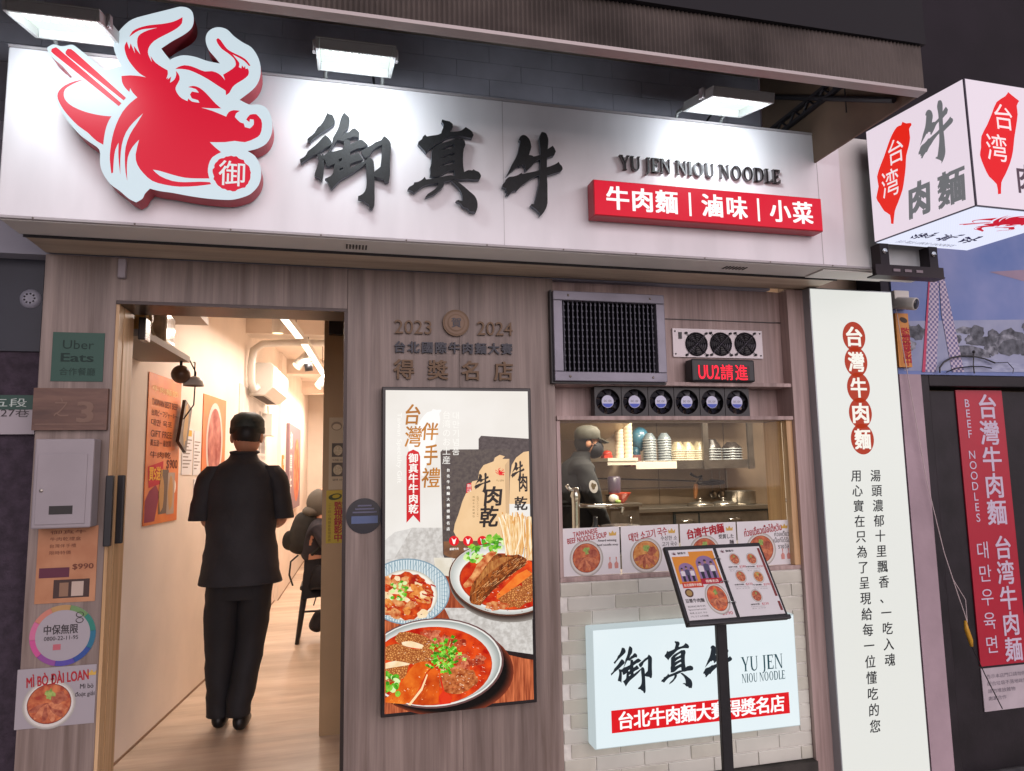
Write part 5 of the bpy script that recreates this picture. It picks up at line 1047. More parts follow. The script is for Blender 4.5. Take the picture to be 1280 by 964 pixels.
t = b.build('hanging_cable', None, tuple(rp(1209, 778, -.02))); tag(t, 'thin pale cable hanging across the black door to a yellow connector', 'cable')
MB().tube([rp(1206.5, 776, -.02), rp(1208, 786, -.02), rp(1213, 800, -.02), rp(1214.5, 808, -.02)], [.006, .011, .0115, .007], mat('connector_yellow', 'c9962a', rough=.4), 12).build('connector', t)
b = MB(); hp = lambda pts: [rp(1120+x/6.025, 340+y/6.025, .0) for x, y in pts]
b.tube(hp([(330, 760), (330, 720), (360, 680), (420, 645), (500, 632), (580, 635), (670, 655), (745, 685)]), .0045, BLACKM, 6); b.tube(hp([(380, 755), (450, 725), (560, 712), (650, 712), (720, 725)]), .003, BLACKM, 6); b.tube(hp([(585, 600), (582, 700), (590, 765)]), .0035, BLACKM, 6); b.tube(hp([(745, 685), (840, 680), (885, 730), (880, 765)]), .002, BLACKM, 5); b.ball(hp([(585, 602)])[0], .008, .008, .008, BLACKM, 8, 6)
tag(b.build('wire_hoop', None, tuple(hp([(590, 765)])[0])), 'bent black wire hoop on top of the black door frame', 'wire hoop')

# ------------------------------------------------------------------ corridor fittings
d1 = Vector((A1[0]-A0[0], A1[1]-A0[1], 0)).normalized(); WL1 = Frame((A0[0], A0[1], 0), d1, (0, 0, 1))
d2 = Vector((A2[0]-A1[0], A2[1]-A1[1], 0)).normalized(); WL2 = Frame((A1[0], A1[1], 0), d2, (0, 0, 1))
d4 = Vector((A4[0]-A3[0], A4[1]-A3[1], 0)).normalized(); WL3 = Frame((A3[0], A3[1], 0), d4, (0, 0, 1))
WARM = (1, .84, .73)
def zq(fr, pts): return [fr.px(x, y) for x, y in pts]
# orange festival poster
p = zq(WL1, [(186, 460), (226, 483), (219, 651), (177, 657)]); u0 = (p[0][0]+p[3][0])/2; u1 = (p[1][0]+p[2][0])/2; v1 = (p[0][1]+p[1][1])/2; v0 = (p[2][1]+p[3][1])/2
OR = mat('poster_orange', 'cc5c10', col2='de7a20', vscale=5, rough=.4)
b = MB(); b.fbox(WL1, u0, v0, .002, u1, v1, .006, OR); U, V_ = u1-u0, v1-v0; f = lambda a, c: (u0+a*U, v0+c*V_); d = .007
BRN = flat('6a2a14'); 
for s_, a in (('牛肉麵節', .9), ('TAIWAN BEST BEEF', .81), ('台湾ビーフジャーキー', .74), ('대만 육포', .675), ('GIFT FREE', .60), ('買五送一 最划算', .54), ('牛肉乾', .46)): b.text(WL1, s_, (*f(.1, a-.022), *f(.88 if a > .7 else .72, a+.022)), BRN if a < .85 else flat('f2c88a'), d, bold=.015)
b.poly(WL1, [f(.06, .38), f(.5, .42), f(.5, .27), f(.1, .24)], flat('c0142c'), d); b.text(WL1, '買5送1', (*f(.1, .29), *f(.47, .38)), flat('f0b43a'), d+.001, bold=.03); b.text(WL1, '$900', (*f(.6, .36), *f(.95, .43)), BRN, d, bold=.02)
b.poly(WL1, [f(.02, .02), f(.3, .02), f(.42, .2), (f(.3, .26)), f(.12, .22), f(.02, .16)], flat('8a2444'), d); b.poly(WL1, [f(.4, .06), f(.65, .06), f(.68, .36), f(.42, .36)], flat('6a5548'), d+.0005); b.poly(WL1, [f(.64, .05), f(.88, .05), f(.88, .34), f(.66, .34)], flat('a89484'), d+.001); b.poly(WL1, ellipse(*f(.85, .24), .04, .045, 18), flat('efe6da'), d)
for a in (.47, .75): b.poly(WL1, rough_blob(*f(a, .2), .04, .1, 14, .1, 0, 3), flat('b88a52'), d+.0016)
flatthing('orange_poster', 'orange festival poster nearest the doorway on the corridor wall', 'poster', tuple(WL1.at(u0, v0)), b)
# black hanging board
p = zq(WL1, [(222, 500), (230, 512), (222, 566), (213, 552)]); b = MB(); b.poly(WL1, [(x, y) for x, y in p][::-1], mat('black_board', '2a2320', rough=.3), .05, .02); b.poly(WL1, rough_blob(sum(x for x, y in p)/4, sum(y for x, y in p)/4, .035, .12, 14, .25, -.1, 5), mat('board_gold', 'a07a3a', rough=.4), .0505)
flatthing('black_tilted_board', 'black tilted board with a gold picture beside the orange festival poster', 'picture', tuple(WL1.at(*p[0], .04)), b)
for k, (pp, lab) in enumerate((([(228, 534), (240, 537), (239, 594), (226, 593)], 'white printed notice with a yellow heading behind the walking person'), ([(241.5, 538), (251, 540), (249, 594), (241, 594)], 'plain white printed notice next to the round bowl poster'), ([(241, 598), (250, 600), (250, 645), (241, 640)], 'lowest white notice on the corridor wall behind the walking person'))):
    p = zq(WL1, pp); a0, a1 = (p[0][0]+p[3][0])/2, (p[1][0]+p[2][0])/2; c1, c0 = (p[0][1]+p[1][1])/2, (p[2][1]+p[3][1])/2
    b = MB(); b.fbox(WL1, a0, c0, .001, a1, c1, .004, PAPER)
    if k == 0: b.rect(WL1, (a0+.02, c1-.05, a1-.02, c1-.01), flat('d2a83a'), .0045)
    for j in range(9): b.rect(WL1, (a0+.015, c1-.07-j*.022-.008, a1-.015-.03*(j % 3), c1-.07-j*.022), flat('8a7f78'), .0045)
    flatthing('wall_notice', lab, 'notice', tuple(WL1.at(a0, c0)), b, group='notices on the corridor wall')
p = zq(WL1, [(254, 492), (282, 502), (280, 618), (253, 618)]); u0, u1 = p[0][0], p[1][0]; v1, v0 = p[0][1], p[3][1]; b = MB(); b.fbox(WL1, u0, v0, .001, u1, v1, .006, OR); U, V_ = u1-u0, v1-v0
b.poly(WL1, ellipse(u0+U*.5, v0+V_*.52, U*.36, V_*.42, 36), flat('cfc4bc'), .007); b.poly(WL1, ellipse(u0+U*.5, v0+V_*.52, U*.3, V_*.36, 36), mat('poster_beef', '8a2a20', col2='c88070', vscale=9, detail=7), .008)
b.text(WL1, '牛肉麵', (u0+U*.2, v0+V_*.02, u0+U*.8, v0+V_*.07), flat('f2e4d0'), .007, bold=.02)
flatthing('bowl_poster', 'orange poster with a round beef bowl left of the walking person', 'poster', tuple(WL1.at(u0, v0)), b)
# grey photo mural on the second wall
p = zq(WL2, [(293, 475), (334, 496), (334, 600), (293, 620)]); u0, u1 = .03, p[1][0]; v1, v0 = p[0][1], .85; b = MB(); b.fbox(WL2, u0, v0, .001, u1, v1, .006, mat('mural_grey', 'b9b2ac', col2='cfc8c0', vscale=3)); 
for k in range(26):
    rdk = random.Random(k+50); x = u0+.02+rdk.random()*(u1-u0-.2); h = rdk.uniform(.1, .42); wd_ = rdk.uniform(.04, .12); b.rect(WL2, (x, v1-.55, x+wd_, v1-.55+h), mat('mural_block%d' % (k % 2), ('8f8a88', 'd8d0c6')[k % 2]), .0065+k*.0001)
for k in range(8): b.text(WL2, '御真牛源自台北街頭的老味道', (u0+.15, v0+.9-k*.1, u1-.1, v0+.94-k*.1), flat('8a8480'), .0095)
flatthing('grey_wall_print', 'large pale grey printed panel behind the walking person', 'wall print', tuple(WL2.at(u0, v0)), b)
# food picture on the far wall
u0, u1, v0, v1 = .55, 2.1, .95, 2.02; b = MB(); b.fbox(WL3, u0, v0, .001, u1, v1, .04, mat('panel_mauve', '8a7078', rough=.5)); b.poly(WL3, ellipse(u0+1.0, v0+.5, .42, .42, 32), mat('panel_food', 'b84a2a', col2='e09060', vscale=7, detail=6), .041)
for k in range(3): b.text(WL3, '御真牛'[k], (u0+.12, v0+.75-k*.27, u0+.35, v0+.97-k*.27), flat('efe8e2'), .041, bold=.02)
flatthing('food_picture_panel', 'mauve panel with an orange food picture on the far corridor wall', 'picture', tuple(WL3.at(u0, v0)), b)
b = MB(); b.fbox(WL3, .12, 1.0, .001, .3, 1.62, .01, flat('d8802c')); b.text(WL3, '御', (.15, 1.5, .27, 1.58), PAPER, .011)
flatthing('orange_strip_sign', 'narrow orange strip sign left of the mauve food panel', 'sign', tuple(WL3.at(.12, 1.0)), b)
# shelf by the door with its load
xs = WL1.at(.3, 0).x
t = thing('wall_shelf', (-1.0, .8, 2.03), 'grey wall shelf high on the left just inside the doorway', 'shelf')
MB().add([(-1.12, .42, 2.03), (-.84, .42, 2.03), (-.80, 1.2, 2.03), (-1.05, 1.2, 2.03), (-1.12, .42, 2.062), (-.84, .42, 2.062), (-.80, 1.2, 2.062), (-1.05, 1.2, 2.062)], [(0, 3, 2, 1), (4, 5, 6, 7), (0, 1, 5, 4), (1, 2, 6, 5), (2, 3, 7, 6), (3, 0, 4, 7)], mat('shelf_grey', 'a89c90', rough=.6)).build('board', t)
b = MB(); b.box(-1.1, .3, 2.32, -.78, 1.6, 2.36, mat('shelf_grey')); b.build('upper_board', t)
b = MB(); b.box(-.945, .78, 2.0625, -.835, 1.0, 2.24, mat('clear_plastic', 'cbbba6', rough=.12, var=.3, vscale=16, coat=.6)); tag(b.build('plastic_bag', None, (-.89, .89, 2.0625), bevel=.02), 'shiny clear packet standing on the grey wall shelf', 'packet')
b = MB(); b.lathe((-.91, .58, 2.0625), [(.05, 0), (.065, .08), (.05, .2), (.03, .26), (0, .26)], mat('ornament_gold', 'b08a4a', rough=.3, var=.3, vscale=20), 16); tag(b.build('gold_ornament', None, (-.91, .58, 2.0625)), 'golden ornament on the near end of the grey wall shelf', 'ornament')
b = MB()
for s_ in (0, .02):
    for k in range(16):
        tt = k/15; b.ball((-.865+.03*tt+s_, .46+.02*tt, 2.30-.25*math.sin(tt*1.6)), .006, .006, .006, mat('bead', 'c9b486', rough=.3), 6, 4)
tag(b.build('bead_string', None, (-.86, .46, 2.2)), 'hanging string of pale beads in front of the golden ornament', 'beads')
t = thing('emergency_lamp', (-.87, 1.25, 1.9), 'twin emergency lamp with a brown and a white dome below the wall shelf', 'lamp')
ec = WL1
b = MB(); c = rp(226, 468, 1.15); b.ball(c, .05, .05, .05, mat('dome_brown', '6a4c38', rough=.3), 16, 10); b.build('brown_dome', t)
b = MB(); c2 = rp(242, 479, 1.2); b.lathe(c2-Vector((0, 0, .015)), [(.055, 0), (.05, .025), (.035, .045), (0, .055)], PLASW, 18); b.lathe(c2-Vector((0, 0, .015)), [(0, .002), (.054, 0)], flat('5a4a40'), 18); b.build('white_dome', t)
b = MB(); b.tube([c2+Vector((0, .02, .03)), c2+Vector((.0, .02, .12)), Vector((c2.x, 1.19, 2.03))], .004, PLASK, 6); b.tube([c, Vector((c.x, 1.15, 2.03))], .008, PLASK, 6); b.tube([Vector((-.805, 1.205, 2.05)), Vector((-.775, 1.24, 1.98)), Vector((-.78, 1.24, 1.80)), Vector((-.83, 1.24, 1.72))], .004, PLASK, 6); b.build('cord', t)
# air conditioner and conduit
acx = WL2.at(.45, 0, .002)
t = thing('air_conditioner', tuple(WL2.at(.9, 2.1)), 'white wall air conditioner with a curved conduit in the corridor', 'air conditioner')
b = MB(); pr = [(.002, 2.10), (.14, 2.10), (.215, 2.17), (.22, 2.36), (.19, 2.39), (.002, 2.39)]
V = [WL2.at(u, z, d_) for u in (.42, 1.4) for d_, z in pr]; n_ = len(pr)
b.add(V, [tuple(range(n_)), tuple(range(2*n_-1, n_-1, -1))]+[(i, i+n_, (i+1) % n_+n_, (i+1) % n_) for i in range(n_)], PLASW); b.build('case', t, bevel=.008)
b = MB(); b.add([WL2.at(.5, 2.0985, .03), WL2.at(.5, 2.0985, .12), WL2.at(1.33, 2.0985, .12), WL2.at(1.33, 2.0985, .03)], [(0, 1, 2, 3)], flat('4a3c36')); b.build('louvre', t)
cpt = [WL2.at(.4, 2.17, .08), WL2.at(.34, 2.14, .06), WL2.at(.28, 2.2, .05), WL2.at(.27, 2.36, .05), WL2.at(.3, 2.48, .06), WL2.at(.36, 2.545, .12), WL2.at(.42, 2.57, .3), WL2.at(.42, 2.575, .86)]
MB().tube(cpt, .032, PLASW, 12).build('conduit', t)
b = MB(); b.fbox(WL2, 1.2, 1.78, .001, 1.38, 2.0, .1, PLASW); b.tube([WL2.at(1.29, 2.0, .05), WL2.at(1.25, 2.08, .05)], .008, PLASW, 6); tag(b.build('control_box', None, tuple(WL2.at(1.29, 1.78)), bevel=.006), 'small white control box on the wall under the air conditioner', 'box')
# lights in the corridor
def strip(p, q, lab, pw):
    p, q = Vector(p), Vector(q); t = thing('strip_light', tuple((p+q)/2), lab, 'strip light', 'linear lights hung in the corridor'); dr = (q-p).normalized(); n_ = Vector((dr.y, -dr.x, 0)); h = .03
    b = MB(); V = [v+n_*s_*h+Vector((0, 0, z)) for v in (p, q) for s_ in (-1, 1) for z in (0, .05)]
    b.add(V, [(0, 1, 3, 2), (4, 6, 7, 5), (0, 4, 5, 1), (2, 3, 7, 6), (1, 5, 7, 3)], PLASW); b.build('channel', t)
    MB().add([V[0]+Vector((0, 0, .001)), V[2]+Vector((0, 0, .001)), V[6]+Vector((0, 0, .001)), V[4]+Vector((0, 0, .001))], [(0, 1, 3, 2)][:0]+[(0, 1, 2, 3)], glow('fff0dc', 2.5)).build('diffuser', t)
    b = MB(); 
    for f_ in (.15, .85): m_ = p.lerp(q, f_); b.tube([m_+Vector((0, 0, .05)), Vector((m_.x, m_.y, 2.8))], .003, PLASK, 5)
    b.build('rod', t)
    o = lamp('strip_beam', tuple((p+q)/2-Vector((0, 0, .02))), (0, 0, -1), .06, (q-p).length, pw, WARM); o.rotation_euler = (0, 0, math.atan2(dr.y, dr.x)-math.pi/2)
strip((-.44, 1.55, 2.5), (-.315, 2.95, 2.5), 'bright strip light nearest the doorway', 15)
strip((-.29, 3.2, 2.5), (-.16, 5.3, 2.5), 'bright strip light above the air conditioner end', 40)
strip((-.145, 5.6, 2.5), (-.06, 8.6, 2.5), 'bright strip light farthest down the corridor', 58)
for (x, y, lab) in ((-.52, 2.15, 'nearer cylindrical downlight by the corridor ceiling'), (-.47, 2.75, 'farther cylindrical downlight by the corridor ceiling')):
    t = thing('downlight', (x, y, 2.5), lab, 'downlight', 'cylindrical downlights'); MB().lathe((x, y, 2.5), [(.045, 0), (.045, .3)], PLASW, 20).build('can', t); MB().lathe((x, y, 2.502), [(0, 0), (.04, 0)], glow('ffe9b8', 2.2), 20).build('lens', t); lamp('downlight_beam', (x, y, 2.49), (0, 0, -1), .07, .07, 2, WARM)
for (px_, py_, yy, lab) in ((377, 452, 3.9, 'first black and white spotlight on the corridor track'), (403, 478, 4.9, 'second spotlight on the corridor track, beside the beige post')):
    c = rp(px_, py_, yy); t = thing('track_spotlight', tuple(c), lab, 'spotlight', 'track spotlights'); dv = Vector((-.55, -.25, -.6)).normalized()
    MB().tube([c-dv*.09, c+dv*.07], .05, PLASW, 16).tube([c+Vector((.05, 0, .03)), Vector((c.x+.05, c.y, 2.5))], .008, PLASK, 6).build('can', t); MB().tube([c+dv*.0705, c+dv*.072], .043, glow('ffe9c8', 2), 16).build('lens', t); MB().tube([c+Vector((.03, -.03, -.06)), c+Vector((.10, -.03, -.05))], .04, PLASK, 12).build('shade', t)
# stickers on the beige post
bf = wall(1.188)
q = bf.box(411, 522, 430, 612); b = MB(); b.box(q[0], 1.186, q[1], q[2], 1.1895, q[3], mat('strip_cream', 'b9a88a', rough=.6)); W_, H_ = q[2]-q[0], q[3]-q[1]; pf2 = wall(1.186)
b.poly(pf2, ellipse(q[0]+W_*.5, q[3]-H_*.12, W_*.36, W_*.3, 20), flat('8a7a66'), .0008); b.poly(pf2, ellipse(q[0]+W_*.5, q[3]-H_*.13, W_*.28, W_*.2, 20), flat('cbbb9c'), .0012)
for k in range(2): b.rect(pf2, (q[0]+W_*.2, q[3]-H_*(.55+k*.27), q[2]-W_*.03, q[3]-H_*(.36+k*.27)), flat('5a5248'), .0008); b.poly(pf2, ellipse(q[0]+W_*.6, q[3]-H_*(.46+k*.27), W_*.3, H_*.07, 18), mat('print_noodle', 'a8987a', col2='c9bb9a', vscale=90), .0012); b.text(pf2, ('牛肉麵 180', '滷味 60')[k], (q[0]+W_*.25, q[3]-H_*(.61+k*.27), q[2]-W_*.1, q[3]-H_*(.58+k*.27)), INKP, .0008)
flatthing('menu_strip', 'cream strip with small bowl pictures on the beige post', 'sticker', (q[0], 1.188, q[1]), b)
q = bf.box(407.5, 612.5, 430, 679); b = MB(); b.box(q[0], 1.186, q[1], q[2], 1.1895, q[3]-.002, mat('strip_yellow', 'b8a02a', rough=.5)); W_, H_ = q[2]-q[0], q[3]-q[1]
b.cells(pf2, '監視錄影中', (q[0]+W_*.68, q[3]-H_*.3), (q[0]+W_*.68, q[1]+H_*.1), .044, flat('9a2030'), .001, bold=.025); b.cells(pf2, '二十四小時錄影監視系統', (q[0]+W_*.2, q[3]-H_*.28), (q[0]+W_*.2, q[1]+H_*.06), .016, flat('6a5a20'), .001); b.poly(pf2, ellipse(q[0]+W_*.5, q[3]-H_*.13, W_*.38, H_*.06, 18, rot=.15), flat('3f4a2a'), .001); b.poly(pf2, ellipse(q[0]+W_*.55, q[3]-H_*.12, W_*.22, H_*.035, 18, rot=.15), flat('b8a02a'), .0013)
flatthing('yellow_warning_strip', 'yellow surveillance warning strip on the beige post by the doorway', 'sticker', (q[0], 1.188, q[1]), b)
# ------------------------------------------------------------------ kitchen
kf = wall(3.85); kx = lambda x, y=575: kf.px(x, y)[0]; kz = lambda y, x=850: kf.px(x, y)[1]
SZ = kz(575.5)
t = thing('kitchen_shelf', (3.3, 3.85, SZ), 'steel kitchen wall shelf with posts carrying stacks of bowls', 'shelf')
MB().box(kx(786), 3.68, SZ-.03, kx(932), 4.09, SZ-.002, STEELD).box(kx(786), 3.672, SZ-.085, kx(836), 3.679, SZ-.012, mat('shelf_edge_white', 'cfc6b8', rough=.4)).build('board', t, bevel=.003)
b = MB(); b.box(kx(836.5), 3.674, SZ-.09, kx(932), 3.6795, SZ-.004, STEELD); b.build('edge_rail', t)
for x in (871, 926): MB().box(kx(x)-.03, 3.64, SZ-.1, kx(x)+.03, 3.671, 2.3, STEELD).build('post', t)
MB().box(kx(786), 3.69, 1.98, kx(932), 4.09, 2.0, STEELD).build('upper_board', t)
b = MB(); b.box(kx(744), 3.5, SZ+.0, kx(780), 4.09, SZ+.03, mat('shelf_edge_white')); b.box(kx(744), 3.51, SZ-.04, kx(779), 3.515, SZ-.001, mat('shelf_edge_white')); tag(b.build('small_shelf', None, (kx(762), 3.8, SZ)), 'short white edged shelf behind the cook with cups on it', 'shelf')
def bowl_proto(r, h, m, label):
    t = thing('soup_bowl', (0, 0, 0), label, 'bowl', 'upside down bowls on the kitchen shelf'); b = MB()
    b.lathe((0, 0, 0), [(r*.93, 0), (r, .003), (r*.99, .007), (r*.8, h*.5), (r*.5, h*.88), (r*.46, h), (r*.4, h), (r*.38, h*.93), (0, h*.93)], m, 22); b.build('shell', t)
    b = MB(); b.lathe((0, 0, 0), [(r*1.004, .001), (r*1.012, .004), (r*1.0, .0085)], mat('rim_'+m.name, 'd8cfb8' if 'cream' in m.name else 'a9b0b4', rough=.3), 22); b.build('rim', t)
    return t
BG = mat('bowl_bluegrey', '6a747a', rough=.25, var=.1, vscale=9); BC = mat('bowl_cream', '9a8e74', rough=.3, var=.2, vscale=12); BD = mat('bowl_dark', '2d2724', rough=.3)
stacks = [(810, 'blue grey', 'leftmost', BG, .071, .075, .0262, 9), (828.5, 'blue grey', 'second', BG, .074, .075, .0262, 9), (843, 'cream', 'third', BC, .088, .10, .0225, 5), (857, 'cream', 'fourth', BC, .088, .10, .0225, 5), (870.5, 'cream', 'fifth', BC, .088, .10, .0225, 5), (887, 'black', 'sixth', BD, .105, .11, .027, 5), (912, 'black', 'rightmost', BD, .11, .075, .027, 5)]
protos = {}
for x, cname, sname, m, r, h, dz, n in stacks:
    for k in range(n):
        j = n-1-k; pos = 'topmost' if j == 0 else ('lowest' if k == 0 else ORD[j]+' from the top')
        lab = '%s bowl, %s in the %s stack on the kitchen shelf' % (cname, pos, sname)
        loc = (kx(x), 3.80 if sname not in ('third', 'fifth') else 3.77, SZ+k*dz)
        key = (m.name, r)
        if key not in protos: protos[key] = bowl_proto(r, h, m, lab); protos[key].location = loc
        else: dup(protos[key], loc, lab)
for k, (x, y1, lab) in enumerate(((770, 537, 'shorter tower of white paper cups behind the cook'), (781, 529, 'taller tower of white paper cups behind the cook'))):
    b = MB(); z0 = SZ+.0305; z1_ = kz(y1); n_ = 9
    b.lathe((kx(x), 3.75, z0), [(.044, 0)]+[q_ for i in range(n_) for q_ in ((.042, (z1_-z0)*(i+.1)/n_), (.047, (z1_-z0)*(i+.9)/n_), (.042, (z1_-z0)*(i+1)/n_))]+[(0, z1_-z0)], mat('paper_cup', 'd6c6ac', rough=.6), 16)
    tag(b.build('paper_cup_tower', None, (kx(x), 3.75, z0)), lab, 'cups')
b = MB(); b.ball((kx(752), 3.7, SZ+.075), .05, .05, .035, mat('red_wrap', 'b5301c', rough=.4), 12, 8); b.box(kx(747), 3.66, SZ+.0305, kx(757), 3.76, SZ+.06, mat('red_wrap')); tag(b.build('red_packet', None, (kx(752), 3.7, SZ+.0305)), 'small red packet on the short white edged shelf', 'packet')
b = MB(); b.ball((kx(806), 3.95, SZ+.23), .10, .08, .13, mat('blue_film', '3a6e86', rough=.3, coat=.5), 14, 8); b.ball((kx(800), 3.95, SZ+.08), .05, .06, .08, mat('blue_film'), 12, 8); tag(b.build('blue_bag', None, (kx(803), 3.95, SZ)), 'blue plastic bag behind the leftmost bowl stack', 'bag')
b = MB(); b.box(kx(782), 3.72, SZ-.06, kx(795), 3.9, SZ+.06, mat('maroon_box', '6a3a34', rough=.6)); tag(b.build('maroon_box', None, (kx(788), 3.8, SZ-.06), bevel=.003), 'small maroon box between the two kitchen shelves', 'box')
# hood at the upper left, counter, cabinets, tap
b = MB(); V = [(1.2, 2.9, 2.05), (2.05, 2.9, 1.78), (2.05, 4.09, 1.78), (1.2, 4.09, 1.78), (1.2, 2.9, 1.6), (2.05, 2.9, 1.72)]
b.add([(.9, 3.3, 2.2), (2.75, 3.3, 2.2), (2.75, 3.3, 1.86), (.9, 3.3, 1.86), (.9, 4.09, 2.2), (2.75, 4.09, 2.2), (2.75, 4.09, 1.7), (.9, 4.09, 1.7)], [(0, 3, 2, 1), (4, 5, 6, 7), (0, 1, 5, 4), (3, 7, 6, 2), (0, 4, 7, 3), (1, 2, 6, 5)], mat('hood_steel', 'b09a78', rough=.4, metal=.4)); tag(b.build('cooker_hood', None, (1.8, 3.6, 1.8)), 'cream steel cooker hood above and behind the cook', 'cooker hood')
CZ = kz(631)
t = thing('kitchen_counter', (3.2, 3.6, -.02), 'steel kitchen counter with cabinets under the back wall', 'counter')
MB().box(kx(752), 3.4, CZ-.04, kx(930), 4.093, CZ, STEEL).build('worktop', t, bevel=.004)
b = MB(); b.box(kx(753), 3.43, -.02, kx(815), 4.09, CZ-.0405, STEELD); b.box(kx(816), 3.43, -.02, kx(929), 4.09, CZ-.0405, mat('dark_cabinet', '4f5658', rough=.3, metal=.7, var=.2, vscale=5)); b.build('cabinet', t)
for xa, xb in ((818, 844), (846, 926)): 
    b = MB(); b.box(kx(xa), 3.415, .1, kx(xb), 3.4295, CZ-.06, STEELD); d_ = b.build('door', t, bevel=.003)
    m_ = (kx(xa)+kx(xb))/2; MB().tube([(m_-.06, 3.41, CZ-.13), (m_-.06, 3.39, CZ-.13), (m_+.06, 3.39, CZ-.13), (m_+.06, 3.41, CZ-.13)], .007, CHROME, 8).build('handle', d_)
for k, (x, lab) in enumerate(((858, 'steel pan lid lying on the kitchen counter left of the tap'), (886, 'steel pan lid on the counter right of the tap'))):
    b = MB(); b.lathe((kx(x), 3.6, CZ), [(.13, .0), (.135, .012), (.1, .03), (.02, .045), (.02, .06), (.03, .07), (0, .075)], STEEL, 24); tag(b.build('pan_lid', None, (kx(x), 3.6, CZ), ), lab, 'lid')
tp = lambda x, y: Vector((kf.px(840+x/7.41, 520+y/7.41)[0], 3.85, kf.px(840+x/7.41, 520+y/7.41)[1]))
t = thing('wall_tap', tuple(tp(250, 620)), 'dark lever tap with a wooden coloured nozzle on the kitchen wall', 'tap'); IR = mat('gunmetal', '2c2826', rough=.3, metal=.8)
MB().tube([tp(470, 615)+Vector((0, .24, 0)), tp(470, 615), tp(380, 620), tp(300, 622), tp(235, 625)], [.03, .022, .024, .022, .02], IR, 12).build('body', t)
MB().tube([tp(265, 600), tp(265, 560), tp(235, 570), tp(200, 555), tp(170, 535)], [.025, .022, .01, .012, .016], IR, 10).build('lever', t)
MB().tube([tp(222, 630), tp(220, 680), tp(218, 720), tp(216, 770)], [.02, .026, .022, .016], mat('nozzle_brown', '8a5a34', rough=.4), 12).build('nozzle', t)
b = MB(); b.tube([tp(0, 597)+Vector((-1.0, .02, .045)), tp(0, 597), tp(220, 605)], .008, IR, 6); b.build('feed_pipe', t)
# red bowl, tray, white tools at the cook's station
nf2 = wall(3.3); nx = lambda x, y: Vector((nf2.px(690+x/7.41, 520+y/7.41)[0], 3.3, nf2.px(690+x/7.41, 520+y/7.41)[1]))
WZ = nx(600, 800).z
t = thing('prep_table', (nx(560, 800).x, 3.3, -.02), 'steel preparation table in front of the cook', 'table'); x0, x1 = nx(440, 800).x, nx(735, 800).x
MB().box(x0, 3.05, WZ-.03, x1, 3.39, WZ, STEEL).build('table_top', t, bevel=.003)
MB().box(x0+.02, 3.08, .15, x1-.02, 3.38, WZ-.031, STEELD).build('cabinet', t); MB().tube([(x1-.12, 3.07, WZ-.12), (x1-.12, 3.045, WZ-.12), (x1-.12, 3.045, WZ-.2), (x1-.12, 3.07, WZ-.2)], .008, CHROME, 8).build('handle', t)
c = nx(612, 795); b = MB(); b.lathe((c.x, 3.25, WZ), [(.04, 0), (.05, .01), (.1, .085), (.104, .09), (.095, .088), (.045, .014), (0, .012)], mat('red_lacquer', 'b8402c', rough=.3), 24); tag(b.build('red_bowl', None, (c.x, 3.25, WZ)), 'red bowl on the preparation table beside the cook', 'bowl')
b = MB(); b.ball((nx(535, 760).x, 3.2, WZ+.04), .05, .05, .04, mat('white_cloth', 'd8d0c6'), 12, 8); b.ball((nx(555, 790).x, 3.15, WZ+.015), .03, .03, .015, GRN, 8, 6); tag(b.build('garnish_heap', None, (nx(545, 780).x, 3.2, WZ)), 'white and green garnish heap next to the red bowl', 'food')
b = MB(); c = nx(590, 640); b.lathe((c.x, 3.34, c.z-.09), [(.05, 0), (.06, .03), (.062, .16), (.05, .17), (0, .17)], mat('violet_jar', '4a4050', rough=.3), 18); b.box(c.x-.08, 3.3, WZ, c.x-.05, 3.36, c.z-.09, STEELD); b.box(c.x-.08, 3.3, c.z-.1, c.x+.08, 3.39, c.z-.0905, STEELD); tag(b.build('sauce_jar', None, (c.x, 3.34, WZ)), 'dark violet sauce jar on a small steel riser', 'jar')
# serving rail and column tap near the window
wf2 = wall(.9); wx = lambda x, y: Vector((wf2.px(690+x/7.41, 520+y/7.41)[0], .9, wf2.px(690+x/7.41, 520+y/7.41)[1]))
t = thing('column_tap', tuple(wx(220, 1000)), 'bright steel column tap with a horizontal rail just inside the window', 'tap')
MB().tube([wx(225, 1200), wx(222, 1000), wx(220, 830), wx(220, 760), wx(215, 740), wx(215, 700), wx(215, 665)], [.022, .022, .022, .026, .03, .022, .018], CHROME, 12).build('column', t)
MB().tube([wx(225, 832), wx(450, 836), wx(655, 838)], .012, CHROME, 10).tube([wx(640, 838), wx(655, 850), wx(640, 910)], .012, CHROME, 8).build('rail', t)
MB().tube([wx(205, 690), wx(160, 680), wx(135, 640)], [.012, .01, .012], CHROME, 8).build('lever', t)
b = MB(); V0_ = wx(80, 950); b.lathe((V0_.x+.5, 1.25, .9), [(.0, 0), (.12, 0), (.125, .15), (.12, .155), (0, .15)], mat('stock_pot', '6e6a70', rough=.25, metal=.8), 24); tag(b.build('stock_pot', None, (V0_.x+.5, 1.25, .9)), 'steel stock pot low behind the window cards', 'pot')
b = MB(); b.box(1.0, 1.0, -.02, 2.8, 1.5, .8995, STEELD); tag(b.build('cooking_bench', None, (2, 1.1, -.02)), 'low steel cooking bench behind the window cards', 'bench')
lamp('kitchen_light', (2.4, 1.9, 2.58), (0, 0, -1), 1.2, .3, 96, (1, .85, .72)); lamp('kitchen_light', (3.6, 2.9, 2.58), (0, 0, -1), 1.2, .3, 105, (1, .85, .72))
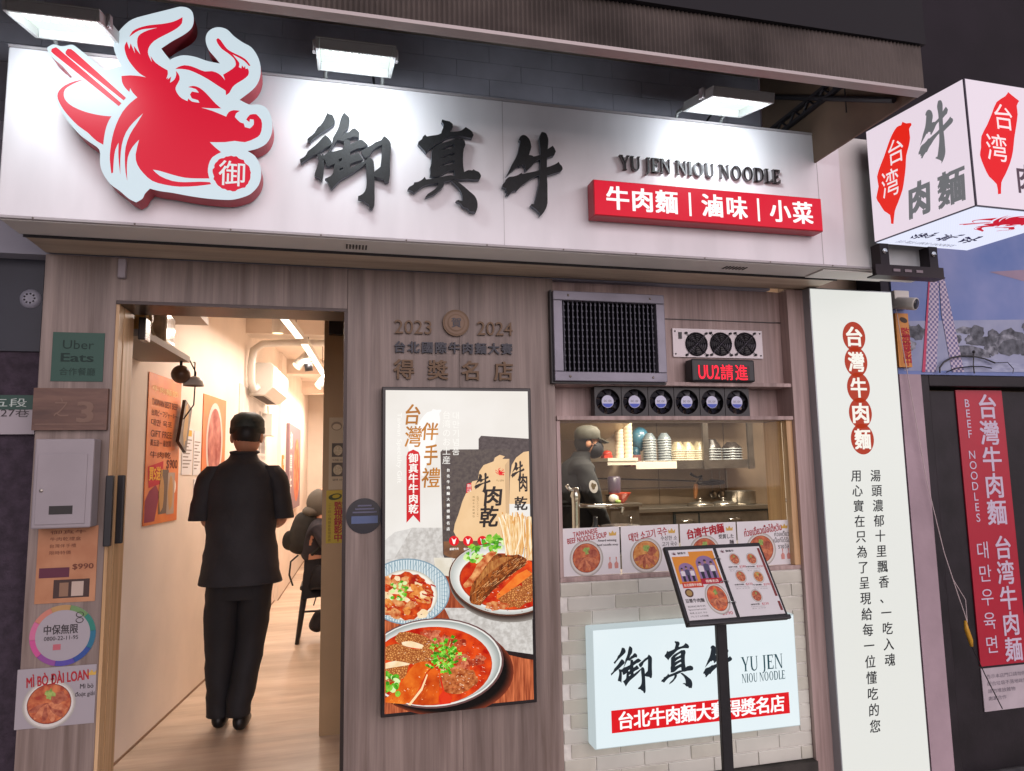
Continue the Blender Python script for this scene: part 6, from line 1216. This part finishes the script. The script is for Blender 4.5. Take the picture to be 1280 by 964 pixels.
for x, y, lab in ((2.4, 1.9, 'warm ceiling panel light over the serving side of the kitchen'), (3.6, 2.9, 'warm ceiling panel light over the bowl shelf')):
    t = thing('ceiling_light', (x, y, 2.59), lab, 'ceiling light', 'kitchen ceiling lights'); MB().box(x-.62, y-.17, 2.585, x+.62, y+.17, 2.5995, PLASW).build('housing', t); MB().box(x-.6, y-.15, 2.583, x+.6, y+.15, 2.5849, glow('ffe2bc', 2)).build('diffuser', t)

# ------------------------------------------------------------------ people
def skin(verts, edges, lev=2, extra=None, sub=0):
    """continuous limb surface: verts (x, y, z, r[, r2]) joined by edges, first vertex is the root"""
    me = bpy.data.meshes.new('s'); me.from_pydata([v[:3] for v in verts], edges, []); o = bpy.data.objects.new('s', me); C.objects.link(o)
    m = o.modifiers.new('skin', 'SKIN'); m.branch_smoothing = .6; m.use_smooth_shade = True
    for i, v in enumerate(verts):
        sv = me.skin_vertices[0].data[i]; sv.radius = (v[3], v[4] if len(v) > 4 else v[3]); sv.use_root = (i == 0)
    s = o.modifiers.new('sub', 'SUBSURF'); s.levels = s.render_levels = lev
    dg = bpy.context.evaluated_depsgraph_get(); r = bpy.data.meshes.new_from_object(o.evaluated_get(dg), depsgraph=dg)
    V = [tuple(v.co) for v in r.vertices]; F = [tuple(p.vertices) for p in r.polygons]
    bpy.data.objects.remove(o); bpy.data.meshes.remove(me); bpy.data.meshes.remove(r)
    return V, F
CLOTH = {}
def addskin(mb, verts, edges, m, lev=2):
    amp = CLOTH.get(m.name, 0); V, F = skin(verts, edges, lev+1 if amp else lev)
    if amp:
        P = [Vector(v) for v in V]; N_ = [Vector() for _ in V]
        for f_ in F:
            n_ = (P[f_[1]]-P[f_[0]]).cross(P[f_[2]]-P[f_[0]])
            for k in f_: N_[k] += n_
        out = []
        for p, n_ in zip(P, N_):
            h = noise.noise(Vector((p.x*7, p.y*7, p.z*16+p.x*9)))*.7+noise.noise(Vector((p.x*16-p.z*11, p.y*16, p.z*30)))*.45
            u_ = n_.normalized() if n_.length else n_
            out.append(p+u_*h*amp*max(0, 1-abs(u_.z)*1.5))
        V = [tuple(p) for p in out]
    mb.add(V, F, m, True)
def chain(n, s=0): return [(i+s, i+s+1) for i in range(n-1)]
def hand(b, wrist, dirv, up, m):
    d = Vector(dirv).normalized(); u = Vector(up).normalized(); s = d.cross(u); w_ = Vector(wrist)
    addskin(b, [(*(w_-d*.02), .024), (*(w_+d*.04), .03, .018), (*(w_+d*.085), .034, .016)], chain(3), m)
    for k, L in enumerate((.065, .075, .07, .055)):
        o = w_+d*.085+s*(.027-.018*k); addskin(b, [(*(o-d*.01), .009), (*(o+d*L*.5-u*.006), .0085), (*(o+d*L*.85-u*.025), .0075), (*(o+d*L-u*.045), .0065)], chain(4), m, 1)
    o = w_+d*.03+s*.03; addskin(b, [(*o, .011), (*(o+d*.03+s*.02), .0105), (*(o+d*.06+s*.022-u*.01), .008)], chain(3), m, 1)
def head(b, c, face, m, rx=.078, ry=.098, rz=.118):
    """skull with brow, nose, mouth, ears; face = unit vector the head looks along"""
    c = Vector(c); f = Vector(face).normalized(); u = Vector((0, 0, 1)); s = f.cross(u).normalized(); rot = Matrix((s, f, f.cross(s)*-1 if f.cross(s).z < 0 else f.cross(s))).transposed()
    b.ball(c, rx, ry, rz, m, 20, 14, rot)
    b.ball(c+f*.03-u*.065, .05, .058, .05, m, 14, 8, rot)
    b.ball(c+f*.105-u*.02, .014, .02, .024, m, 10, 6, rot); b.ball(c+f*.094-u*.062, .024, .012, .008, mat('lips', '8a4a42'), 10, 6, rot)
    for q_ in (-1, 1):
        b.ball(c+s*q_*(rx+.004)-u*.01-f*.01, .012, .024, .032, m, 10, 8, rot); b.ball(c+f*.088+s*q_*.032+u*.008, .014, .008, .008, mat('eye_dark', '1d1816', rough=.2), 8, 6, rot); b.ball(c+f*.09+s*q_*.032+u*.028, .02, .008, .005, mat('hair_black', '171415', rough=.5), 8, 6, rot)
SHIRT = mat('black_shirt', '262428', rough=.7, var=.25, vscale=6, bump=.25, bscale=60); TROU = mat('black_trousers', '1c1b1f', rough=.75, var=.2, vscale=5, bump=.3, bscale=10); HAIR = mat('hair_black', '171415', rough=.5); CAPM = mat('green_black_cap', '2a3330', rough=.6, var=.3, vscale=16, bump=.2, bscale=40)
CLOTH.update({'black_shirt': .018, 'black_trousers': .011, 'cook_shirt': .016, 'dark_jacket': .014, 'backpack_grey': .012, 'dark_jeans': .01})
# walking person seen from behind
px_, py_ = -.535, 1.42
t = thing('person', (px_, py_, 0), 'person in black shirt, black trousers and cap walking into the doorway, seen from behind', 'person')
T = lambda L_: [(v[0]+px_, v[1]+py_, *v[2:]) for v in L_]
b = MB()
body = [(0, 0, .96, .14, .11), (0, .0, 1.12, .135, .10), (0, -.005, 1.30, .155, .11), (0, 0, 1.43, .12, .085), (.008, .005, 1.50, .058), (.012, .015, 1.58, .06),
 (-.155, 0, 1.405, .045), (-.194, .03, 1.14, .04), (-.15, .22, 1.13, .034), (-.07, .30, 1.14, .03), (.165, 0, 1.405, .045), (.215, .03, 1.15, .04), (.17, .22, 1.11, .034), (.08, .29, 1.15, .03),
 (-.09, 0, .88, .10), (-.095, .03, .50, .068), (-.10, .02, .10, .046), (-.095, .11, .045, .04), (.09, 0, .88, .10), (.06, .05, .50, .068), (.015, -.05, .12, .046), (.025, .04, .05, .04)]
ed = [(0, 1), (1, 2), (2, 3), (3, 4), (4, 5), (3, 6), (6, 7), (7, 8), (8, 9), (3, 10), (10, 11), (11, 12), (12, 13), (0, 14), (14, 15), (15, 16), (16, 17), (0, 18), (18, 19), (19, 20), (20, 21)]
addskin(b, T(body), ed, SKIN)
hc = Vector((px_+.014, py_+.03, 1.635)); head(b, hc, (0.1, 1, -.05), SKIN)
hand(b, (px_-.07, py_+.30, 1.14), (.9, .35, .15), (0, -.3, 1), SKIN); hand(b, (px_+.08, py_+.29, 1.15), (-.9, .4, .1), (0, -.3, 1), SKIN)
b.build('body', t)
def loft(b, rings, m, amp=.008, n=36, sub=3):
    """cloth tube through elliptic rings (x, y, z, rx, ry), creased"""
    K = len(rings); pr = []
    for i in range(K-1):
        a, c, e, f = rings[max(i-1, 0)], rings[i], rings[i+1], rings[min(i+2, K-1)]
        for j in range(sub):
            t = j/sub; pr.append([.5*((2*q)+(r_-p)*t+(2*p-5*q+4*r_-s_)*t*t+(3*q-p-3*r_+s_)*t**3) for p, q, r_, s_ in zip(a, c, e, f)])
    pr.append(list(rings[-1])); V = []; F = []
    for x, y, z, rx, ry in pr:
        for k in range(n):
            a = 2*math.pi*k/n; u = Vector((math.cos(a), math.sin(a), 0)); p = Vector((x+rx*u.x, y+ry*u.y, z))
            h = noise.noise(Vector((p.x*6, p.y*6, p.z*11+p.x*8)))*.7+noise.noise(Vector((p.x*13-p.z*9, p.y*13, p.z*24)))*.45
            V.append(p+u*h*amp)
    for i in range(len(pr)-1):
        for k in range(n): F.append((i*n+k, i*n+(k+1) % n, (i+1)*n+(k+1) % n, (i+1)*n+k))
    b.add(V, F, m, True)
TR_ = lambda L_: [(v[0]+px_, v[1]+py_, *v[2:]) for v in L_]
b = MB(); loft(b, TR_([(.004, -.004, .80, .222, .158), (.002, -.004, .90, .212, .152), (0, -.004, 1.0, .198, .145), (0, -.004, 1.12, .188, .14), (0, -.006, 1.25, .192, .138), (0, -.006, 1.36, .198, .126), (0, -.004, 1.43, .178, .108), (0, 0, 1.475, .122, .09), (.003, .004, 1.505, .082, .076), (.005, .006, 1.545, .074, .07)]), SHIRT, .016)
b.tube([(px_+.005+.076*math.cos(a*.314), py_+.006+.072*math.sin(a*.314), 1.54+.008*math.sin(a*.314)) for a in range(21)], .008, SHIRT, 7, False)
b.tube([(px_+.004+.2225*math.cos(a*.157), py_-.004+.1585*math.sin(a*.157), .803) for a in range(41)], .004, SHIRT, 6, False)
for s_ in (-1, 1):
    loft(b, TR_([(s_*.15, 0, 1.462, .05, .06), (s_*.168, 0, 1.415, .070, .08), (s_*.190, 0, 1.36, .070, .078), (s_*.204, .004, 1.28, .066, .074), (s_*.214, .02, 1.20, .066, .074), (s_*.219, .03, 1.155, .068, .075)]), SHIRT, .012, 22)
b.build('shirt', t)
b = MB(); loft(b, TR_([(0, 0, .72, .15, .12), (0, 0, .80, .172, .13), (0, 0, .88, .172, .13), (0, 0, .96, .16, .12)]), TROU, .004)
loft(b, TR_([(-.10, .02, .085, .064, .075), (-.10, .022, .15, .067, .078), (-.10, .03, .30, .075, .085), (-.098, .03, .48, .086, .094), (-.092, .015, .66, .096, .105), (-.08, 0, .80, .10, .118)]), TROU, .013, 24, 4)
loft(b, TR_([(.015, -.05, .10, .063, .073), (.018, -.045, .16, .066, .075), (.038, .0, .30, .073, .083), (.06, .045, .48, .084, .092), (.073, .02, .66, .095, .105), (.08, 0, .80, .10, .118)]), TROU, .013, 24, 4)
b.build('trousers', t)
for x, y, lab in ((-.10, .02, 0), (.02, -.05, 1)):
    b = MB(); addskin(b, T([(x, y-.05, .045, .052, .06), (x, y+.02, .045, .056, .06), (x+.01, y+.11, .045, .05, .04), (x+.015, y+.18, .038, .045, .034), (x, y-.01, .11, .048)]), [(0, 1), (1, 2), (2, 3), (1, 4)], mat('black_leather', '0f0f11', rough=.4)); [setattr(v_, 'z', max(v_.z, .003)) for v_ in b.v]; b.build('shoe', t)
b = MB(); b.ball(hc+Vector((0, -.012, .012)), .084, .097, .085, HAIR, 18, 12); b.build('hair', t)
b = MB(); b.lathe(hc+Vector((0, 0, .015)), [(.092, 0), (.096, .03), (.095, .075), (.075, .108), (.04, .125), (0, .128)], CAPM, 26); b.lathe(hc+Vector((0, 0, .013)), [(.094, 0), (.0985, .004), (.0985, .036), (.095, .04)], mat('cap_band', '1c2422', rough=.6), 26)
b.tube([hc+Vector((-.05, -.078, .075)), hc+Vector((0, -.086, .088)), hc+Vector((.05, -.078, .08))], .008, CAPM, 8)
b.add([hc+Vector(v) for v in ((-.075, .06, .03), (.075, .06, .03), (.06, .16, .01), (-.06, .16, .01), (-.075, .06, .022), (.075, .06, .022), (.06, .16, .002), (-.06, .16, .002))], [(0, 1, 2, 3), (7, 6, 5, 4), (0, 4, 5, 1), (1, 5, 6, 2), (2, 6, 7, 3), (3, 7, 4, 0)], CAPM); b.build('cap', t)
# cook in the kitchen, side on
cx, cy = 1.90, 2.5; T2 = lambda L_: [(v[0]+cx, v[1]+cy, *v[2:]) for v in L_]
t = thing('person', (cx, cy, -.02), 'cook in dark shirt, peaked cap and black face mask standing side on in the kitchen', 'person')
b = MB(); addskin(b, T2([(-.03, 0, .95, .12, .14), (-.04, 0, 1.12, .11, .13), (-.035, 0, 1.30, .115, .155), (-.02, 0, 1.42, .09, .13), (.02, 0, 1.50, .055), (.05, 0, 1.58, .055), (-.02, -.19, 1.39, .06), (.03, -.23, 1.12, .045), (.16, -.14, .96, .035), (.22, -.1, .93, .03), (-.02, .19, 1.39, .06), (.03, .23, 1.12, .045), (.16, .14, .96, .035), (.22, .1, .93, .03), (-.03, -.1, .85, .1), (-.02, -.1, .45, .07), (-.04, -.1, .06, .05), (.06, -.1, .02, .04), (-.03, .1, .85, .1), (-.02, .1, .45, .07), (-.04, .1, .06, .05), (.06, .1, .02, .04)]), ed, SKIN)
h2 = Vector((cx+.075, cy, 1.615)); head(b, h2, (1, -.12, -.2), SKIN); hand(b, (cx+.22, cy-.1, .93), (.8, .4, -.4), (0, 0, 1), SKIN); hand(b, (cx+.22, cy+.1, .93), (.8, -.4, -.4), (0, 0, 1), SKIN); b.build('body', t)
DS = mat('cook_shirt', '0d0e11', rough=.85, var=.25, vscale=7, bump=.25, bscale=14)
b = MB(); addskin(b, T2([(-.05, 0, .98, .175, .17), (-.055, 0, 1.12, .17, .165), (-.05, 0, 1.30, .17, .18), (-.015, 0, 1.43, .12, .155), (.025, 0, 1.535, .085), (-.03, 0, .84, .15, .18), (-.02, -.17, 1.40, .09), (.02, -.225, 1.2, .078), (.05, -.225, 1.1, .07), (.17, -.13, .95, .052), (-.02, .17, 1.40, .09), (.02, .225, 1.2, .078), (.05, .225, 1.1, .07), (.17, .13, .95, .052)]), [(0, 1), (1, 2), (2, 3), (3, 4), (0, 5), (3, 6), (6, 7), (7, 8), (8, 9), (3, 10), (10, 11), (11, 12), (12, 13)], DS); loft(b, T2([(-.05, 0, .82, .18, .19), (-.05, 0, 1.0, .175, .185), (-.05, 0, 1.2, .17, .19), (-.04, 0, 1.34, .155, .19), (-.02, 0, 1.44, .115, .14), (.01, 0, 1.50, .08, .085), (.03, 0, 1.545, .07, .07)]), DS, .014); sh = b.build('shirt', t)
pfm = Frame((cx+.0, cy-.312, 1.24), (1, 0, 0), (0, 0, 1)); b = MB(); b.poly(pfm, ellipse(.0, .03, .034, .05, 24, rot=.25), PAPER, .0, .004); b.poly(pfm, rough_blob(0, .035, .018, .026, 12, .3, 0, 2), flat('6a5a3a'), .001); b.build('sleeve_patch', sh)
b = MB(); addskin(b, T2([(-.03, 0, .92, .13, .15), (-.03, -.1, .8, .115), (-.02, -.1, .45, .09), (-.04, -.1, .1, .075), (-.03, .1, .8, .115), (-.02, .1, .45, .09), (-.04, .1, .1, .075)]), [(0, 1), (1, 2), (2, 3), (0, 4), (4, 5), (5, 6)], TROU); b.build('trousers', t)
b = MB(); b.ball(h2+Vector((.055, -.005, -.05)), .078, .082, .078, mat('black_mask', '1b1a20', rough=.8), 16, 10); b.tube([h2+Vector((.06, -.075, -.03)), h2+Vector((0, -.088, .0))], .003, MATS['black_mask'], 5); b.build('face_mask', t)
b = MB(); b.ball(h2+Vector((-.012, 0, .0)), .10, .082, .105, HAIR, 16, 10); b.build('hair', t)
CG = mat('olive_cap', '4a483f', rough=.7, var=.2, vscale=12)
b = MB(); b.lathe(h2+Vector((0, 0, .028)), [(.100, 0), (.108, .02), (.104, .07), (.08, .1), (.04, .115), (0, .118)], CG, 24); b.add([h2+Vector(v) for v in ((.07, -.085, .045), (.165, -.06, .005), (.165, .06, .005), (.07, .085, .045), (.07, -.085, .033), (.165, -.06, -.006), (.165, .06, -.006), (.07, .085, .033))], [(3, 2, 1, 0), (4, 5, 6, 7), (0, 1, 5, 4), (1, 2, 6, 5), (2, 3, 7, 6), (3, 0, 4, 7)], CG); b.build('cap', t)
# seated customer with a backpack, mostly behind the post
qx, qy = -.15, 3.5; T3 = lambda L_: [(v[0]+qx, v[1]+qy, *v[2:]) for v in L_]
t = thing('person', (qx, qy, 0), 'seated customer in dark clothes and pale hood, half hidden by the beige post', 'person')
b = MB(); addskin(b, T3([(-.05, 0, .56, .13), (-.03, 0, .75, .12), (0, 0, .98, .13, .15), (.03, 0, 1.06, .07), (.05, 0, 1.12, .06), (.0, -.18, .96, .06), (.08, -.2, .76, .045), (.14, -.1, .80, .036), (.0, .18, .96, .06), (.08, .2, .76, .045), (.14, .1, .80, .036), (.0, -.1, .54, .09), (.12, -.1, .50, .08), (.10, -.12, .10, .05), (.14, -.12, .045, .04), (.0, .1, .54, .09), (.12, .1, .50, .08), (.10, .12, .10, .05), (.14, .12, .045, .04)]), [(0, 1), (1, 2), (2, 3), (3, 4), (2, 5), (5, 6), (6, 7), (2, 8), (8, 9), (9, 10), (0, 11), (11, 12), (12, 13), (13, 14), (0, 15), (15, 16), (16, 17), (17, 18)], SKIN)
h3 = Vector((qx+.03, qy, 1.17)); head(b, h3, (1, 0, -.3), SKIN); hand(b, (qx+.14, qy-.1, .80), (.7, .6, 0), (0, 0, 1), SKIN); hand(b, (qx+.14, qy+.1, .80), (.7, -.6, 0), (0, 0, 1), SKIN); b.build('body', t)
b = MB(); addskin(b, T3([(-.04, 0, .62, .16), (-.02, 0, .78, .155), (0, 0, .98, .15, .17), (.02, 0, 1.06, .09), (.0, -.18, .95, .075), (.08, -.2, .77, .06), (.0, .18, .95, .075), (.08, .2, .77, .06)]), [(0, 1), (1, 2), (2, 3), (2, 4), (4, 5), (2, 6), (6, 7)], mat('dark_jacket', '2b2830', rough=.85, var=.2, vscale=8)); b.build('jacket', t)
b = MB(); addskin(b, T3([(-.05, 0, .56, .165), (.0, -.1, .54, .115), (.12, -.1, .49, .1), (.10, -.12, .12, .075), (.0, .1, .54, .115), (.12, .1, .49, .1), (.10, .12, .12, .075)]), [(0, 1), (1, 2), (2, 3), (0, 4), (4, 5), (5, 6)], mat('dark_jeans', '23242c', rough=.85)); b.build('jeans', t)
for s_ in (-1, 1):
    b = MB(); addskin(b, T3([(.08, s_*.12, .05, .048), (.14, s_*.12, .045, .045), (.22, s_*.12, .04, .04)]), chain(3), BLACKM); b.build('shoe', t)
b = MB(); b.ball(h3+Vector((-.03, 0, -.02)), .115, .105, .125, mat('pale_hood', '625d55', rough=.9, bump=.3, bscale=20), 18, 12); b.ball(h3+Vector((-.10, 0, -.09)), .08, .1, .05, mat('pale_hood'), 14, 8); b.build('hood', t)
qx += .13
t = thing('backpack', (qx-.2, qy, .66), 'dark grey backpack worn by the seated customer', 'backpack'); GP = mat('backpack_grey', '2b2a28', rough=.85, var=.25, vscale=12, bump=.3, bscale=25)
b = MB(); addskin(b, T3([(-.27, 0, .70, .07, .14), (-.26, 0, .84, .095, .15), (-.24, 0, .98, .09, .13), (-.21, 0, 1.08, .06, .10)]), chain(4), GP); b.build('bag', t)
b = MB(); addskin(b, T3([(-.335, 0, .74, .045, .11), (-.34, 0, .84, .05, .12), (-.31, 0, .92, .035, .1)]), chain(3), mat('backpack_pocket', '232220', rough=.85)); b.build('pocket', t)
b = MB(); b.tube(T3([(-.30, -.08, .72), (-.36, -.09, .67), (-.37, -.09, .56), (-.34, -.09, .47)]), .008, GP, 6); b.tube(T3([(-.19, -.12, .72), (-.05, -.17, .85), (.0, -.15, 1.02)]), .016, GP, 6); b.build('strap', t)
t = thing('stool', (-.13, 3.5, 0), 'black stool under the seated customer', 'stool')
MB().box(-.30, 3.34, .435, .04, 3.66, .475, BLACKM).build('seat', t, bevel=.012)
for x, y in ((-.29, 3.36), (-.29, 3.64), (.02, 3.36), (.02, 3.64)):
    e = -.03 if x < -.1 else .03; b = MB(); b.tube([(x+.03*(1 if x < -.1 else -1), y, .434), (x+e*.9, y, .0)], [.026, .017], BLACKM, 8); b.build('leg', t)
MB().tube([(-.305, 3.36, .26), (.02, 3.36, .26)], .01, BLACKM, 6).build('stretcher', t)
t = thing('hand_bag', (-.17, 3.42, 0), 'dark bag resting on the floor under the black stool', 'bag')
b = MB(); addskin(b, [(-.19, 3.45, .07, .09, .07), (-.15, 3.45, .16, .09, .07), (-.12, 3.45, .26, .07, .05)], chain(3), mat('bag_dark', '262226', rough=.8, var=.3, vscale=14)); b.build('body', t)
MB().tube([(-.19, 3.45, .29), (-.17, 3.45, .36), (-.1, 3.45, .37), (-.06, 3.45, .30)], .006, BLACKM, 6).build('handle', t)

# more working clutter in the kitchen
for x, h, cc, lab in ((1.16, .24, '8a3a24', 'red brown sauce bottle on the cooking bench, left'), (1.27, .20, 'b0a890', 'pale squeeze bottle on the cooking bench'), (1.52, .22, '3a3f48', 'dark sauce bottle on the cooking bench beside the column tap')):
    b = MB(); b.lathe((x, 1.15, .9), [(0, 0), (.035, 0), (.037, .02), (.036, h*.6), (.015, h*.8), (.013, h), (0, h)], mat('bottle_'+cc, cc, rough=.2), 16); tag(b.build('sauce_bottle', None, (x, 1.15, .9)), lab, 'bottle')
for k, (x0_, x1_, cc) in enumerate(((795, 828, '4a4c50'), (832, 864, '38383e'), (878, 920, '6a5e50'))):
    b = MB(); b.box(kx(x0_), 3.75, 2.0005, kx(x1_), 4.05, 2.16, mat('storage_'+cc, cc, rough=.5)); tag(b.build('storage_box', None, (kx(x0_), 3.9, 2.0), bevel=.008), ('grey', 'black', 'brown')[k]+' storage box on top of the kitchen shelf', 'box')
for k, x in enumerate((902, 912, 921)):
    b = MB(); p_ = Vector((kx(x), 4.07, SZ-.12)); b.tube([p_, p_-Vector((0, 0, .22))], .006, STEEL, 6); b.ball(p_-Vector((0, .01, .26)), .045, .02, .045, STEEL, 12, 8); tag(b.build('ladle', None, tuple(p_)), ('first', 'second', 'third')[k]+' steel ladle from the left, hanging right of the wall tap', 'ladle')
b = MB(); c_ = (kx(910), 3.65, CZ); b.lathe(c_, [(0, 0), (.15, 0), (.155, .02), (.15, .13), (.157, .135), (.14, .135), (.138, .02)], STEEL, 26); tag(b.build('steel_pan', None, c_), 'steel pan at the right end of the kitchen counter', 'pan')
